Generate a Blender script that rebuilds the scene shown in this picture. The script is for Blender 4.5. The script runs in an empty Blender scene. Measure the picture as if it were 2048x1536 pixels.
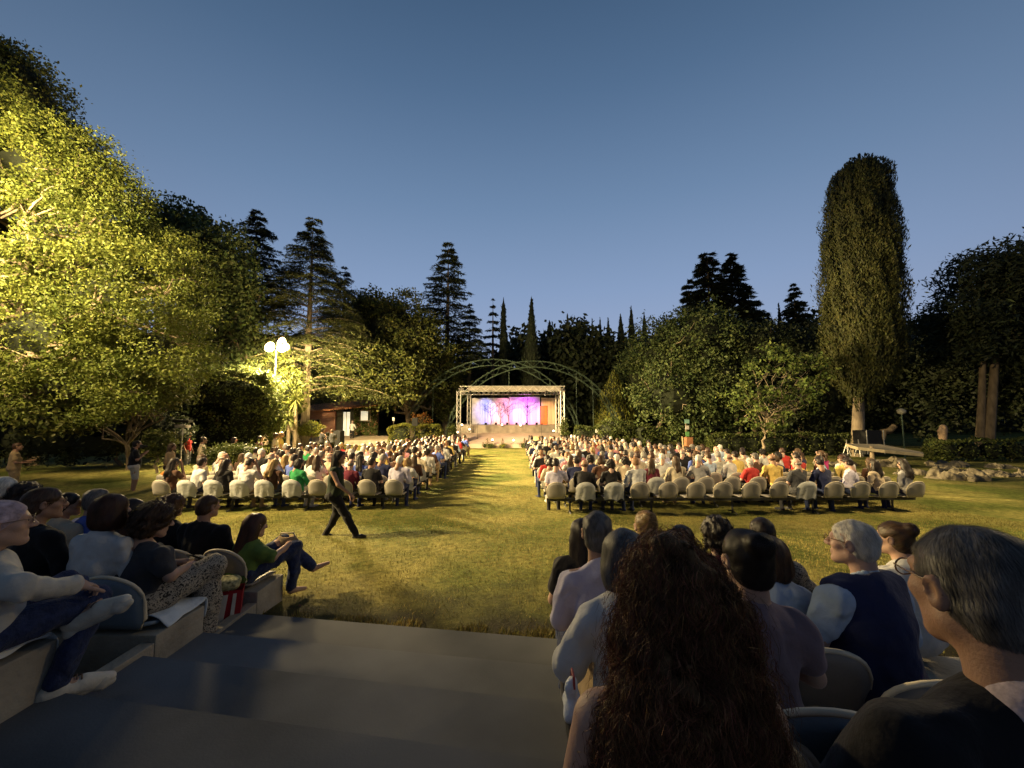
import bpy, bmesh, math, random
import numpy as np
from mathutils import Vector, Matrix
from mathutils.bvhtree import BVHTree

random.seed(11)
RNG = np.random.default_rng(11)
SC = bpy.context.scene
COL = SC.collection
R = math.radians

# ---------------------------------------------------------------- camera
F, CX, CY = 770.0, 1024.0, 768.0          # focal length and centre, in pixels of a 2048 x 1536 frame
CAMZ = 2.75
PITCH = math.atan(59.0 / F)
cd = bpy.data.cameras.new('camera')
cam = bpy.data.objects.new('camera', cd)
COL.objects.link(cam)
cam.location = (0, 0, CAMZ)
cam.rotation_euler = (math.pi / 2 + PITCH, 0, 0)
cd.sensor_width = 36.0
cd.lens = 36.0 * F / 2048.0
cd.clip_start, cd.clip_end = 0.05, 2000.0
SC.camera = cam

# ---------------------------------------------------------------- sky (clear dusk, sun already set behind the stage)
W = bpy.data.worlds.new('World')
SC.world = W
W.use_nodes = True
wt = W.node_tree
for n in list(wt.nodes):
    wt.nodes.remove(n)


def wn(t, **k):
    n = wt.nodes.new(t)
    for a, b in k.items():
        setattr(n, a, b)
    return n


wout = wn('ShaderNodeOutputWorld')
wbg = wn('ShaderNodeBackground')
wtc = wn('ShaderNodeTexCoord')
wsep = wn('ShaderNodeSeparateXYZ')
wt.links.new(wtc.outputs['Generated'], wsep.inputs[0])
wr = wn('ShaderNodeValToRGB')
wt.links.new(wsep.outputs['Z'], wr.inputs[0])


def s2l(c):
    return tuple((x / 12.92 if x <= 0.04045 else ((x + 0.055) / 1.055) ** 2.4) for x in c)


def rgb(r, g, b):
    return s2l((r / 255.0, g / 255.0, b / 255.0))


SKY = [(0.0, rgb(166, 164, 192)), (0.06, rgb(164, 169, 200)), (0.16, rgb(153, 170, 202)), (0.30, rgb(135, 158, 194)),
       (0.48, rgb(110, 137, 172)), (0.66, rgb(84, 112, 146)), (0.80, rgb(64, 91, 123)), (1.0, rgb(46, 70, 98))]
cr = wr.color_ramp
while len(cr.elements) < len(SKY):
    cr.elements.new(0.5)
for e, (p, c) in zip(cr.elements, SKY):
    e.position = p
    e.color = (*c, 1)
# the western sky over the stage is brighter than the sky to either side
wdot = wn('ShaderNodeVectorMath', operation='DOT_PRODUCT')
wt.links.new(wtc.outputs['Generated'], wdot.inputs[0])
wdot.inputs[1].default_value = (0.06, 0.985, 0.16)
wmr = wn('ShaderNodeMapRange')
wt.links.new(wdot.outputs['Value'], wmr.inputs[0])
wmr.interpolation_type = 'SMOOTHSTEP'
wmr.inputs[1].default_value, wmr.inputs[2].default_value = -0.1, 0.98
wmr.inputs[3].default_value, wmr.inputs[4].default_value = 0.40, 1.0
wmul = wn('ShaderNodeVectorMath', operation='SCALE')
wt.links.new(wr.outputs['Color'], wmul.inputs[0])
wt.links.new(wmr.outputs[0], wmul.inputs['Scale'])
wt.links.new(wmul.outputs[0], wbg.inputs['Color'])
wbg.inputs['Strength'].default_value = 1.0
wt.links.new(wbg.outputs[0], wout.inputs[0])

# ---------------------------------------------------------------- exposure, renderer
SC.view_settings.view_transform = 'Standard'
SC.view_settings.look = 'None'
SC.view_settings.exposure = 0.0
SC.view_settings.gamma = 1.0
SC.render.engine = 'CYCLES'
cy = SC.cycles
cy.use_denoising = True
try:
    cy.denoiser = 'OPENIMAGEDENOISE'
    cy.denoising_prefilter = 'ACCURATE'
except Exception:
    pass
cy.max_bounces = 4
cy.diffuse_bounces = 2
cy.glossy_bounces = 2
cy.transmission_bounces = 3
cy.transparent_max_bounces = 4
cy.sample_clamp_indirect = 3.0
cy.caustics_reflective = cy.caustics_refractive = False


# ---------------------------------------------------------------- projection helpers
def ray(u, v):
    x, z = (u - CX) / F, -(v - CY) / F
    c, s = math.cos(PITCH), math.sin(PITCH)
    return np.array([x, c - z * s, s + z * c])


def at(u, v, d):
    r = ray(u, v)
    return np.array([0, 0, CAMZ]) + r * (d / r[1])


GY = [-400, 0, 2.8, 3.3, 4.4, 5.5, 7.3, 9.6, 14, 20, 30, 34, 45, 400]
GZ = [0.3, 0.4, 0.62, 0.80, 0.72, 0.62, 0.5, 0.32, 0.22, 0.15, 0.05, 0.0, 0.0, 0.0]


def gz(x, y):
    z = float(np.interp(y, GY, GZ))
    if x < -9.5 and y > 9:                       # gentle bank by the trees on the lamp side
        z += 0.10 * min(6.0, -9.5 - x) * 0.5
    return z


def on_ground(u, v):
    r = ray(u, v)
    t = 1.0
    for _ in range(4000):
        p = np.array([0, 0, CAMZ]) + r * t
        if p[2] <= gz(p[0], p[1]):
            break
        t += 0.02
    return p


# the terrace stands eight degrees askew: a runs across it, b towards the stage
TA = np.array([0.990, -0.139])
TB = np.array([0.139, 0.990])


def terr(a, b, z=0.0):
    p = TA * a + TB * b
    return np.array([p[0], p[1], z])


# ---------------------------------------------------------------- object helpers
def tag(o, label=None, cat=None, group=None, kind=None):
    if label:
        o['label'] = label
    if cat:
        o['category'] = cat
    if group:
        o['group'] = group
    if kind or cat:
        o['kind'] = kind or 'thing'
    return o


def empty(name, loc=(0, 0, 0), rz=0.0, label=None, cat=None, group=None):
    o = bpy.data.objects.new(name, None)
    o.empty_display_size = 0.2
    COL.objects.link(o)
    o.location = tuple(float(c) for c in loc)
    o.rotation_euler = (0, 0, rz)
    return tag(o, label, cat, group)


def link(name, me, mats=None, parent=None, loc=None):
    o = bpy.data.objects.new(name, me)
    COL.objects.link(o)
    if mats is not None:
        for m in (mats if isinstance(mats, (list, tuple)) else [mats]):
            me.materials.append(m)
    if parent is not None:
        o.parent = parent
    if loc is not None:
        o.location = tuple(float(c) for c in loc)
    return o


def npmesh(name, V, faces, smooth=True, mat_idx=None):
    """V (n,3); faces (m,k) array or list of arrays of different k."""
    me = bpy.data.meshes.new(name)
    V = np.asarray(V, np.float32)
    fl = faces if isinstance(faces, list) else [faces]
    fl = [np.asarray(f, np.int32) for f in fl if len(f)]
    me.vertices.add(len(V))
    me.vertices.foreach_set('co', V.ravel())
    tot = sum(f.size for f in fl)
    npoly = sum(len(f) for f in fl)
    me.loops.add(tot)
    me.polygons.add(npoly)
    me.loops.foreach_set('vertex_index', np.concatenate([f.ravel() for f in fl]))
    st, acc = [], 0
    for f in fl:
        st.append(acc + np.arange(len(f), dtype=np.int32) * f.shape[1])
        acc += f.size
    me.polygons.foreach_set('loop_start', np.concatenate(st).astype(np.int32))
    me.polygons.foreach_set('use_smooth', np.full(npoly, smooth))
    if mat_idx is not None:
        me.polygons.foreach_set('material_index', np.asarray(mat_idx, np.int32))
    me.update(calc_edges=True)
    return me


class MB:
    """collects boxes, bars, tubes and sheets for ONE mesh"""

    def __init__(self):
        self.v, self.f = [], []

    def add(self, V, Fs):
        n = len(self.v)
        self.v.extend([tuple(map(float, p)) for p in V])
        self.f.extend([tuple(int(i) + n for i in f) for f in Fs])

    def box(self, c, s, rz=0.0, rx=0.0, ry=0.0):
        M = Matrix.Translation(Vector([float(q) for q in c])) @ Matrix.Rotation(rz, 4, 'Z') @ Matrix.Rotation(ry, 4, 'Y') @ Matrix.Rotation(rx, 4, 'X')
        P = [M @ Vector((x * s[0] / 2, y * s[1] / 2, z * s[2] / 2)) for z in (-1, 1) for y in (-1, 1) for x in (-1, 1)]
        self.add(P, [(0, 2, 3, 1), (4, 5, 7, 6), (0, 1, 5, 4), (2, 6, 7, 3), (0, 4, 6, 2), (1, 3, 7, 5)])

    def tube(self, pts, r, n=6, caps=True):
        pts = [Vector([float(c) for c in p]) for p in pts]
        rr = r if hasattr(r, '__len__') else [r] * len(pts)
        V, Fs = [], []
        up = Vector((0, 0, 1))
        for i, p in enumerate(pts):
            d = (pts[min(i + 1, len(pts) - 1)] - pts[max(i - 1, 0)])
            d = d.normalized() if d.length > 1e-9 else Vector((0, 0, 1))
            a = d.cross(up if abs(d.z) < 0.95 else Vector((1, 0, 0))).normalized()
            b = d.cross(a)
            for k in range(n):
                t = 2 * math.pi * k / n
                V.append(p + (a * math.cos(t) + b * math.sin(t)) * rr[i])
        for i in range(len(pts) - 1):
            for k in range(n):
                k2 = (k + 1) % n
                Fs.append((i * n + k, i * n + k2, (i + 1) * n + k2, (i + 1) * n + k))
        if caps:
            Fs.append(tuple(range(n - 1, -1, -1)))
            Fs.append(tuple((len(pts) - 1) * n + k for k in range(n)))
        self.add(V, Fs)

    def lathe(self, c, prof, n=16):
        c = Vector([float(q) for q in c])
        V, Fs = [], []
        for (r_, z) in prof:
            for k in range(n):
                t = 2 * math.pi * k / n
                V.append(c + Vector((r_ * math.cos(t), r_ * math.sin(t), z)))
        for i in range(len(prof) - 1):
            for k in range(n):
                k2 = (k + 1) % n
                Fs.append((i * n + k, i * n + k2, (i + 1) * n + k2, (i + 1) * n + k))
        Fs.append(tuple(range(n - 1, -1, -1)))
        Fs.append(tuple((len(prof) - 1) * n + k for k in range(n)))
        self.add(V, Fs)

    def build(self, name, m, parent=None, bevel=0.0, smooth=False, loc=None):
        me = bpy.data.meshes.new(name)
        me.from_pydata(self.v, [], self.f)
        me.update()
        if smooth:
            me.polygons.foreach_set('use_smooth', [True] * len(me.polygons))
        if bevel > 0:
            bm = bmesh.new()
            bm.from_mesh(me)
            bmesh.ops.bevel(bm, geom=list(bm.edges), offset=bevel, segments=2, affect='EDGES', profile=0.7)
            bm.to_mesh(me)
            bm.free()
        return link(name, me, m, parent, loc)


def copy_tree(o, parent=None):
    c = o.copy()
    COL.objects.link(c)
    c.parent = parent
    for ch in list(o.children):
        copy_tree(ch, c)
    return c


# ---------------------------------------------------------------- materials
MATS = {}


def mat(name, col, rough=0.75, var=0.15, scale=6.0, bump=0.0, bscale=40.0, metal=0.0, sss=0.0, island=0.0, spec=0.3, detail=4.0,
        trans=0.0, col2=None, coords='Object', stretch=None, sheen=0.0, folds=0.0):
    if name in MATS:
        return MATS[name]
    m = bpy.data.materials.new(name)
    m.use_nodes = True
    t = m.node_tree
    bs = t.nodes['Principled BSDF']
    N, L = t.nodes.new, t.links.new
    bs.inputs['Roughness'].default_value = rough
    bs.inputs['Metallic'].default_value = metal
    bs.inputs['Specular IOR Level'].default_value = spec
    if sss:
        bs.inputs['Subsurface Weight'].default_value = sss
        bs.inputs['Subsurface Radius'].default_value = (0.02, 0.008, 0.004)
    if sheen:
        bs.inputs['Sheen Weight'].default_value = sheen
    tc = N('ShaderNodeTexCoord')
    src = tc.outputs[coords]
    if stretch:
        mp = N('ShaderNodeMapping')
        mp.inputs['Scale'].default_value = stretch
        L(src, mp.inputs[0])
        src = mp.outputs[0]
    c1 = tuple(max(0.0, c * (1 - var)) for c in col)
    c2 = col2 or tuple(min(1.0, c * (1 + var)) for c in col)
    nz = N('ShaderNodeTexNoise')
    nz.inputs['Scale'].default_value = scale
    nz.inputs['Detail'].default_value = detail
    L(src, nz.inputs['Vector'])
    rp = N('ShaderNodeValToRGB')
    rp.color_ramp.elements[0].position, rp.color_ramp.elements[1].position = 0.32, 0.68
    rp.color_ramp.elements[0].color, rp.color_ramp.elements[1].color = (*c1, 1), (*c2, 1)
    L(nz.outputs['Fac'], rp.inputs[0])
    out = rp.outputs['Color']
    if island:
        gi = N('ShaderNodeNewGeometry')
        hs = N('ShaderNodeHueSaturation')
        mr = N('ShaderNodeMapRange')
        mr.inputs[3].default_value, mr.inputs[4].default_value = 1 - island, 1 + island
        L(gi.outputs['Random Per Island'], mr.inputs[0])
        L(mr.outputs[0], hs.inputs['Value'])
        mr2 = N('ShaderNodeMapRange')
        mr2.inputs[3].default_value, mr2.inputs[4].default_value = 0.5 - island * 0.06, 0.5 + island * 0.06
        wh = N('ShaderNodeTexWhiteNoise')
        wh.noise_dimensions = '1D'
        L(gi.outputs['Random Per Island'], wh.inputs['W'])
        L(wh.outputs['Value'], mr2.inputs[0])
        L(mr2.outputs[0], hs.inputs['Hue'])
        L(out, hs.inputs['Color'])
        out = hs.outputs['Color']
    L(out, bs.inputs['Base Color'])
    if bump:
        nb = N('ShaderNodeTexNoise')
        nb.inputs['Scale'].default_value = bscale
        nb.inputs['Detail'].default_value = 5.0
        L(src, nb.inputs['Vector'])
        bp = N('ShaderNodeBump')
        bp.inputs['Strength'].default_value = bump
        bp.inputs['Distance'].default_value = 0.02
        L(nb.outputs['Fac'], bp.inputs['Height'])
        L(bp.outputs[0], bs.inputs['Normal'])
    if folds:
        nf = N('ShaderNodeTexNoise')
        nf.noise_type = 'RIDGED_MULTIFRACTAL'
        nf.inputs['Scale'].default_value = 6.5
        nf.inputs['Detail'].default_value = 2.5
        nf.inputs['Distortion'].default_value = .9
        L(src, nf.inputs['Vector'])
        bf = N('ShaderNodeBump')
        bf.inputs['Strength'].default_value = folds
        bf.inputs['Distance'].default_value = .034
        L(nf.outputs['Fac'], bf.inputs['Height'])
        if bump:
            L(bp.outputs[0], bf.inputs['Normal'])
        L(bf.outputs[0], bs.inputs['Normal'])
    if trans:
        tr = N('ShaderNodeBsdfTranslucent')
        L(out, tr.inputs['Color'])
        mx = N('ShaderNodeMixShader')
        mx.inputs[0].default_value = trans
        L(bs.outputs[0], mx.inputs[1])
        L(tr.outputs[0], mx.inputs[2])
        L(mx.outputs[0], t.nodes['Material Output'].inputs[0])
    MATS[name] = m
    return m


def emit(name, col, strength):
    if name in MATS:
        return MATS[name]
    m = bpy.data.materials.new(name)
    m.use_nodes = True
    bs = m.node_tree.nodes['Principled BSDF']
    bs.inputs['Base Color'].default_value = (0.8, 0.8, 0.8, 1)
    bs.inputs['Emission Color'].default_value = (*col, 1)
    bs.inputs['Emission Strength'].default_value = strength
    MATS[name] = m
    return m
# ---------------------------------------------------------------- implicit surfaces: bodies, heads, hair and cloth grow as one skin
def surface_nets(Fd, org, h):
    nx, ny, nz = Fd.shape
    S = Fd < 0
    cx, cy_, cz = nx - 1, ny - 1, nz - 1
    acc = np.zeros((cx, cy_, cz, 3), np.float32)
    cnt = np.zeros((cx, cy_, cz), np.float32)
    corner = lambda a, i, j, k: a[i:i + cx, j:j + cy_, k:k + cz]
    for ax in range(3):
        for o1 in (0, 1):
            for o2 in (0, 1):
                a = [0, 0, 0]
                others = [q for q in range(3) if q != ax]
                a[others[0]], a[others[1]] = o1, o2
                b = list(a)
                b[ax] = 1
                fa, fb = corner(Fd, *a), corner(Fd, *b)
                cr_ = corner(S, *a) != corner(S, *b)
                if not cr_.any():
                    continue
                t = np.where(cr_, fa / np.where(np.abs(fa - fb) < 1e-9, 1e-9, fa - fb), 0)
                for q in range(3):
                    acc[..., q] += np.where(cr_, (a[q] if q != ax else t), 0)
                cnt += cr_
    act = cnt > 0
    idx = np.full(act.shape, -1, np.int64)
    ii = np.argwhere(act)
    idx[act] = np.arange(len(ii))
    V = (ii + acc[act] / cnt[act][:, None]) * h + np.asarray(org)
    quads = []
    for ax in range(3):
        u, w = [(1, 2), (2, 0), (0, 1)][ax]
        sl0 = [slice(None)] * 3
        sl1 = [slice(None)] * 3
        sl0[ax], sl1[ax] = slice(0, -1), slice(1, None)
        s0, s1 = S[tuple(sl0)], S[tuple(sl1)]
        e = np.argwhere(s0 != s1)
        if not len(e):
            continue
        lim = [cx, cy_, cz]
        ok = (e[:, u] > 0) & (e[:, w] > 0) & (e[:, u] < lim[u]) & (e[:, w] < lim[w])
        e = e[ok]
        d0 = s0[tuple(e.T)]
        q = []
        for du, dw in ((-1, -1), (0, -1), (0, 0), (-1, 0)):
            g = e.copy()
            g[:, u] += du
            g[:, w] += dw
            q.append(idx[tuple(g.T)])
        q = np.stack(q, 1)
        q[~d0] = q[~d0][:, ::-1]
        quads.append(q)
    Q = np.concatenate(quads) if quads else np.zeros((0, 4), int)
    return V.astype(np.float32), Q[(Q >= 0).all(1)]


def cone(a, b, ra, rb=None, k=None):
    return ('cone', np.array(a, float), np.array(b, float), ra, ra if rb is None else rb, k)


def ell(c, r, rot=None, k=None):
    return ('ell', np.array(c, float), np.array(r, float), rot, k)


def sub(p, k=0.008):
    return ('sub', p, k)


def prim_bounds(p):
    if p[0] == 'cone':
        m = max(p[3], p[4])
        return np.minimum(p[1], p[2]) - m, np.maximum(p[1], p[2]) + m
    m = p[2] if p[3] is None else np.full(3, p[2].max())
    return p[1] - m, p[1] + m


def prim_eval(p, X, Y, Z):
    if p[0] == 'cone':
        a, b, ra, rb = p[1], p[2], p[3], p[4]
        ba = b - a
        L2 = float(ba @ ba) + 1e-12
        px, py, pz = X - a[0], Y - a[1], Z - a[2]
        t = np.clip((px * ba[0] + py * ba[1] + pz * ba[2]) / L2, 0, 1)
        return np.sqrt((px - t * ba[0]) ** 2 + (py - t * ba[1]) ** 2 + (pz - t * ba[2]) ** 2) - (ra + (rb - ra) * t)
    c, r = p[1], p[2]
    px, py, pz = X - c[0], Y - c[1], Z - c[2]
    if p[3] is not None:
        Mr = np.asarray(p[3]).T
        px, py, pz = (Mr[0, 0] * px + Mr[0, 1] * py + Mr[0, 2] * pz, Mr[1, 0] * px + Mr[1, 1] * py + Mr[1, 2] * pz,
                      Mr[2, 0] * px + Mr[2, 1] * py + Mr[2, 2] * pz)
    k0 = np.sqrt((px / r[0]) ** 2 + (py / r[1]) ** 2 + (pz / r[2]) ** 2)
    k1 = np.sqrt((px / r[0] ** 2) ** 2 + (py / r[1] ** 2) ** 2 + (pz / r[2] ** 2) ** 2) + 1e-9
    return k0 * (k0 - 1) / k1


def sdf_mesh(prims, h, k=0.03, noise=None, pad=0.03):
    lo = np.full(3, 1e9)
    hi = -lo
    for p in prims:
        if p[0] != 'sub':
            a, b = prim_bounds(p)
            lo, hi = np.minimum(lo, a), np.maximum(hi, b)
    lo, hi = lo - pad, hi + pad
    n = np.ceil((hi - lo) / h).astype(int) + 1
    ax = [lo[i] + np.arange(n[i]) * h for i in range(3)]
    Fd = np.full(n, 0.5, np.float32)
    for p in prims:
        q, is_sub = (p[1], True) if p[0] == 'sub' else (p, False)
        kk = p[2] if is_sub else (p[-1] if p[-1] is not None else k)
        a, b = prim_bounds(q)
        mg = kk + 3 * h
        i0 = np.clip(np.floor((a - mg - lo) / h).astype(int), 0, n - 1)
        i1 = np.clip(np.ceil((b + mg - lo) / h).astype(int) + 1, 1, n)
        sl = tuple(slice(i0[i], i1[i]) for i in range(3))
        X, Y, Z = np.meshgrid(ax[0][sl[0]], ax[1][sl[1]], ax[2][sl[2]], indexing='ij')
        d = prim_eval(q, X, Y, Z).astype(np.float32)
        f = Fd[sl]
        if is_sub:
            d = -d
            hh = np.clip(0.5 - 0.5 * (d - f) / -kk, 0, 1) if False else np.clip(0.5 + 0.5 * (d - f) / kk, 0, 1)
            Fd[sl] = f * (1 - hh) + d * hh + kk * hh * (1 - hh)
        else:
            hh = np.clip(0.5 + 0.5 * (d - f) / kk, 0, 1)
            Fd[sl] = d * (1 - hh) + f * hh - kk * hh * (1 - hh)
    if noise is not None:
        X, Y, Z = np.meshgrid(*ax, indexing='ij')
        Fd = Fd + noise(X, Y, Z).astype(np.float32)
    return surface_nets(Fd, lo, h)


def lumps(amp, freq, seed, octaves=2, stretch=(1, 1, 1)):
    rs = np.random.default_rng(seed)
    terms = []
    for o in range(octaves):
        for _ in range(5):
            d = rs.normal(size=3)
            d = d / np.linalg.norm(d) * freq * (1.9 ** o) * np.array(stretch)
            terms.append((d, rs.uniform(0, 6.28), amp / (1.6 ** o) / 2.2))

    def f(X, Y, Z):
        s = 0
        for d, ph, a in terms:
            s = s + a * np.sin(X * d[0] + Y * d[1] + Z * d[2] + ph)
        return s
    return f


def rotz(a):
    c, s = math.cos(a), math.sin(a)
    return np.array([[c, -s, 0], [s, c, 0], [0, 0, 1]])


def rotx(a):
    c, s = math.cos(a), math.sin(a)
    return np.array([[1, 0, 0], [0, c, -s], [0, s, c]])


def roty(a):
    c, s = math.cos(a), math.sin(a)
    return np.array([[c, 0, s], [0, 1, 0], [-s, 0, c]])


# ---- head, local frame: centre at eye level, face towards +Y, z up
def head_prims(detail=True, jaw=1.0):
    P = [ell((0, -.014, .030), (.076, .096, .084)), ell((0, .030, -.035), (.060 * jaw, .060, .082), k=.03),
         cone((.046 * jaw, .0, -.060), (.012, .066, -.100), .024, .022, .025), cone((-.046 * jaw, .0, -.060), (-.012, .066, -.100), .024, .022, .025),
         cone((0, -.035, -.07), (0, -.05, -.20), .057 * jaw, .060 * jaw, .03)]
    P += [cone((0, .088, .012), (0, .112, -.027), .009, .0135, .012)]
    if detail:
        P += [ell((.043, .056, -.020), (.022, .022, .020), k=.02), ell((-.043, .056, -.020), (.022, .022, .020), k=.02),
              cone((-.036, .076, .024), (.036, .076, .024), .012, None, .015), ell((0, .074, -.106), (.020, .018, .016), k=.015),
              ell((.013, .098, -.031), (.010, .012, .009), k=.008), ell((-.013, .098, -.031), (.010, .012, .009), k=.008),
              cone((-.020, .083, -.058), (.020, .083, -.058), .0085, None, .008), cone((-.017, .083, -.071), (.017, .083, -.071), .009, None, .008),
              sub(ell((.032, .098, .004), (.019, .016, .011)), .012), sub(ell((-.032, .098, .004), (.019, .016, .011)), .012),
              sub(cone((-.022, .096, -.0645), (.022, .096, -.0645), .003), .004),
              ell((.032, .076, .004), (.013, .013, .012), k=.004), ell((-.032, .076, .004), (.013, .013, .012), k=.004)]
        for s in (1, -1):
            M = rotz(-s * .45) @ rotx(-.18)
            P += [ell((s * .083, -.012, -.006), (.0085, .021, .033), M, .006), sub(ell((s * .093, -.006, -.004), (.008, .011, .018), M), .006)]
    else:
        for s in (1, -1):
            P += [ell((s * .081, -.010, -.004), (.012, .020, .030), k=.01)]
    return P


_HEADS = {}


def head_mesh(detail, h, jaw=1.0):
    key = (detail, h, jaw)
    if key not in _HEADS:
        _HEADS[key] = sdf_mesh(head_prims(detail, jaw), h, .02)
    return _HEADS[key]


# ---- hair masses in the head frame
def hair_prims(kind):
    face = sub(ell((0, .085, -.055), (.070, .065, .105)), .012)
    low = sub(ell((0, .03, -.150), (.15, .13, .085)), .02)
    cap = [ell((0, -.018, .034), (.083, .103, .089))]
    back = ell((0, -.045, -.035), (.074, .070, .070), k=.03)
    ears = [sub(ell((s * .088, .004, -.020), (.022, .032, .044)), .01) for s in (1, -1)]
    if kind == 'short':
        return cap + [back, face, low] + ears
    if kind == 'cropped':
        return [ell((0, -.017, .032), (.0795, .100, .0865)), ell((0, -.043, -.03), (.071, .068, .062), k=.03), face, low] + ears
    if kind == 'fringe':       # bald crown with hair round the back and sides
        return [ell((0, -.030, -.012), (.081, .092, .052)), sub(ell((0, .05, .02), (.12, .075, .12)), .012), low] + ears
    if kind == 'bob':
        return [ell((0, -.020, .030), (.094, .112, .097)), ell((0, -.045, -.060), (.104, .082, .085), k=.04), ell((.075, -.005, -.065), (.030, .060, .075), k=.03),
                ell((-.075, -.005, -.065), (.030, .060, .075), k=.03), face, sub(ell((0, .03, -.22), (.2, .2, .075)), .015)]
    if kind == 'long':
        return [ell((0, -.020, .030), (.090, .110, .095)), cone((0, -.055, -.03), (0, -.085, -.27), .082, .078, .04), cone((.055, -.045, -.06), (.085, -.070, -.34), .050, .040, .04),
                cone((-.055, -.045, -.06), (-.085, -.070, -.34), .050, .040, .04), cone((0, -.085, -.25), (0, -.105, -.40), .070, .030, .04), face]
    if kind == 'tail':
        return cap + [back, face, low, cone((0, -.115, .035), (0, -.155, -.03), .030, .034, .02), cone((0, -.155, -.03), (0, -.125, -.22), .034, .014, .02)]
    if kind == 'bun':
        return cap + [back, face, low] + ears + [ell((0, -.095, .085), (.050, .048, .048), k=.012)]
    if kind == 'curly':
        return [ell((0, -.022, .030), (.100, .118, .106)), ell((0, -.050, -.045), (.092, .078, .078), k=.04), face, sub(ell((0, .03, -.20), (.2, .2, .08)), .015)]
    if kind == 'scarf':
        return [ell((0, -.020, .032), (.084, .104, .090)), ell((0, -.050, -.030), (.075, .070, .066), k=.03), face, sub(ell((0, .04, -.150), (.15, .13, .085)), .02),
                ell((0, -.125, -.03), (.030, .030, .026), k=.01), cone((.01, -.13, -.04), (.03, -.15, -.14), .022, .010, .01)]
    if kind == 'cap':
        return [ell((0, -.016, .040), (.085, .104, .088)), sub(ell((0, .0, -.115), (.15, .16, .125)), .01), ell((0, .115, .032), (.062, .062, .009), k=.008)]
    return cap


def hair_mesh(kind, h, seed=0, rough=1.0):
    amp = {'curly': .010, 'bob': .004, 'long': .005, 'scarf': .003, 'cap': .0}.get(kind, .0035)
    amp *= rough if kind != 'curly' else 1.0
    fr = {'curly': 95, 'long': 60}.get(kind, 80)
    return sdf_mesh(hair_prims(kind), h, .02, lumps(amp, fr, seed, 2, (1, 1, .35) if kind in ('long', 'bob', 'tail') else (1, 1, 1)) if amp else None)


def strands(V, Q, n, length, width, seed, flow=(0, -.25, -1.0), lift=.004, curl=0.0, steps=9, jitter=.22):
    """thin ribbons of hair combed over a hair mass"""
    rs = np.random.default_rng(seed)
    bv = BVHTree.FromPolygons([Vector(p) for p in V.tolist()], Q.tolist())
    fl = Vector(flow).normalized()
    pts, quads = [], []
    tri = rs.integers(0, len(Q), n)
    for t in tri:
        p = Vector(V[Q[t]].mean(0).tolist())
        L = length * rs.uniform(.5, 1.15)
        ph, w = rs.uniform(0, 6.28), width * rs.uniform(.6, 1.4)
        lf = lift * rs.uniform(.1, 1.0)
        jit = Vector(rs.normal(0, jitter, 3).tolist())
        base = len(pts)
        st = L / steps
        for i in range(steps + 1):
            loc, nrm, _, _ = bv.find_nearest(p)
            if loc is None:
                break
            d = fl + jit
            if abs(nrm.z) > .8:
                d = d + Vector((loc.x * 6, loc.y * 6, 0))
            d = d - nrm * d.dot(nrm)
            if d.length < 1e-5:
                d = nrm.orthogonal()
            d.normalize()
            side = d.cross(nrm).normalized()
            q = loc + nrm * (lf * (.4 + i / steps))
            if curl:
                a = ph + i * 1.35
                q = q + side * (math.cos(a) * curl) + nrm * (math.sin(a) * curl + curl * .6)
            ww = w * (1 - .75 * (i / steps) ** 2) * .5
            pts.append(q - side * ww)
            pts.append(q + side * ww)
            if i:
                b = base + 2 * i
                quads.append((b - 2, b - 1, b + 1, b))
            p = loc + d * st
    return np.array([tuple(p) for p in pts], np.float32), np.array(quads, np.int32)


# ---- hand, local frame: wrist at origin, fingers towards +Y, palm facing -Z, thumb on +X (s = 1)
def hand_prims(s=1, curl=.6, spread=1.0):
    P = [ell((0, .048, 0), (.040, .050, .014)), cone((0, -.01, 0), (0, .03, 0), .026, .026, .02), ell((s * .024, .030, -.008), (.018, .028, .014), k=.015)]
    for x, L, r0 in ((.030, .070, .0092), (.010, .080, .0095), (-.010, .074, .0090), (-.029, .056, .0080)):
        p = np.array([s * x, .088 - abs(x - .005) * .25, .0])
        a, dirx = 0.15 * curl, s * x * 1.1 * spread
        segs = (.42, .33, .25)
        for j, f in enumerate(segs):
            a += curl * (.55, .75, .45)[j]
            d = np.array([dirx * math.cos(a), math.cos(a), -math.sin(a)])
            d = d / np.linalg.norm(d)
            q = p + d * L * f
            P.append(cone(p, q, r0 * (1 - .08 * j), r0 * (1 - .08 * (j + 1)), .0025))
            p = q
    p = np.array([s * .034, .030, -.008])
    for j, L in enumerate((.036, .030, .024)):
        a = .2 + curl * .35 * j
        d = np.array([s * (.75 - .25 * j), .65 + .1 * j, -.35 * a])
        d = d / np.linalg.norm(d)
        q = p + d * L
        P.append(cone(p, q, .0115 - .001 * j, .0105 - .001 * j, .004))
        p = q
    return P


def frame_to(d, up):
    """3x3 whose Y column is d, Z column close to up"""
    y = np.asarray(d, float)
    y = y / np.linalg.norm(y)
    z = np.asarray(up, float)
    z = z - y * (z @ y)
    z = z / (np.linalg.norm(z) + 1e-9)
    x = np.cross(y, z)
    return np.stack([x, y, z], 1)
# ---------------------------------------------------------------- people
SKIN = [mat('skin_fair', (.42, .26, .185), .55, .10, 14, .12, 160, sss=.08), mat('skin_tan', (.33, .19, .125), .55, .10, 14, .12, 160, sss=.08),
        mat('skin_pink', (.42, .265, .205), .55, .12, 14, .12, 160, sss=.08)]


def hairm(name, c, v=.35):
    return mat('hair_' + name, c, .5, v, 30, .08, 130, spec=.35, stretch=(1, 1, .25), island=.35)


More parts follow.
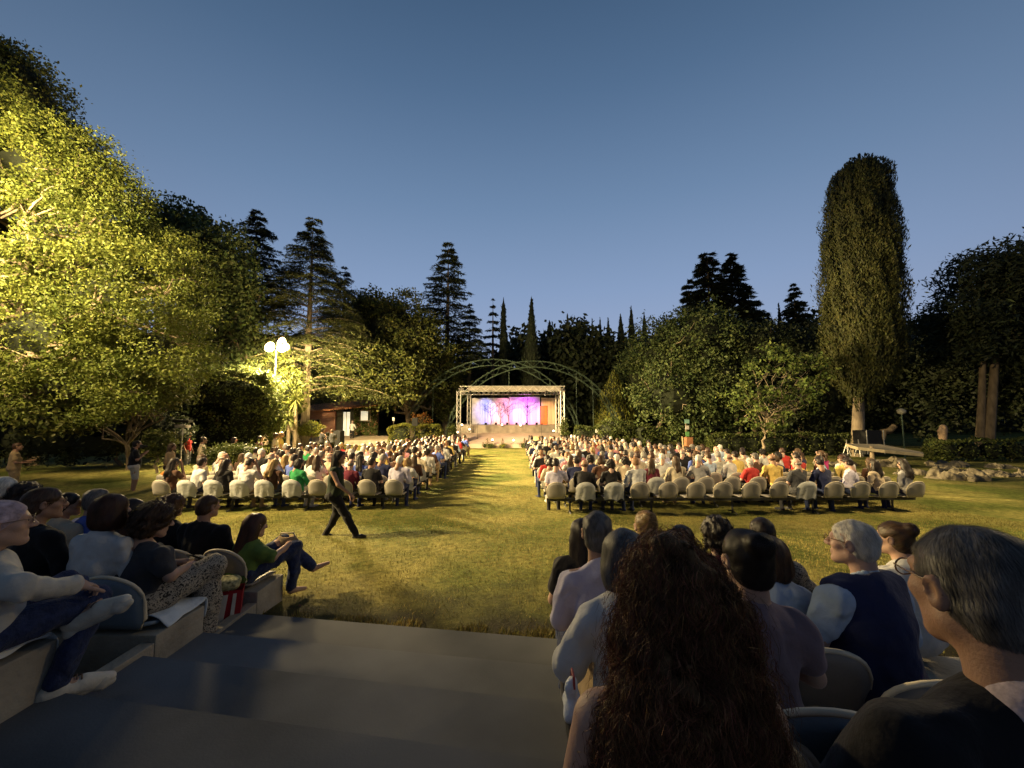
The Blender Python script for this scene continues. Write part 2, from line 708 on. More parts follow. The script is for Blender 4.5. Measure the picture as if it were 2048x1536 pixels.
HAIR = dict(dark=hairm('dark', (.018, .012, .009)), brown=hairm('brown', (.060, .032, .016)), red=hairm('reddish', (.075, .026, .012)), blond=hairm('blond', (.24, .15, .06)),
            grey=hairm('grey', (.26, .24, .21)), white=hairm('white', (.55, .52, .46)), salt=hairm('salt', (.12, .11, .10), .6), chestnut=hairm('chestnut', (.055, .022, .010)))


def cloth(name, c, v=.10, bump=.35, scale=9, bs=28):
    return mat('cloth_' + name, c, .85, v, scale, bump, bs, spec=.15, sheen=.1, folds=.8)


CL = dict(white=cloth('white', (.50, .49, .47)), cream=cloth('cream', (.46, .39, .28)), lilac=cloth('lilac', (.43, .40, .50)), paleblue=cloth('pale_blue', (.36, .45, .58)), beige=cloth('beige', (.45, .36, .25)),
          black=cloth('black', (.012, .011, .012)), navy=cloth('navy', (.020, .025, .07)), blue=cloth('blue', (.08, .12, .38)), green=cloth('green', (.02, .19, .055)), olive=cloth('olive_green', (.10, .16, .035)),
          red=cloth('red', (.42, .035, .03)), pink=cloth('pink', (.50, .22, .25)), rose=cloth('dusty_rose', (.215, .15, .16)), wine=cloth('wine', (.10, .012, .025)), brown=cloth('brown', (.065, .030, .018)), yellow=cloth('yellow', (.58, .42, .12)),
          grey=cloth('grey', (.27, .26, .26)), charcoal=cloth('charcoal', (.045, .045, .05)), denim=cloth('denim', (.025, .035, .085), .25, .5, 40, 90), magenta=cloth('magenta', (.40, .03, .16)), tan=cloth('tan', (.36, .25, .13)),
          orange=cloth('orange', (.62, .20, .03)), mint=cloth('mint', (.35, .58, .50)), offwhite=cloth('off_white', (.43, .41, .36)))
M_EYE = mat('eye_dark', (.02, .015, .012), .15, 0, spec=.6)
M_SHOE_DARK = mat('shoe_dark', (.02, .018, .016), .5)
M_SHOE_LIGHT = mat('shoe_white', (.62, .56, .45), .7, .12, 20, .2, 60)
M_SOLE = mat('shoe_sole', (.50, .46, .38), .8, .15, 30)
M_LACE = mat('shoe_lace', (.12, .08, .06), .8)
M_GLASS = mat('spectacle_frame', (.16, .09, .035), .3, spec=.6)
M_METAL_DARK = mat('dark_metal', (.03, .03, .032), .5, .2, 12, metal=.4)


def body_joints(C, hs=1.0, sw=.175, side=0.0, **o):
    """joints of a seated figure; local frame with the hip joint at the origin, facing +Y, head centre at C"""
    C = np.array(C, float)
    nb = C + np.array([0, -.05, -.195]) * hs
    J = dict(C=C, nb=nb, sh=[], el=[], wr=[], hip=[], kn=[], an=[], toe=[])
    drop = o.get('drop', .46)
    for s, i in ((1, 0), (-1, 1)):
        sh = nb + np.array([s * sw, .005, -.055])
        J['sh'].append(sh)
        J['el'].append(np.array(o['el'][i]) if 'el' in o else sh + np.array([s * .055, .055, -.275]))
        J['wr'].append(np.array(o['wr'][i]) if 'wr' in o else np.array([s * .09, .315, .10]))
        J['hip'].append(np.array([s * .09, .0, .0]))
        J['kn'].append(np.array(o['kn'][i]) if 'kn' in o else np.array([s * .115, .43, .035]))
        J['an'].append(np.array(o['an'][i]) if 'an' in o else np.array([s * .12, .40, -drop]))
        J['toe'].append(np.array(o['toe'][i]) if 'toe' in o else J['an'][-1] + np.array([s * .03, .16, -.045]))
    return J


def torso_prims(J, g=1.0, e=0.0, neck=True, bust=0.0):
    nb = J['nb']
    up = nb / np.linalg.norm(nb)
    mid = nb * .5
    P = [ell((0, -.015, .015), (.170 * g + e, .130 * g + e, .115 + e)), cone((0, -.005, .03), mid, .118 * g + e, .116 * g + e, .06),
         ell(nb * .70 + np.array([0, .005, 0]), (.158 * g + e, .108 * g + e, .155 + e), k=.06), ell(nb * .28 + np.array([0, .02, 0]), (.145 * g + e, .118 * g + e, .12 + e), k=.05)]
    s0, s1 = J['sh']
    P += [cone(s0 * .86 + nb * .14 + np.array([0, 0, .0]), nb + np.array([.02, -.01, -.012]), .052 + e, .054 + e, .05), cone(s1 * .86 + nb * .14, nb + np.array([-.02, -.01, -.012]), .052 + e, .054 + e, .05)]
    if bust:
        for s in (1, -1):
            P.append(ell(nb * .62 + np.array([s * .075, .085, 0]), (.07, .06 + bust, .07), k=.04))
    return P


def arm_prims(J, i, e=0.0, upto=2.0, g=1.0, puff=0.0):
    sh, el_, wr = J['sh'][i], J['el'][i], J['wr'][i]
    P = []
    f = min(upto, 1.0)
    P.append(cone(sh, sh + (el_ - sh) * f, .052 * g + e + puff * .3, (.052 - .012 * f) * g + e + puff, .03))
    if upto > 1:
        f = upto - 1
        P.append(cone(el_, el_ + (wr - el_) * f, .040 * g + e + puff, (.040 - .014 * f) * g + e + puff * .2, .025))
    return P


def leg_prims(J, i, e=0.0, upto=2.0, g=1.0, flare=0.0):
    hp, kn, an = J['hip'][i], J['kn'][i], J['an'][i]
    f = min(upto, 1.0)
    P = [cone(hp, hp + (kn - hp) * f, .086 * g + e, (.086 - .026 * f) * g + e, .04)]
    if upto > 1:
        f = upto - 1
        P.append(cone(kn, kn + (an - kn) * f, .058 * g + e, (.058 - .022 * f) * g + e + flare, .03))
    return P


def shoe_prims(J, i, r=.045):
    a, t = J['an'][i], J['toe'][i]
    d = (t - a)
    d = d / (np.linalg.norm(d) + 1e-9)
    heel = a - d * .035 + np.array([0, 0, -.03])
    return [cone(heel, a + (t - a) * .6 + np.array([0, 0, -.015]), r, r * .92, .02), cone(a + (t - a) * .5, t, r * .9, r * .62, .02), cone(a + np.array([0, 0, .02]), a + np.array([0, 0, -.03]), .042, .046, .02)]


def join(parts):
    V, Q, n = [], [], 0
    for v, q in parts:
        V.append(v)
        Q.append(q + n)
        n += len(v)
    return np.concatenate(V), np.concatenate(Q)


def glasses(parent, mats_=None):
    b = MB()
    for s in (1, -1):
        b.tube([(s * .032 + .021 * math.cos(t), .108 - .004 * abs(math.cos(t)), .006 + .017 * math.sin(t)) for t in np.linspace(0, 2 * math.pi, 17)], .0018, 5, False)
        b.tube([(s * .053, .106, .012), (s * .071, .07, .014), (s * .081, .0, .010), (s * .084, -.025, -.006)], .0019, 5)
    b.tube([(-.011, .110, .009), (0, .113, .012), (.011, .110, .009)], .0018, 5)
    return b.build('glasses', mats_ or M_GLASS, parent, smooth=True)


def person(label, head, seat, yaw=0.0, hyaw=0.0, hpitch=0.0, htilt=0.0, lean=.06, side=0.0, hair='short', hairc='dark', skin=0, top='tee', topc='white', legs='trousers', legc='denim', shoes=M_SHOE_DARK,
           hs=1.0, g=1.0, sw=.175, h=.013, hh=.0065, ns=900, spec=False, hands=True, hcurl=(.7, .7), nseed=None, cuts=None, group=None, hairobj=True, jaw=1.0, extra=None, drop=.46, hands_up=None, bust=0.0,
           topfn=None, slen=.11, swid=.004, hairfn=None, hjit=.22, **o):
    head = np.array(head, float)
    f = np.array([math.sin(yaw), math.cos(yaw)])
    r_ = np.array([f[1], -f[0]])
    hp = head[:2] - f * lean - r_ * side
    root = np.array([hp[0], hp[1], seat + .10])
    C = np.array([side, lean, head[2] - root[2]])
    J = body_joints(C, hs, sw, drop=drop, **o)
    sd = nseed or (abs(hash(label)) % 9999 if False else sum(map(ord, label)) % 9973)
    HR = rotz(-hyaw) @ rotx(hpitch) @ roty(htilt)
    # skin
    P = torso_prims(J, g * .97, -.004, bust=bust)
    P.append(cone(J['nb'] + np.array([0, -.005, -.05]), J['C'] + HR @ np.array([0, -.045, -.13]) * hs, .058 * hs, .054 * hs, .04))
    for i in (0, 1):
        P += arm_prims(J, i, 0, 2, .92 * min(g, 1.15)) + leg_prims(J, i, -.003, 2, min(g, 1.1))
        P.append(cone(J['an'][i], J['toe'][i], .034, .022, .02))
        if not hands:
            d = J['wr'][i] - J['el'][i]
            P.append(cone(J['wr'][i], J['wr'][i] + d / np.linalg.norm(d) * .11, .028, .024, .01))
    parts = [sdf_mesh(P, h, .03)]
    hv, hq = head_mesh(True, hh, jaw)
    parts.append(((hv * hs) @ HR.T + J['C'], hq))
    if hands:
        for i, s in ((0, 1), (1, -1)):
            hvv, hqq = sdf_mesh(hand_prims(s, hcurl[i]), .0048, .006)
            d = J['wr'][i] - J['el'][i]
            upv = np.array(hands_up[i]) if hands_up else np.array([s * .25, -.2, 1.0])
            M = frame_to(d, upv)
            parts.append((hvv @ M.T + J['wr'][i], hqq))
    V, Q = join(parts)
    nskin = len(Q)
    ev = []
    for s in (1, -1):
        vv, qq = sdf_mesh([ell((0, 0, 0), (.0065, .004, .0060))], .003, .002)
        ev.append(((vv + np.array([s * .031, .0875, .004])) * hs @ HR.T + J['C'], qq))
    V, Q = join([(V, Q)] + ev)
    mi = np.zeros(len(Q), np.int32)
    mi[nskin:] = 1
    ob = link('person', npmesh('person', V, Q, True, mi), [SKIN[skin], M_EYE], None, root)
    ob.rotation_euler = (0, 0, -yaw)
    tag(ob, label, 'person', group)
    # top
    nz = lumps(.0085, 24, sd, 3, (1, 1, .6))
    if top:
        e = .013
        P = torso_prims(J, g, e, bust=bust)
        n_ = {'tee': .62, 'long': 1.93, 'elbow': 1.15, 'sleeveless': .0, 'tank': .0, 'puff': 1.75}[top]
        if n_:
            for i in (0, 1):
                P += arm_prims(J, i, e + .002, n_, 1.0 * min(g, 1.15), .012 if top == 'puff' else .004)
        if top == 'tank':
            P.append(sub(ell(J['nb'] + np.array([0, .02, .035]), (.30, .12, .105)), .02))
            for s in (1, -1):
                P.append(sub(ell(J['sh'][0 if s > 0 else 1] + np.array([s * .05, 0, 0]), (.075, .12, .13)), .02))
        elif top == 'sleeveless':
            P.append(sub(ell(J['nb'] + np.array([0, .05, .045]), (.075, .07, .06)), .01))
        else:
            nbv = J['nb']
            P.append(cone(nbv + np.array([0, -.02, -.03]), nbv + np.array([0, -.012, .022]), .070, .064, .02))
            P.append(sub(cone(nbv + np.array([0, .012, .02]), nbv + np.array([0, .02, .12]), .056, .06), .008))
        P.append(sub(ell((0, 0, -.20), (.5, .5, .13)), .01))
        v, q = sdf_mesh(P, h * .9, .03, nz)
        link('shirt', npmesh('shirt', v, q), topc if not isinstance(topc, str) else CL[topc], ob)
    if legs:
        P = [ell((0, -.015, .0), (.172 * g + .012, .130 * g + .012, .115))]
        up_ = {'trousers': 1.93, 'shorts': .85, 'wide': 1.85, 'skirt': 1.35}[legs]
        for i in (0, 1):
            P += leg_prims(J, i, .010 + (.02 if legs in ('wide', 'skirt') else 0), up_, min(g, 1.1), .03 if legs == 'wide' else .008)
        if legs == 'skirt':
            P.append(cone((J['hip'][0] + J['hip'][1]) / 2, (J['kn'][0] + J['kn'][1]) / 2, .10, .10, .05))
        v, q = sdf_mesh(P, h, .035, lumps(.008, 24, sd + 3, 3))
        link('trousers' if legs != 'skirt' else 'skirt', npmesh('trousers', v, q), legc if not isinstance(legc, str) else CL[legc], ob)
    if shoes is not None:
        for i in (0, 1):
            v, q = sdf_mesh(shoe_prims(J, i), .008, .02)
            so = link('shoe', npmesh('shoe', v, q), shoes, ob)
            if shoes is M_SHOE_LIGHT:
                a_, t_e = J['an'][i], J['toe'][i]
                d_ = (t_e - a_) / np.linalg.norm(t_e - a_)
                dn = np.cross(np.cross(d_, [0, 0, 1.0]), d_) * -1
                dn = dn / np.linalg.norm(dn)
                hl = a_ - d_ * .04 + np.array([0, 0, -.03])
                v, q = sdf_mesh([cone(hl + dn * .038, a_ + (t_e - a_) * .55 + dn * .040, .026, .027, .02), cone(a_ + (t_e - a_) * .5 + dn * .040, t_e + dn * .022 + d_ * .012, .027, .022, .02), cone(hl + dn * .03, hl + dn * .045, .04, .041, .02), cone(t_e + dn * .01 - d_ * .03, t_e + dn * .03 - d_ * .03, .036, .036, .02)], .007, .015)
                link('sole', npmesh('sole', v, q), M_SOLE, so)
                lc = MB()
                for kk in range(5):
                    c0 = a_ + (t_e - a_) * (.28 + .10 * kk) - dn * (.040 - .004 * kk)
                    sd_ = np.cross(d_, dn)
                    lc.tube([c0 - sd_ * .028 + dn * .012, c0 - dn * .004, c0 + sd_ * .028 + dn * .012], .004, 5)
                lc.build('laces', M_LACE, so)
    # hair
    if hair:
        v, q = hair_mesh(hair, max(hh, .006), sd, .6)
        hm = HAIR[hairc] if hairc in HAIR else CL[hairc]
        mw = Matrix(HR.tolist()).to_4x4()
        mw.translation = Vector(J['C'].tolist())
        if ns and hair not in ('scarf', 'cap'):
            long_ = hair in ('long', 'bob', 'tail')
            sv, sq = strands(v, q, ns, slen if not long_ else slen * 2.0, swid, sd, flow=(0, -.35, -1) if hair != 'bun' else (0, -.8, .5), lift=.005 if hair != 'curly' else .010,
                             curl=.008 if hair == 'curly' else 0.0, steps=7, jitter=hjit)
            n0 = len(q)
            v2, q2 = join([(v, q), (sv, sq)])
            me = npmesh('hair', v2 * hs, q2)
        else:
            me = npmesh('hair', v * hs, q)
        ho = link('headscarf' if hair == 'scarf' else 'cap' if hair == 'cap' else 'hair', me, hm, ob)
        ho.matrix_local = mw
    if spec:
        g_ = glasses(ob)
        mw = Matrix((HR * hs).tolist()).to_4x4()
        mw.translation = Vector(J['C'].tolist())
        g_.matrix_local = mw
    return ob, J


# ---- seated audience: a few poses, each a body with a shirt and hair of its own
def crowd_pose(seed):
    rs = np.random.default_rng(seed)
    C = np.array([rs.normal(0, .03), rs.uniform(.03, .14), rs.uniform(.625, .69)])
    sw = rs.choice([.165, .18, .195])
    g = rs.choice([.95, 1.02, 1.12])
    J = body_joints(C, 1.0, sw, drop=.50)
    for i, s in ((0, 1), (1, -1)):
        J['el'][i] = J['sh'][i] + np.array([s * rs.uniform(.03, .11), rs.uniform(-.02, .10), -.265])
        J['wr'][i] = np.array([s * rs.uniform(.03, .13), rs.uniform(.24, .34), rs.uniform(.06, .16)])
    if seed % 4 == 2:
        J['wr'][0] = J['C'] + np.array([.07, .12, -.05])
        J['el'][0] = J['sh'][0] + np.array([.10, .14, -.19])
    P = torso_prims(J, g * .97, -.004) + [cone(J['nb'] + np.array([0, -.005, -.05]), C + np.array([0, -.045, -.10]), .058, .054, .04)]
    for i in (0, 1):
        P += arm_prims(J, i) + leg_prims(J, i, .006)
        P.append(cone(J['an'][i] + np.array([0, -.03, -.02]), J['toe'][i], .044, .034, .02))
        d = J['wr'][i] - J['el'][i]
        P.append(cone(J['wr'][i], J['wr'][i] + d / np.linalg.norm(d) * .12, .030, .024, .01))
    hy = rs.uniform(-.5, .5)
    HR = rotz(-hy * 1.2) @ rotx(-rs.uniform(-.05, .35)) @ roty(rs.normal(0, .12))
    bv, bq = sdf_mesh(P, .019, .035)
    hv, hq = head_mesh(False, .012)
    V, Q = join([(bv, bq), (hv @ HR.T + C, hq)])
    cen = V[Q].mean(1)
    mi = np.zeros(len(Q), np.int32)
    mi[(cen[:, 2] < .13) & (np.arange(len(Q)) < len(bq))] = 1
    for i in (0, 1):
        mi[np.linalg.norm(cen - (J['wr'][i] + (J['wr'][i] - J['el'][i]) * .25), axis=1) < .12] = 0
    bme = npmesh('person', V, Q, True, mi)
    e = .014
    P = torso_prims(J, g, e)
    ln = [.62, 1.9, .62, 1.2][seed % 4]
    for i in (0, 1):
        P += arm_prims(J, i, e, ln, 1.0, .004)
    P.append(cone(J['nb'] + np.array([0, -.02, -.03]), J['nb'] + np.array([0, -.012, .02]), .068, .062, .02))
    P.append(sub(cone(J['nb'] + np.array([0, .012, .02]), J['nb'] + np.array([0, .02, .12]), .054, .06), .008))
    P.append(sub(ell((0, 0, -.21), (.5, .5, .13)), .01))
    sv, sq = sdf_mesh(P, .018, .03, lumps(.006, 30, seed, 2))
    sme = npmesh('shirt', sv, sq)
    mw = Matrix(HR.tolist()).to_4x4()
    mw.translation = Vector(C.tolist())
    for me, n in ((bme, 2), (sme, 1)):
        for _ in range(n):
            me.materials.append(None)
    return dict(body=bme, shirt=sme, mw=mw, J=J)


def slot(o, i, m):
    o.material_slots[i].link = 'OBJECT'
    o.material_slots[i].material = m


CROWD_HAIR = {}
for kind in ('short', 'cropped', 'fringe', 'bob', 'long', 'tail', 'bun', 'curly', 'cap'):
    v, q = hair_mesh(kind, .012, 3)
    if kind in ('long', 'bob', 'curly', 'tail'):
        sv, sq = strands(v, q, 130, .2 if kind != 'curly' else .1, .012, 5, lift=.010, curl=.010 if kind == 'curly' else 0, steps=5)
        v, q = join([(v, q), (sv, sq)])
    me = npmesh('hair', v, q)
    me.materials.append(None)
    CROWD_HAIR[kind] = me
POSES = [crowd_pose(s) for s in range(16)]


def crowd_person(label, x, y, z, yaw, pose, hair, hairm_, topm, legm, skin, scale=1.0, group=None):
    p = POSES[pose]
    o = link('person', p['body'], None, None, (x, y, z))
    o.rotation_euler = (0, 0, -yaw)
    o.scale = (scale,) * 3
    slot(o, 0, skin)
    slot(o, 1, legm)
    tag(o, label, 'person', group)
    s = link('shirt', p['shirt'], None, o)
    slot(s, 0, topm)
    if hair:
        hobj = link('cap' if hair == 'cap' else 'hair', CROWD_HAIR[hair], None, o)
        hobj.matrix_local = p['mw']
        slot(hobj, 0, hairm_)
    return o
# ---------------------------------------------------------------- lawn and ground
M_LAWN = bpy.data.materials.new('lawn')
M_LAWN.use_nodes = True
t_ = M_LAWN.node_tree
b_ = t_.nodes['Principled BSDF']
b_.inputs['Roughness'].default_value = .95
b_.inputs['Specular IOR Level'].default_value = .1
tc_ = t_.nodes.new('ShaderNodeTexCoord')


def lawn_noise(scale, detail, p0, p1, c0, c1, rough=.6):
    n = t_.nodes.new('ShaderNodeTexNoise')
    n.inputs['Scale'].default_value = scale
    n.inputs['Detail'].default_value = detail
    n.inputs['Roughness'].default_value = rough
    t_.links.new(tc_.outputs['Object'], n.inputs['Vector'])
    r = t_.nodes.new('ShaderNodeValToRGB')
    r.color_ramp.elements[0].position, r.color_ramp.elements[1].position = p0, p1
    r.color_ramp.elements[0].color, r.color_ramp.elements[1].color = (*c0, 1), (*c1, 1)
    t_.links.new(n.outputs['Fac'], r.inputs[0])
    return n, r


n1, r1 = lawn_noise(.55, 6, .38, .64, (.108, .132, .030), (.30, .268, .088))
n2, r2 = lawn_noise(9, 8, .35, .68, (.45, .45, .40), (1.3, 1.25, 1.15), .75)
mul_ = t_.nodes.new('ShaderNodeMix')
mul_.data_type = 'RGBA'
mul_.blend_type = 'MULTIPLY'
mul_.inputs[0].default_value = 1.0
t_.links.new(r1.outputs[0], mul_.inputs[6])
t_.links.new(r2.outputs[0], mul_.inputs[7])
# trodden bare soil where the lawn meets the steps
sx_ = t_.nodes.new('ShaderNodeSeparateXYZ')
t_.links.new(tc_.outputs['Object'], sx_.inputs[0])
ns1 = t_.nodes.new('ShaderNodeTexNoise')
ns1.inputs['Scale'].default_value = 2.2
ns1.inputs['Detail'].default_value = 6
t_.links.new(tc_.outputs['Object'], ns1.inputs['Vector'])
ad_ = t_.nodes.new('ShaderNodeMath')
ad_.operation = 'MULTIPLY_ADD'
t_.links.new(ns1.outputs['Fac'], ad_.inputs[0])
ad_.inputs[1].default_value = 2.6
t_.links.new(sx_.outputs['Y'], ad_.inputs[2])
mr_ = t_.nodes.new('ShaderNodeMapRange')
t_.links.new(ad_.outputs[0], mr_.inputs[0])
mr_.inputs[1].default_value, mr_.inputs[2].default_value = 5.0, 6.4
mxs = t_.nodes.new('ShaderNodeMix')
mxs.data_type = 'RGBA'
t_.links.new(mr_.outputs[0], mxs.inputs[0])
mxs.inputs[6].default_value = (.045, .040, .024, 1)
t_.links.new(mul_.outputs[2], mxs.inputs[7])
t_.links.new(mxs.outputs[2], b_.inputs['Base Color'])
n3 = t_.nodes.new('ShaderNodeTexNoise')
n3.inputs['Scale'].default_value = 26
n3.inputs['Detail'].default_value = 8
n3.inputs['Roughness'].default_value = .75
t_.links.new(tc_.outputs['Object'], n3.inputs['Vector'])
bp_ = t_.nodes.new('ShaderNodeBump')
bp_.inputs['Strength'].default_value = 1.0
bp_.inputs['Distance'].default_value = .06
t_.links.new(n3.outputs['Fac'], bp_.inputs['Height'])
t_.links.new(bp_.outputs[0], b_.inputs['Normal'])

ys = np.concatenate([[-60, -20, -5, 0], np.arange(1, 40, .35), [45, 60, 90, 160, 400, 900]])
xs = np.concatenate([[-900, -300, -120, -60, -40], np.arange(-30, 30, .5), [40, 60, 120, 300, 900]])
gl = lumps(.03, .9, 5, 3)
XX, YY = np.meshgrid(xs, ys, indexing='ij')
ZZ = np.array([[gz(x, y) for y in ys] for x in xs])
amp_ = np.clip((YY - 4.0) / 4, 0, 1) * np.clip((60 - YY) / 20, 0, 1) * (np.abs(XX) < 35)
ZZ = ZZ + gl(XX, YY, 0 * XX) * amp_ * (1.0)
# below the stone terrace the ground is cut away a little so that nothing pokes through
nx_, ny_ = len(xs), len(ys)
ii_ = np.arange(nx_ * ny_).reshape(nx_, ny_)
Qg = np.stack([ii_[:-1, :-1], ii_[1:, :-1], ii_[1:, 1:], ii_[:-1, 1:]], -1).reshape(-1, 4)
lawn = link('lawn', npmesh('lawn', np.stack([XX, YY, ZZ], -1).reshape(-1, 3), Qg), M_LAWN)
tag(lawn, kind='structure')


def blades(name, n, x0, x1, y0, y1, hgt, wid, m, seed, keep=None, clump=None):
    rs = np.random.default_rng(seed)
    x, y = rs.uniform(x0, x1, n), y0 + (y1 - y0) * rs.uniform(0, 1, n) ** 1.25
    if keep is not None:
        k = keep(x, y)
        x, y = x[k], y[k]
    n = len(x)
    z = np.array([gz(a, b) for a, b in zip(x, y)]) + gl(x, y, 0 * x) * np.clip((y - 4.0) / 4, 0, 1) - .004
    an = rs.uniform(0, 6.283, n)
    hh_ = hgt * rs.uniform(.4, 1.25, n)
    w = wid * rs.uniform(.6, 1.4, n)
    tilt = rs.normal(0, .55, n)
    dx, dy = np.cos(an), np.sin(an)
    V = np.zeros((n, 3, 3), np.float32)
    V[:, 0] = np.stack([x - dx * w, y - dy * w, z], 1)
    V[:, 1] = np.stack([x + dx * w, y + dy * w, z], 1)
    V[:, 2] = np.stack([x - dy * hh_ * np.sin(tilt) + dx * w, y + dx * hh_ * np.sin(tilt), z + hh_ * np.cos(tilt)], 1)
    return link(name, npmesh(name, V.reshape(-1, 3), np.arange(3 * n).reshape(n, 3), False), m)


M_BLADE = mat('grass_blade', (.20, .18, .048), .8, .35, .8, island=.45, spec=.1, col2=(.36, .28, .085))
grass = blades('grass', 230000, -10, 11, 3.0, 13.5, .038, .0035, M_BLADE, 4,
               keep=lambda x, y: ~((np.abs(x + 1) < 1.5) & (y < 3.80 - .15 * (x + 2.5)) | ((x < -2.45) & (y < 4.42)) | ((x > .40) & (x * TB[0] + y * TB[1] < 3.38))) & (np.abs(x) < y * 1.42) & (np.random.default_rng(8).uniform(0, 1, len(x)) < .25 + .75 * np.clip((y + .4 * np.sin(x * 3.1) + .3 * np.sin(x * 7.3) - 3.9) / 1.2, 0, 1)))
tuft = blades('grass_tuft', 60000, -4.2, 2.6, 3.2, 4.9, .055, .0035, M_BLADE, 14,
              keep=lambda x, y: (np.abs(y - np.where(x < .45, 3.86 - .15 * np.maximum(x + 2.5, 0) + np.where(x < -2.5, .62, 0), 3.42 - .14 * (x - .45)) - .10) < .06 + .10 * np.sin(x * 5.3) ** 2) & (np.sin(x * 11.3) + np.sin(x * 4.1 + 1) > -.5))
tag(tuft, 'taller ragged grass growing along the foot of the steps', 'grass', kind='stuff')
tag(grass, 'short dry grass growing over the open lawn', 'grass', kind='stuff')

# ---------------------------------------------------------------- stepped terrace
M_PAVE = mat("paving", (.115, .118, .125), .92, .38, .9, .12, 90, detail=14, spec=.12, col2=(.155, .156, .160), island=.13)
M_CONC = mat('concrete', (.34, .30, .235), .9, .25, 3.0, .45, 30, detail=8)
M_SOIL = mat('soil', (.055, .045, .032), .95, .35, 5, .8, 30, detail=8)
FL = [1.16, 2.22, 3.26, 4.36]                # street-lamp side: front edge of each seat wall
TL = [1.79, 1.516, 1.196, 1.0]               # and the height of its top
WL = [1.06, .80, .72]                        # footwell levels between the walls
FRT = [.30, 1.05, 1.80, 2.55, 3.30]          # tall-cypress side (along b)
TR = [1.77, 1.58, 1.39, 1.21, 1.02]
WR = [1.42, 1.20, 1.02, .84]
AL = -2.5
TRZ = math.atan2(-.139, .990)


def tbox(mb, a0, a1, b0, b1, z0, z1):
    c = terr((a0 + a1) / 2, (b0 + b1) / 2, (z0 + z1) / 2)
    mb.box(c, (a1 - a0, b1 - b0, z1 - z0), TRZ)


# paved steps of the aisle, two to each tier, laid a little askew
STEP = [-1.5, .14, .66, 1.18, 1.70, 2.22, 2.74, 3.26, 3.78]
SZ = [1.74, 1.615, 1.49, 1.365, 1.24, 1.115, .985, .875]
pv = MB()
for i in range(8):
    rb = lambda y: .006 + .139 * y
    P = []
    for z in (.1, SZ[i]):
        for (x, y) in ((AL + .002, STEP[i]), (None, STEP[i]), (None, STEP[i + 1]), (AL + .002, STEP[i + 1])):
            if x is None:
                yy = y - .43
                P.append((rb(yy), yy, z))
            else:
                P.append((x, y, z))
    pv.add(P, [(3, 2, 1, 0), (4, 5, 6, 7), (0, 1, 5, 4), (1, 2, 6, 5), (2, 3, 7, 6), (3, 0, 4, 7)])
aisle = pv.build('aisle_path', M_PAVE)
tag(aisle, kind='structure')
sl = MB()
for i in range(3):
    sl.box((-8.3, (FL[i] + FL[i + 1] - .43) / 2, WL[i] / 2), (11.4, FL[i + 1] - .43 - FL[i] - .006, WL[i]))
for i in range(4):
    tbox(sl, .07, 12, FRT[i] + .003, FRT[i + 1] - .383, .1, WR[i])
terr_slab = sl.build('terrace_ground', M_SOIL)
tag(terr_slab, kind='structure')
ORD = ['first', 'second', 'third', 'fourth', 'fifth', 'sixth', 'seventh', 'eighth', 'ninth', 'tenth', 'eleventh', 'twelfth', 'thirteenth', 'fourteenth', 'fifteenth', 'sixteenth', 'seventeenth',
       'eighteenth', 'nineteenth', 'twentieth']
NEARL = ['lowest, beside the lawn', 'second up from the lawn', 'third up from the lawn', 'fourth up from the lawn', 'fifth up from the lawn']
for i in range(4):
    m_ = MB()
    m_.box((AL - 5.75, FL[i] - .215, TL[i] / 2), (11.5, .43, TL[i]))
    w_ = m_.build('seat_wall', M_CONC, bevel=.012)
    tag(w_, 'long low concrete seat wall on the street-lamp side, ' + NEARL[3 - i], 'seat wall', 'concrete seat walls of the terrace')
    if i:
        m_ = MB()
        z1 = SZ[4 + 2 * (i - 1) - (1 if i == 1 else 0)] if i < 3 else .79
        z1 = [0, 1.15, .93, 0][i] if i < 3 else .76
        y0, y1 = FL[i - 1] + .003, FL[i] - .433
        z1 = [0, 1.28, 1.15, .90][i]
        m_.box((AL - .05, (y0 + y1) / 2, z1 / 2), (.096, y1 - y0, z1))
        tag(m_.build('kerb', M_CONC, bevel=.008), 'narrow concrete kerb edging the footwell above the seat wall ' + NEARL[3 - i], 'kerb', 'concrete kerbs along the aisle')
for i in range(5):
    m_ = MB()
    tbox(m_, .03, 12, FRT[i] - .38, FRT[i], .1, TR[i])
    w_ = m_.build('seat_wall', M_CONC, bevel=.012)
    tag(w_, 'long low concrete seat wall on the tall-cypress side, ' + NEARL[4 - i], 'seat wall', 'concrete seat walls of the terrace')
# ---------------------------------------------------------------- seats
M_SHELL_BROWN = mat('seat_shell_brown', (.20, .18, .165), .5, .1, 5, .1, 60)
M_SHELL = mat('seat_shell', (.30, .275, .24), .5, .08, 5, .1, 60)
M_SHELL_GREY = mat('seat_shell_grey', (.17, .225, .28), .5, .1, 5, .1, 60)
M_RIM = mat('seat_rim', (.62, .54, .40), .5)
M_COVER = mat('seat_cover', (.39, .39, .375), .8, .10, 9, .5, 14)
M_CLOTHW = mat('white_cloth', (.66, .70, .72), .8, .08, 9, .5, 18)
M_BEAM = mat('seat_beam', (.05, .05, .05), .6, metal=.5)


def shell_outline(w, h, n=14):
    """rounded-top back, seen flat: from bottom left, over the top, to bottom right"""
    P = [(-w * .40, 0.0), (-w * .48, h * .18)]
    for k in range(n + 1):
        t = math.pi * (1 - k / n)
        P.append((w * .5 * math.cos(t), h * .48 + h * .52 * math.sin(t) ** .85 if 0 < k < n else h * .48))
    P += [(w * .48, h * .18), (w * .40, 0.0)]
    return P


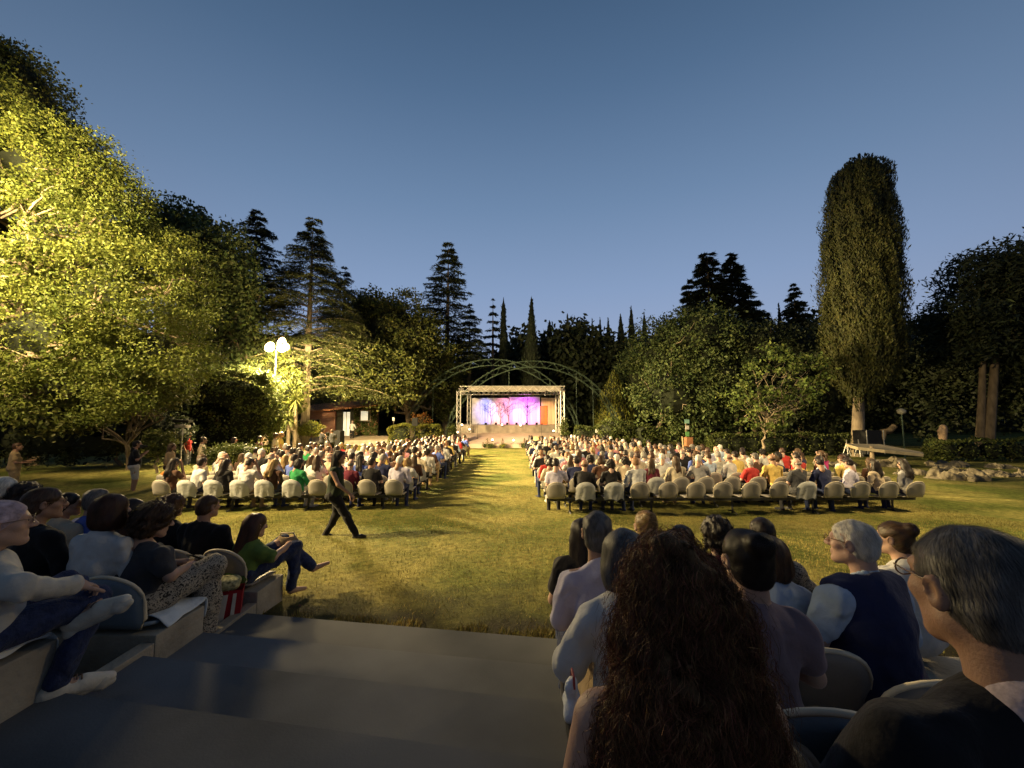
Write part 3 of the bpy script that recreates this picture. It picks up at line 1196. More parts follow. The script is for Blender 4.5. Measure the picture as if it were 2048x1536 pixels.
def back_mesh(w=.45, h=.40, th=.022, rake=.22, dish=.05):
    P = shell_outline(w, h)
    V, Fs = [], []
    rings = [1.0, .72, .38]
    for side_, off in ((0, 0.0), (1, th)):
        for rr in rings:
            for (x, z) in P:
                xx, zz = x * rr, h * .45 + (z - h * .45) * rr
                yb = -rake * zz - dish * (1 - (xx / (w * .5)) ** 2) * (1 if True else 0) * .9
                V.append((xx, yb - off * (1 if rr < .99 else .75), zz))
    n = len(P)
    for s_ in (0, 1):
        o_ = s_ * 3 * n
        for r_i in range(2):
            for k in range(n):
                k2 = (k + 1) % n
                q = (o_ + r_i * n + k, o_ + r_i * n + k2, o_ + (r_i + 1) * n + k2, o_ + (r_i + 1) * n + k)
                Fs.append(q if s_ else q[::-1])
        inner = tuple(o_ + 2 * n + k for k in range(n))
        Fs.append(inner if s_ else inner[::-1])
    for k in range(n):
        k2 = (k + 1) % n
        Fs.append((k, k2, 3 * n + k2, 3 * n + k))
    me = bpy.data.meshes.new('backrest')
    me.from_pydata(V, [], Fs)
    me.polygons.foreach_set('use_smooth', [True] * len(Fs))
    me.update()
    return me, [(V[k][0], V[k][1] - th * .4, V[k][2]) for k in range(n)]


def make_chair(label, m=None, rim=True, cat='seat', group=None, w=.45, h=.40, by=-.19, bz=.04):
    """moulded seat shell: pan, rounded back and raised rim; origin on the surface it is bolted to"""
    t = empty('seat_shell', label=label, cat=cat, group=group)
    me, edge = back_mesh(w, h)
    b = link('backrest', me, m or M_SHELL, t, (0, by, bz))
    s = MB()
    s.tube(edge, .012, 6)
    s.build('rim', M_RIM, b, smooth=True)
    p = MB()
    N_ = 7
    V, Fs = [], []
    for zo in (0, -.022):
        for j in range(N_):
            for i in range(N_):
                x, y = -w * .5 + w * i / (N_ - 1), -.20 + .42 * j / (N_ - 1)
                if j == N_ - 1 or j == 0:
                    x *= .9
                z = .055 - .025 * math.cos(x / w * math.pi) * math.cos((y) / .5 * math.pi) + (.02 if j == 0 else 0) - (.018 if j == N_ - 1 else 0)
                V.append((x, y, z + zo))
    for o_ in (0, 1):
        for j in range(N_ - 1):
            for i in range(N_ - 1):
                a = o_ * N_ * N_ + j * N_ + i
                q = (a, a + 1, a + N_ + 1, a + N_)
                Fs.append(q if not o_ else q[::-1])
    ring = [i for i in range(N_)] + [j * N_ + N_ - 1 for j in range(1, N_)] + [(N_ - 1) * N_ + i for i in range(N_ - 2, -1, -1)] + [j * N_ for j in range(N_ - 2, 0, -1)]
    for k in range(len(ring)):
        a, b2 = ring[k], ring[(k + 1) % len(ring)]
        Fs.append((a, N_ * N_ + a, N_ * N_ + b2, b2))
    p.add(V, Fs)
    p.build('seat_pan', m or M_SHELL, t, smooth=True)
    k_ = MB()
    k_.box((0, 0, .012), (.20, .12, .05))
    k_.build('bracket', M_BEAM, t)
    return t


def cover_mesh(w=.47, h=.40, drop=.34, seed=0, front=False):
    """cloth slipped over the back of a seat, sagging in folds"""
    rs = np.random.default_rng(seed)
    P = shell_outline(w, h, 18)[2:-2]
    V, Fs = [], []
    n = len(P)
    ph = rs.uniform(0, 6.28, 4)
    lev = [0, .25, .5, .75, 1.0]
    for sgn in (1, -1):
        for li, l in enumerate(lev):
            for k, (x, z) in enumerate(P):
                f = 1 - l
                xx = x * (1 + .03 * l)
                zb = -.02 if sgn < 0 else .10
                zz = z * f + zb * l + (.02 if l == 1 else 0) * math.sin(k * .9 + ph[0])
                yb = -.22 * zz - .045 * (1 - (xx / (w * .5)) ** 2)
                off = .018 + .010 * math.sin(3 * xx / w * 6 + ph[1] + l * 3) * l + .008 * math.sin(9 * l + xx * 22 + ph[2]) * (l > .1)
                V.append((xx, yb - .012 + sgn * off * (1 if l else .7), zz + (.008 if l == 0 else 0)))
    for s_ in (0, 1):
        for li in range(len(lev) - 1):
            for k in range(n - 1):
                a = (s_ * len(lev) + li) * n + k
                q = (a, a + 1, a + n + 1, a + n)
                Fs.append(q if s_ else q[::-1])
    for k in range(n - 1):
        Fs.append((k, k + 1, len(lev) * n + k + 1, len(lev) * n + k))
    me = bpy.data.meshes.new('cover')
    me.from_pydata(V, [], Fs)
    me.polygons.foreach_set('use_smooth', [True] * len(Fs))
    me.update()
    return me
# ---------------------------------------------------------------- seating block on the lawn: beams, shells, audience
BY0, DY = {0: 10.05, 1: 9.60}, .85
X0, DX = {0: -2.97, 1: 1.08}, {0: -.635, 1: .67}
SIDE = {0: 'street-lamp side', 1: 'tall-cypress side'}
NROW = 18


def row_word(k):
    return 'back row' if k == 0 else ORD[k] + ' row from back'


def seat_word(j):
    return 'aisle seat' if j == 0 else ORD[j] + ' from aisle'


def ncols(s, y):
    if s == 0:
        xl = np.interp(y, [10, 16, 17.1, 17.6, 25], [-8.9, -9.5, -9.1, -6.4, -5.0])
        return int((X0[0] - xl) / .635) + 1
    xr = np.interp(y, [9.5, 13.8, 16, 18.6, 25], [9.9, 10.2, 8.3, 6.6, 6.3])
    return int((xr - X0[1]) / .67) + 1


proto = make_chair('beige shell seat, aisle seat, back row, street-lamp side', group='shell seats on the lawn')
first_chair = [True]


def place_chair(s, k, j, x, y, z, m=None):
    lab = f'beige shell seat, {seat_word(j)}, {row_word(k)}, {SIDE[s]}'
    if first_chair[0]:
        o = proto
        first_chair[0] = False
    elif k < 3 or j == 0:
        o = copy_tree(proto)
    else:
        return None
    o.location = (x, y, z)
    o.rotation_euler = (0, 0, random.uniform(-.05, .05))
    o['label'] = lab
    return o


COVERS = [cover_mesh(seed=i) for i in range(4)]
for me in COVERS:
    me.materials.append(M_COVER)
SHIRTS = [('white', CL['white'], 19), ('cream', CL['cream'], 9), ('lilac', CL['lilac'], 6), ('pale blue', CL['paleblue'], 6), ('beige', CL['beige'], 8), ('black', CL['black'], 20), ('navy', CL['navy'], 8), ('blue', CL['blue'], 3), ('green', CL['green'], 1),
          ('red', CL['red'], 4), ('pink', CL['pink'], 4), ('brown', CL['brown'], 8), ('yellow', CL['yellow'], 3), ('grey', CL['grey'], 5), ('wine red', CL['wine'], 3), ('off-white', CL['offwhite'], 8), ('magenta', CL['magenta'], 1), ('mint', CL['mint'], 1)]
HAIRS = [('dark', 'dark', 42), ('brown', 'brown', 28), ('grey', 'grey', 8), ('white', 'white', 5), ('fair', 'blond', 9), ('greying', 'salt', 7)]
STYLES = [('short', 28), ('cropped', 14), ('fringe', 7), ('bob', 14), ('long', 20), ('tail', 5), ('bun', 5), ('curly', 8), ('cap', 1)]
LEGM = [CL['denim'], CL['black'], CL['charcoal'], CL['tan'], CL['navy'], CL['white']]
SH = {n: m for n, m, _ in SHIRTS}
SH['orange'] = CL['orange']
# people one can make out in the last two rows: (side, row, seat): (hair style, hair colour, top, turn of the body)
KNOWN = {(0, 0, 0): ('short', 'white', 'lilac', .0), (0, 0, 1): ('short', 'dark', 'black', .1), (0, 0, 2): ('fringe', 'salt', 'wine red', .1), (0, 0, 3): None, (0, 0, 4): ('bob', 'dark', 'green', .25),
         (0, 0, 5): ('long', 'blond', 'brown', 0), (0, 0, 6): ('short', 'dark', 'white', 0), (0, 0, 7): ('long', 'dark', 'black', 0), (0, 0, 8): ('short', 'dark', 'white', .3), (0, 0, 9): ('long', 'dark', 'brown', .2),
         (0, 1, 0): ('bob', 'blond', 'white', 0), (0, 1, 1): ('short', 'grey', 'navy', .1), (0, 1, 2): ('long', 'dark', 'blue', 0), (0, 1, 3): ('short', 'dark', 'pink', .2), (0, 1, 4): ('long', 'brown', 'white', -.1),
         (0, 1, 5): ('short', 'dark', 'blue', .3), (0, 1, 6): ('fringe', 'grey', 'white', 0), (0, 1, 7): ('cap', 'white', 'white', 0), (0, 1, 8): ('fringe', 'grey', 'off-white', .1), (0, 1, 9): ('bob', 'brown', 'cream', .2),
         (1, 0, 0): ('short', 'dark', 'lilac', 0), (1, 0, 1): ('fringe', 'brown', 'black', .3), (1, 0, 2): ('curly', 'dark', 'black', 0), (1, 0, 3): ('short', 'blond', 'white', -.25), (1, 0, 4): None, (1, 0, 5): None, (1, 0, 6): None,
         (1, 0, 7): None, (1, 0, 8): None, (1, 0, 9): ('fringe', 'grey', 'charcoal', -.1), (1, 0, 10): ('short', 'dark', 'navy', -.1), (1, 0, 11): ('short', 'dark', 'lilac', -.9), (1, 0, 12): ('long', 'dark', 'beige', -.2), (1, 0, 13): ('long', 'dark', 'grey', -.3),
         (1, 1, 0): ('bob', 'dark', 'cream', 0), (1, 1, 1): ('short', 'dark', 'navy', 0), (1, 1, 2): ('bob', 'brown', 'brown', 0), (1, 1, 3): ('curly', 'dark', 'beige', .1), (1, 1, 4): ('long', 'brown', 'wine red', 0), (1, 1, 5): ('long', 'brown', 'cream', 0),
         (1, 1, 6): ('short', 'white', 'grey', .3), (1, 1, 7): None, (1, 1, 8): ('short', 'white', 'red', -.1), (1, 1, 9): ('fringe', 'brown', 'yellow', .1), (1, 1, 10): ('bun', 'dark', 'yellow', -.2), (1, 1, 11): ('short', 'dark', 'paleblue', -.6)}
SH['paleblue'] = CL['paleblue']
SH['charcoal'] = CL['charcoal']


def pick(rs, tab):
    w = np.array([t[-1] for t in tab], float)
    return tab[rs.choice(len(tab), p=w / w.sum())]


HN = {'dark': 'dark', 'brown': 'brown', 'grey': 'grey', 'white': 'white', 'blond': 'fair', 'salt': 'greying'}
STN = {'short': 'short-{}-haired', 'cropped': 'cropped-{}-haired', 'fringe': 'balding {}-haired', 'bob': '{}-bob-haired', 'long': 'long-{}-haired', 'tail': '{}-ponytailed', 'bun': '{}-bun-haired', 'curly': 'curly-{}-haired', 'cap': '{}-capped'}
rs = np.random.default_rng(42)
N_IND, n_ind = 258, 0
rest = []
seats = [(s, k, j) for k in range(NROW) for s in (0, 1) for j in range(ncols(s, BY0[s] + DY * k))]
seats.sort(key=lambda t: BY0[t[0]] + DY * t[1])
covered = {(0, 0, 4), (0, 0, 5), (0, 0, 6), (0, 0, 7), (0, 0, 8), (1, 0, 1), (1, 0, 2), (1, 0, 9), (0, 1, 0), (0, 3, 0), (0, 5, 0), (0, 8, 0), (1, 2, 0), (1, 1, 4), (1, 4, 0)}
for (s, k, j) in seats:
    y = BY0[s] + DY * k + rs.normal(0, .015) + .012 * j * (1 if s else -1)
    x = X0[s] + DX[s] * j + rs.normal(0, .02)
    if s == 0 and k > 9:
        x += .10 * (k - 9) * 0
    z = gz(x, y)
    if s == 0 and x < -9.3:
        z = gz(-9, y)
    c_ = place_chair(s, k, j, x, y, z + .36)
    if (s, k, j) in covered:
        cv = link('seat_cover', COVERS[(j + k) % 4], None, None, (x, y - .19, z + .40))
        tag(cv, f'pale cloth cover slipped over the {seat_word(j)}{"" if j == 0 else " seat"}, {row_word(k)}, {SIDE[s]}', 'seat cover', 'cloth seat covers')
    kn = KNOWN.get((s, k, j), 0)
    if kn is None:
        continue
    if kn:
        st, hc, tn, turn = kn
    else:
        if rs.random() < (.10 if k < 14 else .2):
            continue
        hc = pick(rs, HAIRS)[1]
        st = pick(rs, STYLES)[0]
        if hc in ('white', 'grey', 'salt') and st in ('long', 'tail', 'bun'):
            st = 'short'
        if st == 'fringe' and hc == 'dark':
            hc = 'grey'
        tn = pick(rs, SHIRTS)[0]
        turn = rs.normal(0, .22) + (.10 if s == 0 else -.12)
    pose = int(rs.integers(0, len(POSES)))
    female = st in ('bob', 'long', 'tail', 'bun', 'curly')
    sc = rs.normal(.965 if female else 1.015, .03)
    toward = math.atan2(-x * .75 + .8, 33 - y) * .5
    yaw = turn + toward
    item = (x, y - .0, z + .52, yaw, pose, st, hc, tn, int(rs.integers(0, 3)), int(rs.integers(0, len(LEGM))), sc)
    if n_ind < N_IND:
        n_ind += 1
        tw = 'pale-blue' if tn == 'paleblue' else tn.replace(' ', '-')
        lab = f'{STN[st].format("white" if st == "cap" else HN[hc])} person in {tw} top, {seat_word(j)}, {row_word(k)}, {SIDE[s]}'
        hm_ = CL['white'] if st == 'cap' else HAIR[hc]
        crowd_person(lab, item[0], item[1], item[2], yaw, pose, st, hm_, SH[tn], LEGM[item[9]], SKIN[item[8]], sc, 'audience seated on the lawn')
    else:
        rest.append(item)
print('crowd individuals', n_ind, 'rest', len(rest))

# the rows nearest the stage, a few pixels each, read as one mass
mats_c = list(dict.fromkeys([SH[i[7]] for i in rest] + [HAIR[i[6]] for i in rest] + SKIN + LEGM))
Vc, Qc, Mc, n0 = [], [], [], 0


def me_arrays(me):
    V = np.empty(len(me.vertices) * 3, np.float32)
    me.vertices.foreach_get('co', V)
    Q = np.empty(len(me.polygons) * 4, np.int32)
    me.loops.foreach_get('vertex_index', Q)
    mi = np.empty(len(me.polygons), np.int32)
    me.polygons.foreach_get('material_index', mi)
    return V.reshape(-1, 3), Q.reshape(-1, 4), mi


PA = [(me_arrays(p['body']), me_arrays(p['shirt']), np.array(p['mw'])) for p in POSES]
HA = {k_: me_arrays(v_) for k_, v_ in CROWD_HAIR.items()}
for (x, y, z, yaw, pose, st, hc, tn, sk, lg, sc) in rest:
    M = rotz(-yaw) * sc
    for part in range(3):
        if part < 2:
            V, Q, mi = PA[pose][part]
            ms = [SKIN[sk], LEGM[lg]] if part == 0 else [SH[tn]]
        else:
            V, Q, mi = HA[st]
            mw = PA[pose][2]
            V = V @ mw[:3, :3].T + mw[:3, 3]
            ms = [HAIR[hc]]
        Vc.append(V @ M.T + np.array([x, y, z]))
        Qc.append(Q + n0)
        n0 += len(V)
        Mc.append(np.array([mats_c.index(q) for q in ms])[mi])
if rest:
    cr_o = link('crowd', npmesh('crowd', np.concatenate(Vc), np.concatenate(Qc), True, np.concatenate(Mc)), mats_c)
    tag(cr_o, 'dense seated crowd filling the rows nearest the stage', 'crowd', kind='stuff')

# steel beams that carry the seats
for s in (0, 1):
    for k in range(NROW):
        y = BY0[s] + DY * k
        n = ncols(s, y)
        xa, xb = X0[s] - DX[s] * .35, X0[s] + DX[s] * (n - 1 + .35)
        zc = gz((xa + xb) / 2 if abs(xa + xb) < 18 else -9, y)
        t = empty('seat_beam', (0, y, zc), 0, f'dark steel beam on short legs under the seats, {row_word(k)}, {SIDE[s]}', 'seat beam', 'steel beams under the lawn seats')
        b = MB()
        b.box(((xa + xb) / 2, .02 + .012 * (n - 1) / 2 * (1 if s else -1), .325), (abs(xb - xa), .06, .07), rz=.012 / abs(DX[s]) * (1 if s == 1 else 1))
        b.build('beam', M_BEAM, t)
        for q in range(0, n, 3 if k < 4 else 100):
            l = MB()
            xx = X0[s] + DX[s] * (q + .5)
            yy = .02 + .012 * (q + .5) * (1 if s else -1)
            l.tube([(xx, yy, .32), (xx, yy, -.02)], .024, 6)
            l.tube([(xx, yy + .20, .0), (xx, yy, .05), (xx, yy - .20, .0)], .016, 5)
            l.build('leg', M_BEAM, t)
# ---------------------------------------------------------------- stage
M_ALU = mat('aluminium', (.55, .52, .47), .45, .08, 8, metal=.35)
M_STONE = mat('stage_stone', (.30, .25, .20), .9, .25, 2.2, .5, 18, detail=8)
M_DECK = mat('stage_floor', (.44, .33, .26), .8, .16, .9, .2, 14, detail=8)
M_BLACK = mat('matt_black', (.012, .012, .013), .6)
M_GREEN_STEEL = mat('green_steel', (.085, .125, .08), .55, .15, 4)
M_PANEL = mat('stage_cloth', (.55, .54, .54), .9, .04, 2, .15, 6)
M_GREYWING = mat('stage_wing', (.40, .37, .38), .9, .2, 3, .3, 9)
M_ORANGE = mat('orange_panel', (.75, .20, .06), .8, .08, 3)
M_TANPANEL = mat('tan_panel', (.62, .48, .33), .8, .12, 3, stretch=(4, 1, .4))
M_INK = mat('painted_tree', (.03, .012, .06), .9)
st = empty('stage', (0, 30.4, 0), 0, 'wide stone stage with sloping pale floor and raised rear platform below the metal arches', 'stage')
f_ = MB()
n = 24
V, Fs = [], []
for i in range(n + 1):
    x = -4.75 + 9.5 * i / n
    bow = .55 * (1 - (x / 4.75) ** 2)
    V += [(x, -bow + .45, -.1), (x, -bow + .45, .36), (x, 3.2, 1.08)]
for i in range(n):
    a = i * 3
    Fs += [(a, a + 3, a + 4, a + 1), (a + 1, a + 4, a + 5, a + 2)]
f_.add(V, Fs)
f_.build('floor', M_DECK, st)
f_ = MB()
V, Fs = [], []
for i in range(n + 1):
    x = -4.9 + 9.8 * i / n
    y = 3.0 + .9 * (x / 4.9) ** 2
    V += [(x, y, .3), (x, y, 1.74), (x, 6.2, 1.78), (x, 6.2, .3)]
for i in range(n):
    a = i * 4
    Fs += [(a, a + 4, a + 5, a + 1), (a + 1, a + 5, a + 6, a + 2), (a + 2, a + 6, a + 7, a + 3)]
f_.add(V, Fs)
f_.build('rear_platform', M_STONE, st)


def truss(mb, p0, p1, s=.29, r=.024, bays=None):
    p0, p1 = Vector(p0), Vector(p1)
    d = (p1 - p0)
    L = d.length
    d.normalize()
    a = d.cross(Vector((0, 1, 0)) if abs(d.y) < .9 else Vector((1, 0, 0))).normalized()
    b = d.cross(a)
    cs = [(a * i + b * j) * (s / 2) for i, j in ((1, 1), (1, -1), (-1, -1), (-1, 1))]
    for c in cs:
        mb.tube([p0 + c, p1 + c], r, 6)
    nb = bays or max(2, int(L / .42))
    for k in range(nb):
        q0, q1 = p0 + d * (L * k / nb), p0 + d * (L * (k + 1) / nb)
        for i in range(4):
            c0, c1 = cs[i], cs[(i + 1) % 4]
            mb.tube([q0 + (c0 if k % 2 else c1), q1 + (c1 if k % 2 else c0)], r * .6, 4, False)


tr = empty('lighting_truss', (0, 31, 0), 0, 'square aluminium lighting truss framing the stage opening', 'truss')
for nm, p0, p1, s in (('front_beam', (-4.2, 0, 4.74), (4.25, 0, 4.74), .40), ('rear_beam', (-4.35, 2.4, 4.53), (4.1, 2.4, 4.53), .29), ('post', (-4.28, 0, .35), (-4.28, 0, 4.52), .29), ('post', (4.05, 0, .35), (4.05, 0, 4.52), .29),
                      ('post', (-3.72, 2.4, 1.1), (-3.72, 2.4, 4.38), .27), ('post', (3.92, 2.4, 1.1), (3.92, 2.4, 4.38), .27), ('side_beam', (-4.2, .2, 4.66), (-4.2, 2.25, 4.56), .27), ('side_beam', (4.1, .2, 4.66), (4.1, 2.25, 4.56), .27)):
    m_ = MB()
    truss(m_, p0, p1, s)
    m_.build(nm, M_ALU, tr)
m_ = MB()
m_.box((.2, -.04, 4.74), (7.4, .03, .30))
m_.build('valance', mat('valance_cloth', (.30, .26, .22), .9, .2, 5, .3, 8), tr)

bd = empty('stage_backdrop', (0, 35.0, 1.76), 0, 'pale fabric backdrop panels washed in blue, pink and violet light', 'backdrop')
for nm, u0, u1, z1, m in (('grey_wing', 944, 960.5, 2.38, M_GREYWING), ('panel', 961, 985.5, 2.4, M_PANEL), ('panel', 986, 1017.5, 2.4, M_PANEL), ('panel', 1018.5, 1055, 2.48, M_PANEL), ('panel', 1055.6, 1080, 2.5, M_PANEL),
                          ('orange_door', 1081, 1094, 1.66, M_ORANGE), ('tan_wing', 1095, 1113, 2.4, M_TANPANEL)):
    xa, xb = (u0 - 1024) / 770 * 35, (u1 - 1024) / 770 * 35
    m_ = MB()
    N_ = max(2, int((xb - xa) / .12))
    V, Fs = [], []
    for i in range(N_ + 1):
        x = xa + (xb - xa) * i / N_
        yy = .015 * math.sin(x * 9) + .01 * math.sin(x * 23)
        V += [(x, yy, 0), (x, yy, z1), (x, yy + .04, z1), (x, yy + .04, 0)]
    for i in range(N_):
        a = 4 * i
        Fs += [(a, a + 4, a + 5, a + 1), (a + 1, a + 5, a + 6, a + 2), (a + 2, a + 6, a + 7, a + 3)]
    Fs += [(0, 1, 2, 3), (4 * N_ + 3, 4 * N_ + 2, 4 * N_ + 1, 4 * N_)]
    m_.add(V, Fs)
    m_.build(nm, m, bd)
xa, xb = (1081 - 1024) / 770 * 35, (1113 - 1024) / 770 * 35
m_ = MB()
m_.box(((xa + xb) / 2 - .35, .02, 2.05), (.62, .04, .72))
m_.build('upper_panel', M_TANPANEL, bd)


def bare_tree(u, hgt, seed, label):
    rs = np.random.default_rng(seed)
    m_ = MB()
    x = (u - 1024) / 770 * 34.8

    def grow(p, ang, L, r, dep):
        q = (p[0] + L * math.sin(ang), p[1] + rs.normal(0, .012), p[2] + L * math.cos(ang))
        mid = ((p[0] + q[0]) / 2 + rs.normal(0, .02), (p[1] + q[1]) / 2, (p[2] + q[2]) / 2)
        m_.tube([p, mid, q], [r, r * .85, r * .7], 4, False)
        if dep:
            for k in range(2 + (rs.random() < .5)):
                grow(q, ang * .8 + rs.normal(0, .55), L * rs.uniform(.6, .85), r * .62, dep - 1)
        elif False:
            pass
    p = (0, 0, 0)
    for k in range(4):
        q = (p[0] + rs.normal(0, .03), 0, p[2] + hgt * .16)
        m_.tube([p, q], [.034 - .005 * k, .029 - .005 * k], 5, False)
        if k:
            for s in (1, -1):
                grow(q, s * rs.uniform(.4, 1.0), hgt * .17, .014, 4)
        p = q
    grow(p, .1, hgt * .16, .014, 3)
    o = m_.build('bare_tree', M_INK, None, loc=(x, 34.82, 1.77))
    tag(o, label, 'stage tree', 'bare stage trees')


bare_tree(982, 2.2, 3, 'thin bare stage tree before the seam of the blue and pink panels')
bare_tree(1018.5, 2.35, 8, 'bare stage tree at the middle seam of the backdrop, tallest')
bare_tree(1055, 2.3, 15, 'bare stage tree with violet panels behind, nearest the orange door')
bare_tree(1001, 1.9, 21, 'smallest bare stage tree before the pink panel')
M_LENS_W = emit('lens_warm', (1.0, .72, .42), 14)
M_LENS_OFF = mat('lens_dark', (.1, .1, .12), .2)


def spot(name, loc, to, col, power, size=60, blend=.8, radius=.08, parent=None):
    l = bpy.data.lights.new(name, 'SPOT')
    l.energy, l.color = power, col
    l.spot_size, l.spot_blend, l.shadow_soft_size = R(size), blend, radius
    o = bpy.data.objects.new(name, l)
    COL.objects.link(o)
    d = Vector(to) - Vector(loc)
    M_ = d.to_track_quat('-Z', 'Y').to_matrix().to_4x4()
    M_.translation = Vector(loc)
    o.matrix_world = M_
    return o


def fixture(x, y, z, to, lens, label, col=None, power=0, size=60, group='spotlights on the truss'):
    """can-shaped stage light hanging from the truss"""
    t = empty('stage_light', (x, y, z), 0, label, 'stage light', group)
    d = (Vector(to) - Vector((x, y, z))).normalized()
    a = MB()
    a.tube([-d * .16, -d * .12, d * .12, d * .17], [.05, .085, .095, .10], 10)
    a.build('housing', M_BLACK, t)
    b = MB()
    b.tube([d * .171, d * .176], [.088, .088], 10)
    b.build('lens', lens, t)
    k = MB()
    k.tube([(-.11, 0, 0), (-.11, 0, .16), (.11, 0, .16), (.11, 0, 0)], .012, 4)
    k.build('yoke', M_BLACK, t)
    if power:
        spot('stage_spot', Vector((x, y, z)) + d * .22, to, col, power, size)


WARM = (1.0, .62, .36)
fixture(-3.3, 30.72, 4.40, (-1.2, 32.0, .8), M_LENS_W, 'black can spotlight under the front truss beam, end nearest the house', WARM, 420, 58)
fixture(-1.7, 30.72, 4.40, (-2.4, 35, 3.0), M_LENS_OFF, 'black can spotlight under the front truss beam, second from the house end', (.12, .22, 1.0), 2000, 34)
fixture(-.2, 30.72, 4.40, (-.7, 35, 3.0), M_LENS_OFF, 'black can spotlight at the middle of the front truss beam', (1.0, .22, .50), 1700, 40)
fixture(1.1, 30.72, 4.40, (1.4, 35, 3.0), M_LENS_OFF, 'black can spotlight just past the middle of the front truss beam', (.75, .12, 1.0), 2100, 44)
fixture(1.6, 30.72, 4.40, (.4, 35, 3.0), M_LENS_OFF, 'black can spotlight beside the middle pair on the front truss beam', (.75, .14, 1.0), 900, 44)
fixture(3.4, 30.72, 4.40, (3.2, 35, 2.8), M_LENS_W, 'black can spotlight under the front truss beam, end nearest the cypress', (1.0, .42, .16), 700, 34)
fixture(2.7, 30.72, 4.40, (1.0, 32.0, .8), M_LENS_W, 'black can spotlight second from the cypress end of the front truss beam', WARM, 420, 58)
# wash lights on the rear platform, small black boxes with a red glow at the foot of the cloth
for i, u in enumerate((972, 992, 1014.5, 1033, 1053, 1073)):
    x = (u - 1024) / 770 * 34.2
    t = empty('floor_light', (x, 34.2, 1.75), 0, f'small black floor light at the foot of the backdrop, {ORD[i]} from the house end', 'floor light', 'floor lights along the backdrop')
    a = MB()
    a.box((0, 0, .09), (.20, .16, .18), rx=-.3)
    a.build('housing', M_BLACK, t)
    a = MB()
    a.box((0, .082, .115), (.15, .012, .12), rx=-.3)
    a.build('lens', emit('lens_red', (1.0, .10, .05), 3), t)
    spot('floor_spot', (x, 34.33, 1.92), (x, 35.0, 2.3), (1.0, .07, .06) if i else (.3, .1, 1.0), 22, 120)
# round footlamps on the stage edge
for i, (u, v, d) in enumerate(((985, 881, 30.5), (1027, 882, 30.2), (1107, 863, 32.2), (939, 860, 32.2), (1041, 852, 33.3), (1004, 851, 33.3), (924, 851, 31.6), (915, 866, 31.0))):
    p = at(u, v, d)
    t = empty('footlamp', p, 0, ['small round glowing lamp on the front lip, house end', 'small round glowing lamp on the front lip, cypress end', 'small round glowing lamp low by the truss post, cypress end', 'small round glowing lamp low by the rear truss post, house end',
                                 'small round glowing lamp at the platform foot, cypress end', 'small round glowing lamp at the platform foot, house end', 'small round glowing lamp on the front post, higher one', 'small round glowing lamp on the front post, lower one'][i], 'footlamp', 'glowing stage lamps')
    a = MB()
    a.lathe((0, 0, -.10), [(.02, 0), (.075, .02), (.08, .06), (.04, .10)], 10)
    a.build('base', M_BLACK, t)
    a = MB()
    a.lathe((0, 0, -.02), [(.03, 0), (.075, .035), (.085, .08), (.06, .13), (.015, .155)], 12)
    a.build('globe', emit('globe_warm', (1.0, .66, .38), 7), t, smooth=True)
# microphone stands
for u, lab in ((955, 'thin black microphone stand on the stage, house end'), (1083, 'thin black microphone stand on the stage, cypress end')):
    p = at(u, 872, 32.0)
    z0 = .36 + (32.0 - 30.85) / 2.75 * .72
    t = empty('microphone_stand', (p[0], 32.0, z0), 0, lab, 'microphone stand', 'microphone stands')
    a = MB()
    a.lathe((0, 0, 0), [(.16, 0), (.16, .02), (.02, .04)], 12)
    a.build('base', M_BLACK, t)
    a = MB()
    a.tube([(0, 0, .02), (0, 0, 1.15), (.04, -.12, 1.25)], .013, 6)
    a.build('pole', M_BLACK, t)
    a = MB()
    a.lathe((.05, -.14, 1.23), [(.02, -.06), (.03, 0), (.035, .04), (.015, .07)], 8)
    a.build('microphone', M_BLACK, t)
# pale parasol on the stage lip
p = at(1072, 874, 30.9)
t = empty('parasol', (p[0], 30.9, .38), 0, 'small pale orange parasol lying open on the stage front', 'parasol')
a = MB()
V, Fs = [], []
for k in range(12):
    for i, (r_, z) in enumerate(((.03, .56), (.22, .52), (.40, .40), (.48, .24))):
        an = 2 * math.pi * k / 12
        rr = r_ * (1 if k % 2 == 0 else .95)
        V.append((rr * math.cos(an), rr * math.sin(an), z))
for k in range(12):
    for i in range(3):
        a0, b0 = k * 4 + i, ((k + 1) % 12) * 4 + i
        Fs.append((a0, b0, b0 + 1, a0 + 1))
a.add(V, Fs)
a.build('canopy', mat('parasol_cloth', (.75, .48, .26), .8, .08, trans=.2), t)
a = MB()
a.tube([(0, 0, .54), (.0, -.0, .0)], .012, 6)
a.build('handle', M_ALU, t)

# monitors and speakers round the stage
M_SPK = mat('speaker_black', (.014, .014, .015), .7, .2, 30, .3, 90)


def speaker(label, x, y, z, w, d_, h_, rz=0.0, stand=0.0, group=None):
    t = empty('loudspeaker', (x, y, z), rz, label, 'loudspeaker', group)
    a = MB()
    a.box((0, 0, stand + h_ / 2), (w, d_, h_))
    a.build('cabinet', M_SPK, t, bevel=.02)
    a = MB()
    a.box((0, -d_ / 2 - .008, stand + h_ / 2), (w * .86, .012, h_ * .88))
    a.build('grille', M_BLACK, t)
    if stand:
        a = MB()
        a.tube([(0, 0, 0), (0, 0, stand)], .022, 8)
        a.build('pole', M_BLACK, t)
        for k in range(3):
            an = 2 * math.pi * k / 3 + .4
            a = MB()
            a.tube([(.45 * math.cos(an), .45 * math.sin(an), 0), (0, 0, .55)], .014, 5)
            a.build('leg', M_BLACK, t)
    return t


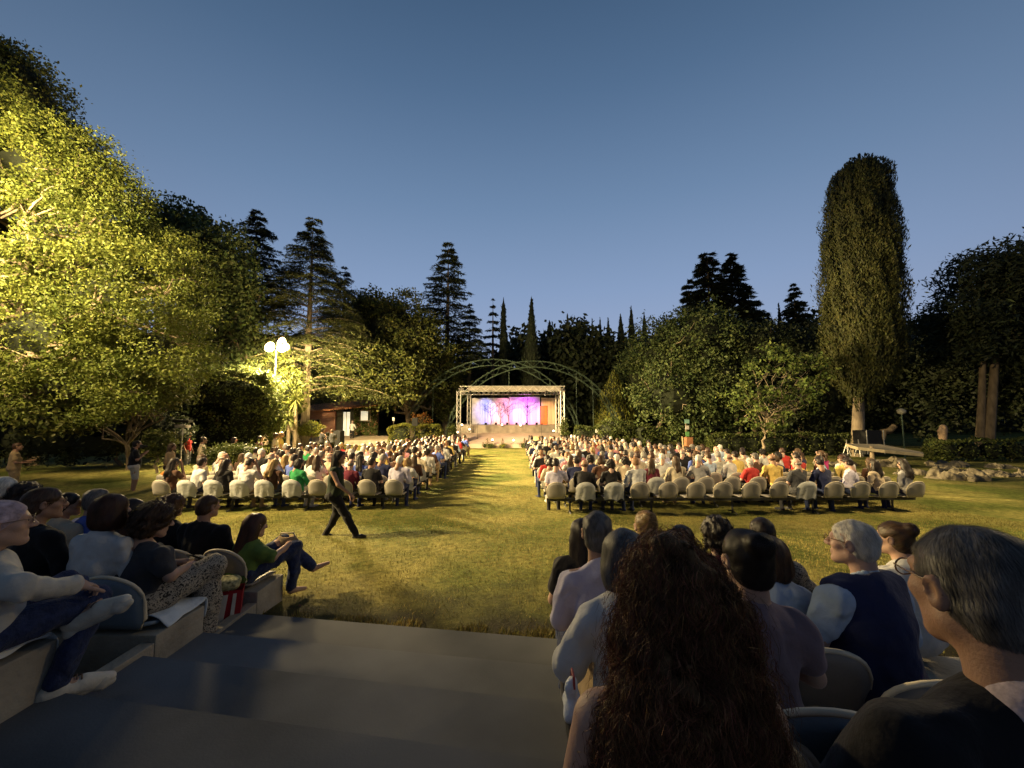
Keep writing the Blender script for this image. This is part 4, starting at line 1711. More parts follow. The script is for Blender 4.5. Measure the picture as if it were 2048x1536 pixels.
p = at(830, 845, 29.5)
speaker('black loudspeaker on a tripod above the bright hedge', p[0], 29.5, gz(0, 29.5), .42, .36, .62, .2, 1.75)
p = at(677, 860, 27)
speaker('large black loudspeaker cabinet near the brick house', p[0], 27, gz(p[0], 27) , .62, .5, 1.35, -.2)
p = at(1117, 870, 30.2)
speaker('squat black stage monitor by the front truss post', p[0], 30.2, .05, .36, .34, .62)

# ---------------------------------------------------------------- lattice arches over the stage


def arch(label, cx, d, a_, hgt, poles):
    t = empty('lattice_arch', (cx, d, 0), 0, label, 'arch', 'green lattice arches over the stage')
    N_ = 40
    ang = [math.pi * k / N_ for k in range(N_ + 1)]
    thick = lambda k: .22 + .34 * math.sin(ang[k])
    outer = [(a_ * math.cos(x), 0, hgt * math.sin(x)) for x in ang]
    inner = [((a_ - thick(k)) * math.cos(x), 0, (hgt - thick(k)) * math.sin(x)) for k, x in enumerate(ang)]
    off = .22
    for nm, P in (('outer_chord', outer), ('inner_chord', inner)):
        for yo in (-off, off):
            m_ = MB()
            m_.tube([(x, y + yo, z) for x, y, z in P], .018, 6)
            m_.build(nm, M_GREEN_STEEL, t, smooth=True)
    m_ = MB()
    for k in range(N_):
        for yo in (-off, off):
            p, q = (outer[k], inner[k + 1]) if k % 2 else (inner[k], outer[k + 1])
            m_.tube([(p[0], yo, p[2]), (q[0], yo, q[2])], .009, 4, False)
        if k % 2 == 0:
            m_.tube([(outer[k][0], -off, outer[k][2]), (outer[k][0], off, outer[k][2])], .009, 4, False)
    m_.build('lattice', M_GREEN_STEEL, t)
    for u in poles:
        x = (u - 1024) / 770 * d - cx
        z = hgt * math.sqrt(max(.02, 1 - (x / a_) ** 2)) - .2
        m_ = MB()
        m_.tube([(x, 0, -.1), (x, 0, z)], .022, 6)
        m_.build('pole', M_GREEN_STEEL, t)


arch('green steel lattice arch with its far foot behind the bright hedge', -1.77, 35.4, 8.05, 7.75, (866, 1100))
arch('green steel lattice arch reaching over to the dark bushes by the cypress', 1.93, 34.7, 7.9, 7.5, (1018, 1153, 1186))
# ---------------------------------------------------------------- trees, hedges, plants
def leafm(name, c, c2, island=.45, trans=.25):
    return mat('leaf_' + name, c, .6, .3, .7, island=island, spec=.25, trans=trans, col2=c2)


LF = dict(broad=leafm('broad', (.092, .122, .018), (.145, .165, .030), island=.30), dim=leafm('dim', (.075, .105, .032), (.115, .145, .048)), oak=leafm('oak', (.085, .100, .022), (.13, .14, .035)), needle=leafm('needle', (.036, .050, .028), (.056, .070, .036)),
          cedarlit=leafm('cedar_lit', (.075, .090, .032), (.12, .13, .044)), cypress=leafm('cypress', (.056, .063, .018), (.092, .094, .027)), dark=leafm('dark', (.034, .046, .022), (.056, .068, .030)), fig=leafm('fig', (.10, .14, .030), (.15, .19, .045)),  # cedarlit: lamplight on the lower boughs put into a paler leaf colour
          lime=leafm('lime', (.16, .17, .025), (.22, .22, .04)), hedge=leafm('hedge', (.070, .090, .020), (.10, .12, .03)), rust=leafm('rust', (.24, .11, .025), (.34, .17, .04)))
M_BARK = mat('bark', (.15, .115, .075), .95, .35, 6, .8, 22, detail=8, stretch=(1, 1, .25))
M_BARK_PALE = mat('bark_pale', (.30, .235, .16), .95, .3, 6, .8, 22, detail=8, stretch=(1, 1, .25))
M_BARK_LIMB = mat('bark_limb', (.27, .21, .14), .9, .25, 6, .5, 22, detail=8, stretch=(1, 1, .25))
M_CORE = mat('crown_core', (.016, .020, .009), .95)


def leaf_quads(P, size, rs, up=None, aspect=.55, droop=0.0, nrm=None):
    """one small four-cornered leaf per point"""
    n = len(P)
    size = np.broadcast_to(size, (n,)) * rs.uniform(.6, 1.35, n)
    d = rs.normal(size=(n, 3)) if up is None else up + rs.normal(0, .35, (n, 3))
    d[:, 2] -= droop
    d /= np.linalg.norm(d, axis=1)[:, None] + 1e-9
    s = rs.normal(size=(n, 3)) if nrm is None else np.cross(d, nrm + rs.normal(0, .4, (n, 3)))
    s -= d * (s * d).sum(1)[:, None]
    s /= np.linalg.norm(s, axis=1)[:, None] + 1e-9
    a = size[:, None]
    V = np.stack([P - d * a * .5, P + s * a * aspect * .5 - d * a * .05, P + d * a * .5, P - s * a * aspect * .5 - d * a * .05], 1)
    return V.reshape(-1, 3), np.arange(4 * n).reshape(n, 4)


def limb(mb, p, q, r0, r1, rs, wob=.06, seg=5, n=6):
    p, q = np.array(p, float), np.array(q, float)
    L = np.linalg.norm(q - p)
    pts = [p + (q - p) * t + (rs.normal(0, wob * L, 3) * math.sin(math.pi * t) if 0 < t < 1 else 0) + np.array([0, 0, .10 * L * math.sin(math.pi * t)]) for t in np.linspace(0, 1, seg + 1)]
    mb.tube(pts, [r0 + (r1 - r0) * t for t in np.linspace(0, 1, seg + 1)], n, False)
    return pts


def broadleaf(label, base, blobs, nclump, per, clump_r, leaf, lm, seed, trunk_r=.18, bark=None, cat='tree', name='tree', nlimb=14, core=.62, shell=.5, group=None, twigs=True):
    """blobs: (centre xyz, radii xyz). leaves grow in clumps at the ends of limbs"""
    rs = np.random.default_rng(seed)
    t = empty(name, base, 0, label, cat, group)
    base = np.array(base, float)
    vols = np.array([np.prod(b[1]) ** .67 for b in blobs])
    idx = rs.choice(len(blobs), nclump, p=vols / vols.sum())
    C = np.array([b[0] for b in blobs])[idx]
    Rr = np.array([b[1] for b in blobs])[idx]
    d = rs.normal(size=(nclump, 3))
    d /= np.linalg.norm(d, axis=1)[:, None]
    rad = shell + (1.0 - shell) * rs.uniform(0, 1, nclump) ** .6
    rad *= rs.uniform(.85, 1.10, nclump)
    K = C + d * Rr * rad[:, None]
    K = K[K[:, 2] > gz(base[0], base[1]) + .15]
    nclump = len(K)
    P = np.repeat(K, per, 0)
    off = rs.normal(0, 1, (len(P), 3)) * np.array([1, 1, .62]) * (clump_r * rs.uniform(.6, 1.3, nclump).repeat(per))[:, None] * .6
    P = P + off
    V, Q = leaf_quads(P, leaf, rs, droop=.25)
    V = V - base
    # dark heart of the crown so the sky does not show straight through
    parts = [(V, Q)]
    mi = [np.zeros(len(Q), int)]
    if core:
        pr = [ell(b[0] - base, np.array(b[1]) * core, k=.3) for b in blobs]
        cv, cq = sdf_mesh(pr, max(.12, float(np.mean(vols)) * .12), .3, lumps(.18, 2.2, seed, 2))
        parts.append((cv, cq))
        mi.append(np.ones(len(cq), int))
    V, Q = join(parts)
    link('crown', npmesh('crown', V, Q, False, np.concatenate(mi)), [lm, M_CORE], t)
    mb = MB()
    top = np.mean([b[0] for b in blobs], 0) - base
    fork = np.array([top[0] * .25, top[1] * .25, max(.8, top[2] * .35)])
    limb(mb, (0, 0, -.1), fork, trunk_r, trunk_r * .7, rs, .03, 5, 9)
    order = rs.permutation(nclump)[:nlimb]
    for q in order:
        e = K[q] - base
        pts = limb(mb, fork, fork + (e - fork) * .95, trunk_r * .42, trunk_r * .06, rs, .09, 7, 5)
        if twigs:
            for _ in range(3):
                a = pts[rs.integers(3, 7)]
                near = K[rs.integers(0, nclump, 12)] - base
                b2 = near[np.argmin(np.linalg.norm(near - a, axis=1))]
                limb(mb, a, a + (b2 - a) * .8, trunk_r * .13, trunk_r * .04, rs, .10, 5, 4)
    mb.build('trunk', bark or M_BARK, t, smooth=True)
    return t


def B(u, v, d, ru, rv, rd):
    """crown lobe: centre pixel and depth, half-width and half-height in pixels, half-depth in metres"""
    s = d / F
    return (at(u, v, d), np.array([ru * s, rd, rv * s]))


def cedar(label, top, d, vbot, hw, seed, lm, bark=None, per=70, nb=120, droop=.10, leaf=.26, asp=.22, power=.75, cat='conifer', zlow=0.0, name='cedar', group=None, up=.28, rag=.3):
    rs = np.random.default_rng(seed)
    T = at(*top, d)
    z0 = at(top[0], vbot, d)[2]
    g0 = gz(T[0], d)
    base = np.array([T[0], d, g0])
    H = T[2] - g0
    Rm = hw * d / F
    t = empty(name, base, 0, label, cat, group)
    mb = MB()
    mb.tube([(0, 0, -.1), (0, 0, H * .5), (0, 0, H * .99)], [H * .018 + .03, H * .011 + .02, .012], 8)
    P, U, N_ = [], [], []
    hb = max(.3, z0 - g0)
    n_l = max(8, int(nb / 7))
    for i in range(nb):
        tt = (i + rs.uniform(0, 1)) / nb
        layer = round(tt * n_l) / n_l * .75 + tt * .25
        z = hb + (H - hb) * layer
        L = Rm * max(.04, (1 - layer)) ** power * rs.uniform(1 - rag, 1.12)
        az = rs.uniform(0, 6.283)
        dx, dy = math.cos(az), math.sin(az)
        pts = []
        for s in np.linspace(0, 1, 6):
            pts.append((dx * L * s, dy * L * s, z + L * (up * s - (up * .75 + droop) * s * s)))
        mb.tube(pts, [.045 * (1 - layer) + .012, .035 * (1 - layer) + .01, .022, .016, .010, .005], 4, False)
        m = max(8, int(per * 2.3 * (L / Rm) ** .8))
        s = rs.uniform(.18, 1, m) ** .8
        lat = rs.normal(0, 1, m) * (.20 * L * np.sin(np.clip(s * 2.6, 0, 3.14)) + .06)
        px = dx * L * s - dy * lat
        py = dy * L * s + dx * lat
        pz = z + L * (up * s - (up * .75 + droop) * s * s) - np.abs(lat) * .35 + rs.normal(0, .035, m)
        P.append(np.stack([px, py, pz], 1))
        lat_s = np.sign(lat)
        U.append(np.stack([dx * .7 - dy * lat_s * .8, dy * .7 + dx * lat_s * .8, np.full(m, -.18)], 1))
    P, U = np.concatenate(P), np.concatenate(U)
    V, Q = leaf_quads(P, leaf, rs, up=U, aspect=asp, nrm=np.array([0, 0, 1.0]))
    link('crown', npmesh('crown', V, Q, False), lm, t)
    mb.build('trunk', bark or M_BARK, t)
    return t


def cypress(label, cx, d, prof, base_z, n, leaf, lm, seed, trunk=None, cat='cypress', name='cypress', core=True, group=None, bumps=.10, bark=None, tuft=1, tlen=.9, twid=.07):
    """prof: list of (height above base, radius, sideways offset)"""
    rs = np.random.default_rng(seed)
    base = np.array([cx, d, base_z])
    t = empty(name, base, 0, label, cat, group)
    hz = np.array([p[0] for p in prof])
    rr = np.array([p[1] for p in prof])
    oo = np.array([p[2] if len(p) > 2 else 0 for p in prof])
    nt = max(1, n // tuft)
    zz = hz[0] + (hz[-1] - hz[0]) * rs.uniform(0, 1, nt * 4)
    w = np.interp(zz, hz, rr)
    keep = rs.uniform(0, rr.max(), nt * 4) < np.maximum(w, .12 * rr.max())
    zz = zz[keep][:nt]
    an = rs.uniform(0, 6.283, len(zz))
    if tuft > 1:
        out_ = (rs.uniform(.88, 1.06, len(zz)) + (rs.uniform(0, 1, len(zz)) < .06) * .10).repeat(tuft)
        f_ = rs.uniform(-.5, .5, len(zz) * tuft)
        zz = zz.repeat(tuft) + f_ * tlen
        an = an.repeat(tuft) + rs.normal(0, 1, len(zz)) * twid * (.55 - f_)
        zz = np.minimum(zz, hz[-1] + .25)
    w = np.interp(zz, hz, rr)
    bm_ = 1 + bumps * np.sin(an * 7 + zz * .6) * np.sin(zz * 2.1 + an * 3) + bumps * .7 * np.sin(an * 13 + 1.3 * zz + 1)
    r_ = w * bm_ * (rs.uniform(.80, 1.04, len(zz)) if tuft == 1 else out_ * rs.uniform(.92, 1.02, len(zz)))
    o = np.interp(zz, hz, oo)
    P = np.stack([o + r_ * np.cos(an), r_ * np.sin(an), zz], 1)
    U = np.stack([np.cos(an) * .25, np.sin(an) * .25, np.full(len(zz), 1.0)], 1)
    V, Q = leaf_quads(P, leaf, rs, up=U, aspect=.34, nrm=np.stack([np.cos(an), np.sin(an), 0 * an], 1))
    parts = [(V, Q)]
    mi = [np.zeros(len(Q), int)]
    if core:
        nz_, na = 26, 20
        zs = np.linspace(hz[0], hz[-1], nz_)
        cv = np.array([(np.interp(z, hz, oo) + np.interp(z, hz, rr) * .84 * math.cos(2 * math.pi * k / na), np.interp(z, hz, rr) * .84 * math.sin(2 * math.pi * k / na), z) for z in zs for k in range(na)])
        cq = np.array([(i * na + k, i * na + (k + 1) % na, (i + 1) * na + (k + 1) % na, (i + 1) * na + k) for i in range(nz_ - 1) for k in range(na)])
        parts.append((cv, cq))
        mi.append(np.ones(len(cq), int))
    V, Q = join(parts)
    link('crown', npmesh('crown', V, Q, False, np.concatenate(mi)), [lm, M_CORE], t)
    mb = MB()
    tr_ = trunk or (.05, .04)
    mb.tube([(oo[0] * .0, 0, -.1), (oo[0] * .5, 0, hz[0] * .5 + .05), (oo[0], 0, hz[0] + .5)], [tr_[0], (tr_[0] + tr_[1]) / 2, tr_[1]], 12)
    mb.build('trunk', bark or M_BARK, t, smooth=True)
    return t


# the big floodlit tree on the lamp side
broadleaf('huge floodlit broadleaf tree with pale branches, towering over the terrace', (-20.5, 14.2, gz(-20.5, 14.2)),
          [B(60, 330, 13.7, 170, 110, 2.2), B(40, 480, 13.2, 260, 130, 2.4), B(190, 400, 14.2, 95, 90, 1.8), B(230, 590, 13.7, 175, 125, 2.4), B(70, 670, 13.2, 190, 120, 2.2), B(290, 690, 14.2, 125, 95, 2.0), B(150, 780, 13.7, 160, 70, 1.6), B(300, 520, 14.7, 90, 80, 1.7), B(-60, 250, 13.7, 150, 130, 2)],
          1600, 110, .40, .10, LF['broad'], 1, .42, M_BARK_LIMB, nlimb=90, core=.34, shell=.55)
broadleaf('dark tall tree crown rising behind the huge floodlit tree', (-21, 17, gz(-21, 17)), [B(30, 190, 16.5, 95, 110, 2), B(60, 320, 17, 170, 120, 2), B(0, 120, 16.5, 70, 45, 1.2)], 620, 40, .45, .15, LF['oak'], 2, .3, nlimb=10)
# mid-distance broadleaf trees on the lamp side
broadleaf('dark leafy tree between the huge floodlit tree and the cedars', (-15.5, 24.5, gz(-15.5, 24.5)), [B(400, 540, 24, 110, 115, 3), B(350, 470, 25, 75, 65, 2.5), B(450, 610, 25, 58, 105, 3), B(430, 700, 24, 85, 110, 3)], 900, 34, .62, .26, LF['dim'], 3, .3, nlimb=16)
broadleaf('leafy tree directly behind the lit street lamp', (-13.9, 25.6, gz(-13.9, 25.6)), [B(520, 720, 25.5, 60, 80, 1.8), B(470, 775, 25, 55, 60, 1.6), B(560, 780, 25.2, 45, 60, 1.4)], 330, 32, .5, .2, LF['broad'], 4, .2, nlimb=12)
broadleaf('round oak with lamplit flank beside the cedar and the house', (-9.3, 36, 0), [B(780, 665, 35, 105, 82, 3), B(712, 735, 30.5, 66, 66, 2.3), B(840, 735, 38, 85, 80, 3), B(768, 752, 32, 85, 60, 2.3), B(880, 770, 39, 50, 70, 2), B(740, 625, 35, 60, 45, 2)], 1300, 36, .68, .26, LF['oak'], 5, .32, nlimb=22)
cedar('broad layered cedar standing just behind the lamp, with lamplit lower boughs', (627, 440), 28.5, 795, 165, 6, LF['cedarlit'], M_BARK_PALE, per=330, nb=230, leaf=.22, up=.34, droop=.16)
cedar('tall ragged cedar rising between the dark leafy tree and the layered cedar', (515, 426), 30, 640, 78, 7, LF['needle'], per=90, nb=100, leaf=.36, power=.5, droop=.05)
cedar('smaller cedar leaning close behind the layered cedar', (690, 535), 40, 660, 62, 8, LF['needle'], per=80, nb=70, leaf=.32)
cedar('lone tiered cedar above the round oak', (897, 488), 41, 720, 82, 9, LF['needle'], per=100, nb=120, leaf=.46, power=.6, droop=.04, up=.16)
cedar('slim sparse cedar beside the thin cypress', (986, 598), 47, 720, 26, 10, LF['needle'], per=40, nb=60, leaf=.4)
cedar('low cedar partly behind the round oak and the lone tiered cedar', (940, 610), 44, 760, 60, 11, LF['needle'], per=60, nb=90, leaf=.46)


def spire(label, u, v, hw, d, seed, n=1500, vb=740, lm='dark', group='dark cypresses behind the stage', taper=.8):
    T = at(u, v, d)
    H, r_ = T[2], hw * d / F
    prof = [(.4, r_ * .7), (H * .25, r_), (H * .55, r_ * .85), (H * taper, r_ * .48), (H * .97, r_ * .12), (H, .02)]
    cypress(label, T[0], d, prof, 0, n, .42, LF[lm], seed, (.2, .14), group=group)


spire('thinnest dark cypress, needle-like, beside the slim sparse cedar', 1007, 594, 11, 46, 21, 1300, taper=.9)
spire('pointed dark cypress standing right over the arch tops', 1063, 594, 23, 47, 22, 2000, taper=.72)
for i, (u, v, hw, lab) in enumerate(((1099, 640, 20, 'squat dark cypress next to the pointed one over the arches'), (1135, 626, 13, 'slender dark cypress between two squat ones'), (1160, 650, 14, 'low dark cypress in the gap of the tree line'), (1184, 637, 8, 'tiny spiky cypress in the gap of the tree line'),
                                     (1200, 634, 10, 'small spiky cypress near the umbrella-topped one'), (1216, 636, 12, 'small dark cypress with an umbrella-like tip'), (1241, 627, 17, 'dark cypress starting the dense clump'), (1262, 612, 15, 'tallest cypress of the dense clump'), (1288, 625, 14, 'dark cypress closing the dense clump by the broad bushes'))):
    spire(lab, u, v, hw, 52 + (i % 3) * 2, 30 + i, 1100)
cedar('big dark conifer, squarer one of the twin pair above the bushes', (1414, 509), 40, 700, 58, 41, LF['dark'], per=110, nb=150, leaf=.5, power=.42, up=.1, droop=.12, name='conifer')
cedar('big dark conifer, pointed one of the twin pair above the bushes', (1461, 509), 40.5, 700, 72, 42, LF['dark'], per=110, nb=150, leaf=.5, power=.62, up=.1, droop=.12, name='conifer')
cedar('dark conifer leaning out from the twin pair towards the stage', (1377, 562), 41, 700, 34, 43, LF['dark'], per=90, nb=80, leaf=.5, power=.45, name='conifer')
cedar('dark conifer on the cypress side of the twin pair', (1496, 574), 41, 700, 50, 44, LF['dark'], per=90, nb=80, leaf=.5, power=.6, name='conifer')
cedar('lone pyramid-shaped conifer nearest the tall cypress', (1587, 569), 40, 700, 50, 45, LF['dark'], per=110, nb=100, leaf=.45, power=.75, name='conifer')
cedar('small dark conifer in the dip between larger ones', (1535, 626), 42, 720, 30, 46, LF['dark'], per=60, nb=60, leaf=.45, name='conifer')
spire('thin cypress close by the lone pyramid-shaped conifer', 1557, 606, 10, 42, 47, 900)
spire('thin dark cypress peeping out beside the tall clipped cypress', 1650, 600, 12, 44, 48, 900)

# bushes and trees between the stage and the tall cypress
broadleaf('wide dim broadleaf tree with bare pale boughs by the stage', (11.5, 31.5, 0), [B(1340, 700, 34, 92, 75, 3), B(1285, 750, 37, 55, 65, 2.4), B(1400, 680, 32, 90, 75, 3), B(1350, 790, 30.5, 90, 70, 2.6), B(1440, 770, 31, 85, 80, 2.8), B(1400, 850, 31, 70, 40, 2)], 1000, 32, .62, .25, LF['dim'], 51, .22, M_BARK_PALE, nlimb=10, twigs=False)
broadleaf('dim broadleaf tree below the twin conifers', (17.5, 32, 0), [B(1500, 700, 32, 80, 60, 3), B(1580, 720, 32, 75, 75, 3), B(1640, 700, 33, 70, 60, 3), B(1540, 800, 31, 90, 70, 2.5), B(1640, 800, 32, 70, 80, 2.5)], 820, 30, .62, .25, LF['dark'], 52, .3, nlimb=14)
broadleaf('sparse bright-leaved fig tree in front of the dim trees', (14.8, 23.2, gz(0, 23)), [B(1560, 725, 22.5, 62, 38, 1.2), B(1510, 790, 22, 62, 35, 1.2), B(1600, 800, 22, 52, 42, 1.2), B(1530, 840, 22, 40, 28, 1), B(1620, 740, 23, 40, 35, 1)], 105, 30, .36, .2, LF['fig'], 53, .10, M_BARK_PALE, nlimb=26, core=0)
cypress('bright yellow-green conical conifer beside the stage arch', at(1228, 800, 36.5)[0], 36.5, [(.2, 1.5), (1.4, 2.0, .05), (3.2, 1.7), (4.8, 1.05), (6.2, .45), (6.8, .05)], 0, 5200, .26, LF['lime'], 54, (.12, .08), name='conifer', cat='conifer', bumps=.16)
# the tall clipped cypress
d_ = 24.0
gz_ = gz(12, 24)
cyp_c = at(1712, 880, d_)
px = d_ / F
zt = lambda v: at(1730, v, d_)[2] - gz_
prof = [(zt(792), .7, .4), (zt(765), 1.4, .65), (zt(700), 1.92, .80), (zt(600), 2.05, .95), (zt(500), 1.95, 1.10), (zt(420), 1.70, 1.22), (zt(366), 1.55, 1.32), (zt(348), 1.42, 1.38), (zt(338), 1.2, 1.40), (zt(330), .75, 1.45)]
cypress('very tall columnar cypress with flat ragged top and bare pale trunk', cyp_c[0], d_, prof, gz_, 66000, .20, LF['cypress'], 61, (.36, .27), bumps=.08, bark=M_BARK_PALE, tuft=40, tlen=1.9, twid=.10)
# pines at the edge of the lawn
pine = empty('pine', (29.2, 24.5, gz(0, 25)), 0, 'big dark pine with forked pale trunk at the lawn edge', 'pine')


def pine_tree(label, base, stems, blobs, seed, nclump, lm):
    rs_ = np.random.default_rng(seed)
    t = empty('pine', base, 0, label, 'pine')
    base = np.array(base)
    mb = MB()
    tops = []
    for (p0, p1, r0) in stems:
        q0, q1 = np.array(p0) - base, np.array(p1) - base
        mb.tube([q0 - [0, 0, .2], q0 * .6 + q1 * .4 + [.06, 0, 0], q1], [r0 * 1.1, r0 * .8, r0 * .5], 10, False)
        tops.append(np.array(p1) - base)
    K = []
    for b in blobs:
        m = int(nclump * np.prod(b[1]) ** .6 / sum(np.prod(q[1]) ** .6 for q in blobs))
        d = rs_.normal(size=(m, 3))
        d /= np.linalg.norm(d, axis=1)[:, None]
        K.append(b[0] + d * b[1] * rs_.uniform(.35, 1.05, m)[:, None])
    K = np.concatenate(K) - base
    for q in rs_.permutation(len(K))[:40]:
        a = tops[rs_.integers(0, len(tops))] * rs_.uniform(.75, 1.0)
        limb(mb, a, K[q], .055, .015, rs_, .05, 5, 5)
    P = np.repeat(K, 34, 0) + rs_.normal(0, .34, (len(K) * 34, 3)) * np.array([1, 1, .55])
    V, Q = leaf_quads(P, .34, rs_, aspect=.28)
    link('crown', npmesh('crown', V, Q, False), lm, t)
    mb.build('trunk', M_BARK, t, smooth=True)


bpy.data.objects.remove(pine)
b0 = at(1972, 890, 24.5)
b0[2] = gz(0, 24.5)
pine_tree('big dark pine with forked pale trunk at the lawn edge', b0, [(b0, at(1998, 600, 24.5), .27), (b0 + np.array([-.25, .2, 0]), at(1968, 600, 24.8), .22)],
          [B(1990, 560, 24.5, 90, 75, 2.6), B(1920, 640, 24.5, 70, 50, 2.2), B(2060, 580, 24, 80, 100, 2.6), B(2000, 680, 25, 110, 45, 2.5), B(2080, 700, 24, 80, 70, 2), B(1900, 700, 25, 50, 35, 1.8)], 71, 1150, LF['dark'])
broadleaf('dark pine mass behind the forked pine', (27.5, 30, 0), [B(1880, 740, 30, 80, 70, 2.5), B(1980, 770, 30, 110, 90, 2.5), B(2090, 740, 29, 120, 130, 2.5), B(1850, 820, 30, 60, 60, 2)], 520, 30, .7, .3, LF['dark'], 72, .3, nlimb=0, core=.55)
broadleaf('dark tree filling the gap behind the tall cypress', (24.5, 33, 0), [B(1760, 760, 33, 90, 90, 2.5), B(1820, 740, 34, 60, 75, 2.5), B(1720, 820, 32, 80, 50, 2)], 420, 30, .7, .3, LF['dark'], 73, .3, nlimb=0, core=.55)

# far wood that closes the view
rs = np.random.default_rng(91)
P = []
for i in range(2300):
    th = rs.uniform(-1.15, 1.15)
    dd = rs.uniform(50, 62)
    x = dd * math.tan(th) * .9
    if abs(x) > 95:
        continue
    hh_ = (11.2 if x < 0 else 13.2) + 1.1 * math.sin(x * .23) + .9 * math.sin(x * .61 + 2) + (2.0 if x < -14 else 0) + (1.5 if x > 22 else 0)
    z = hh_ * (rs.uniform(0, 1) ** .55)
    P.append(np.array([x, dd, z]) + rs.normal(0, .8, (44, 3)) * np.array([1.2, 1, .8]))
P = np.concatenate(P)
V, Q = leaf_quads(P, .8, rs, droop=.2)
nx2 = 60
cvx = np.linspace(-110, 110, nx2)
wv = np.array([(x, 58 + 2 * math.sin(x * .3), z) for x in cvx for z in (0, 9.6 + 1.0 * math.sin(x * .23))])
wq = np.array([(2 * i, 2 * i + 2, 2 * i + 3, 2 * i + 1) for i in range(nx2 - 1)])
V, Q2 = join([(V, Q), (wv, wq)])
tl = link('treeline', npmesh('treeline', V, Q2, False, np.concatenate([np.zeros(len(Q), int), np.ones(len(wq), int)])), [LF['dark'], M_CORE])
tag(tl, 'dark far wood closing the view behind the stage', 'wood', kind='stuff')


# ---- hedges and plants
def hedge(label, x0, x1, y0, y1, z0, z1, lm, seed, n=2600, leaf=.12, cat='hedge', name='hedge', rz=0.0, bump=.10):
    rs = np.random.default_rng(seed)
    c = np.array([(x0 + x1) / 2, (y0 + y1) / 2, z0])
    t = empty(name, c, rz, label, cat)
    hx, hy, hz_ = (x1 - x0) / 2, (y1 - y0) / 2, z1 - z0
    p = rs.uniform(-1, 1, (n, 3))
    f = rs.integers(0, 5, n)
    p[f == 0, 2] = 1
    p[f == 1, 1] = -1
    p[f == 2, 1] = 1
    p[f == 3, 0] = -1
    p[f == 4, 0] = 1
    k = rs.uniform(0, 1, n) < .35
    p[k, 2] = 1
    p[k, 1] = rs.uniform(-1, 1, k.sum())
    q = np.sign(p) * np.abs(p)
    nr = (np.abs(q) ** 6).sum(1) ** (1 / 6)
    q = q / nr[:, None]
    P = np.stack([q[:, 0] * hx, q[:, 1] * hy, hz_ / 2 + q[:, 2] * hz_ / 2], 1)
    P += (np.sin(P[:, :1] * 2.3 + seed) * np.sin(P[:, 1:2] * 2 + P[:, 2:] * 3)) * bump + rs.normal(0, bump * .4, (n, 3))
    V, Q = leaf_quads(P, leaf, rs)
    rx_ = min(hx * .9, max(hy, hz_ * .5)) * .8
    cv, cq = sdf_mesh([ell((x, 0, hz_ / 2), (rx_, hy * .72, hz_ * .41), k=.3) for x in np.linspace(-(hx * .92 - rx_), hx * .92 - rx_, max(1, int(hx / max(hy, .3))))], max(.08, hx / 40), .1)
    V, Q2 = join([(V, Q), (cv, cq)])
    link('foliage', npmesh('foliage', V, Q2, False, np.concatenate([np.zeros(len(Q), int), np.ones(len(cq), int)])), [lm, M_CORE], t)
    m_ = MB()
    for x in np.linspace(-hx * .7, hx * .7, max(2, int(hx * 1.2))):
        m_.tube([(x, 0, -.05), (x + .05, 0, hz_ * .5)], .03, 5)
    m_.build('stem', M_BARK, t)
    return t


def bush(label, u, v, d, ru, rv, lm, seed, n=70, per=30, leaf=.13, name='bush', rd=None):
    c = at(u, v, d)
    r = np.array([ru * d / F, rd or ru * d / F * .8, rv * d / F])
    g = gz(c[0], d)
    return broadleaf(label, (c[0], d, g), [(c, r)], n, per, .22, leaf, lm, seed, .05, name=name, cat='bush', nlimb=5, core=.75, twigs=False)


hedge('tall dark clipped hedge below the lamp', at(372, 0, 21)[0], at(585, 0, 21)[0], 20.4, 22.0, gz(-12, 21), at(0, 745, 21)[2], LF['hedge'], 81, 24000, .15, bump=.28)
hedge('long bright box hedge in front of the arch foot', at(800, 0, 31)[0], at(893, 0, 31)[0], 30.2, 31.8, 0, at(0, 850, 31)[2], LF['lime'], 82, 3600, .13)
hedge('dark box hedge by the stage on the arch side of the bushes', at(1136, 0, 30.5)[0], at(1200, 0, 30.5)[0], 30, 31.2, 0, at(0, 853, 30.5)[2], LF['hedge'], 83, 2600, .13)
hedge('long low hedge in front of the fig tree', at(1372, 0, 26)[0], at(1700, 0, 24)[0], 24.3, 25.3, .1, at(0, 868, 25)[2], LF['hedge'], 84, 5200, .13, rz=-.10)
hedge('long low hedge before the dark pines', at(1785, 0, 21.5)[0], at(2130, 0, 21.5)[0], 20.9, 22.1, .12, at(0, 880, 21.5)[2], LF['hedge'], 85, 5200, .13)
bush('dark spreading bush by the stage hedge', 1235, 862, 27.5, 45, 26, LF['hedge'], 86, 150)
bush('rounded dark bush below the wide dim tree', 1300, 872, 27, 40, 22, LF['hedge'], 87, 120)
bush('rust-coloured bush under the arch', 843, 840, 33.5, 18, 12, LF['rust'], 88, 60)
bush('round clipped topiary bush before the brick house', 627, 858, 27, 19, 15, LF['lime'], 89, 60)
bush('flat-topped topiary bush before the brick house', 600, 862, 27, 22, 6, LF['lime'], 90, 50)
bush('bright leafy shrub by the photographer', 318, 888, 15.2, 24, 28, LF['oak'], 92, 90, leaf=.12)
bush('low mound of hedge behind the audience under the lamp', 470, 905, 16.4, 50, 17, LF['hedge'], 93, 120, leaf=.1)
bush('small tuft of plants at the middle of the stage foot', 1004, 893, 30.0, 8, 6, LF['lime'], 94, 16, leaf=.1)
bush('small tuft of plants at the stage foot, house end', 975, 892, 30.0, 12, 5, LF['hedge'], 95, 16, leaf=.1)
bush('small tuft of plants at the stage foot, cypress end', 1049, 892, 30.1, 9, 5, LF['hedge'], 96, 16, leaf=.1)
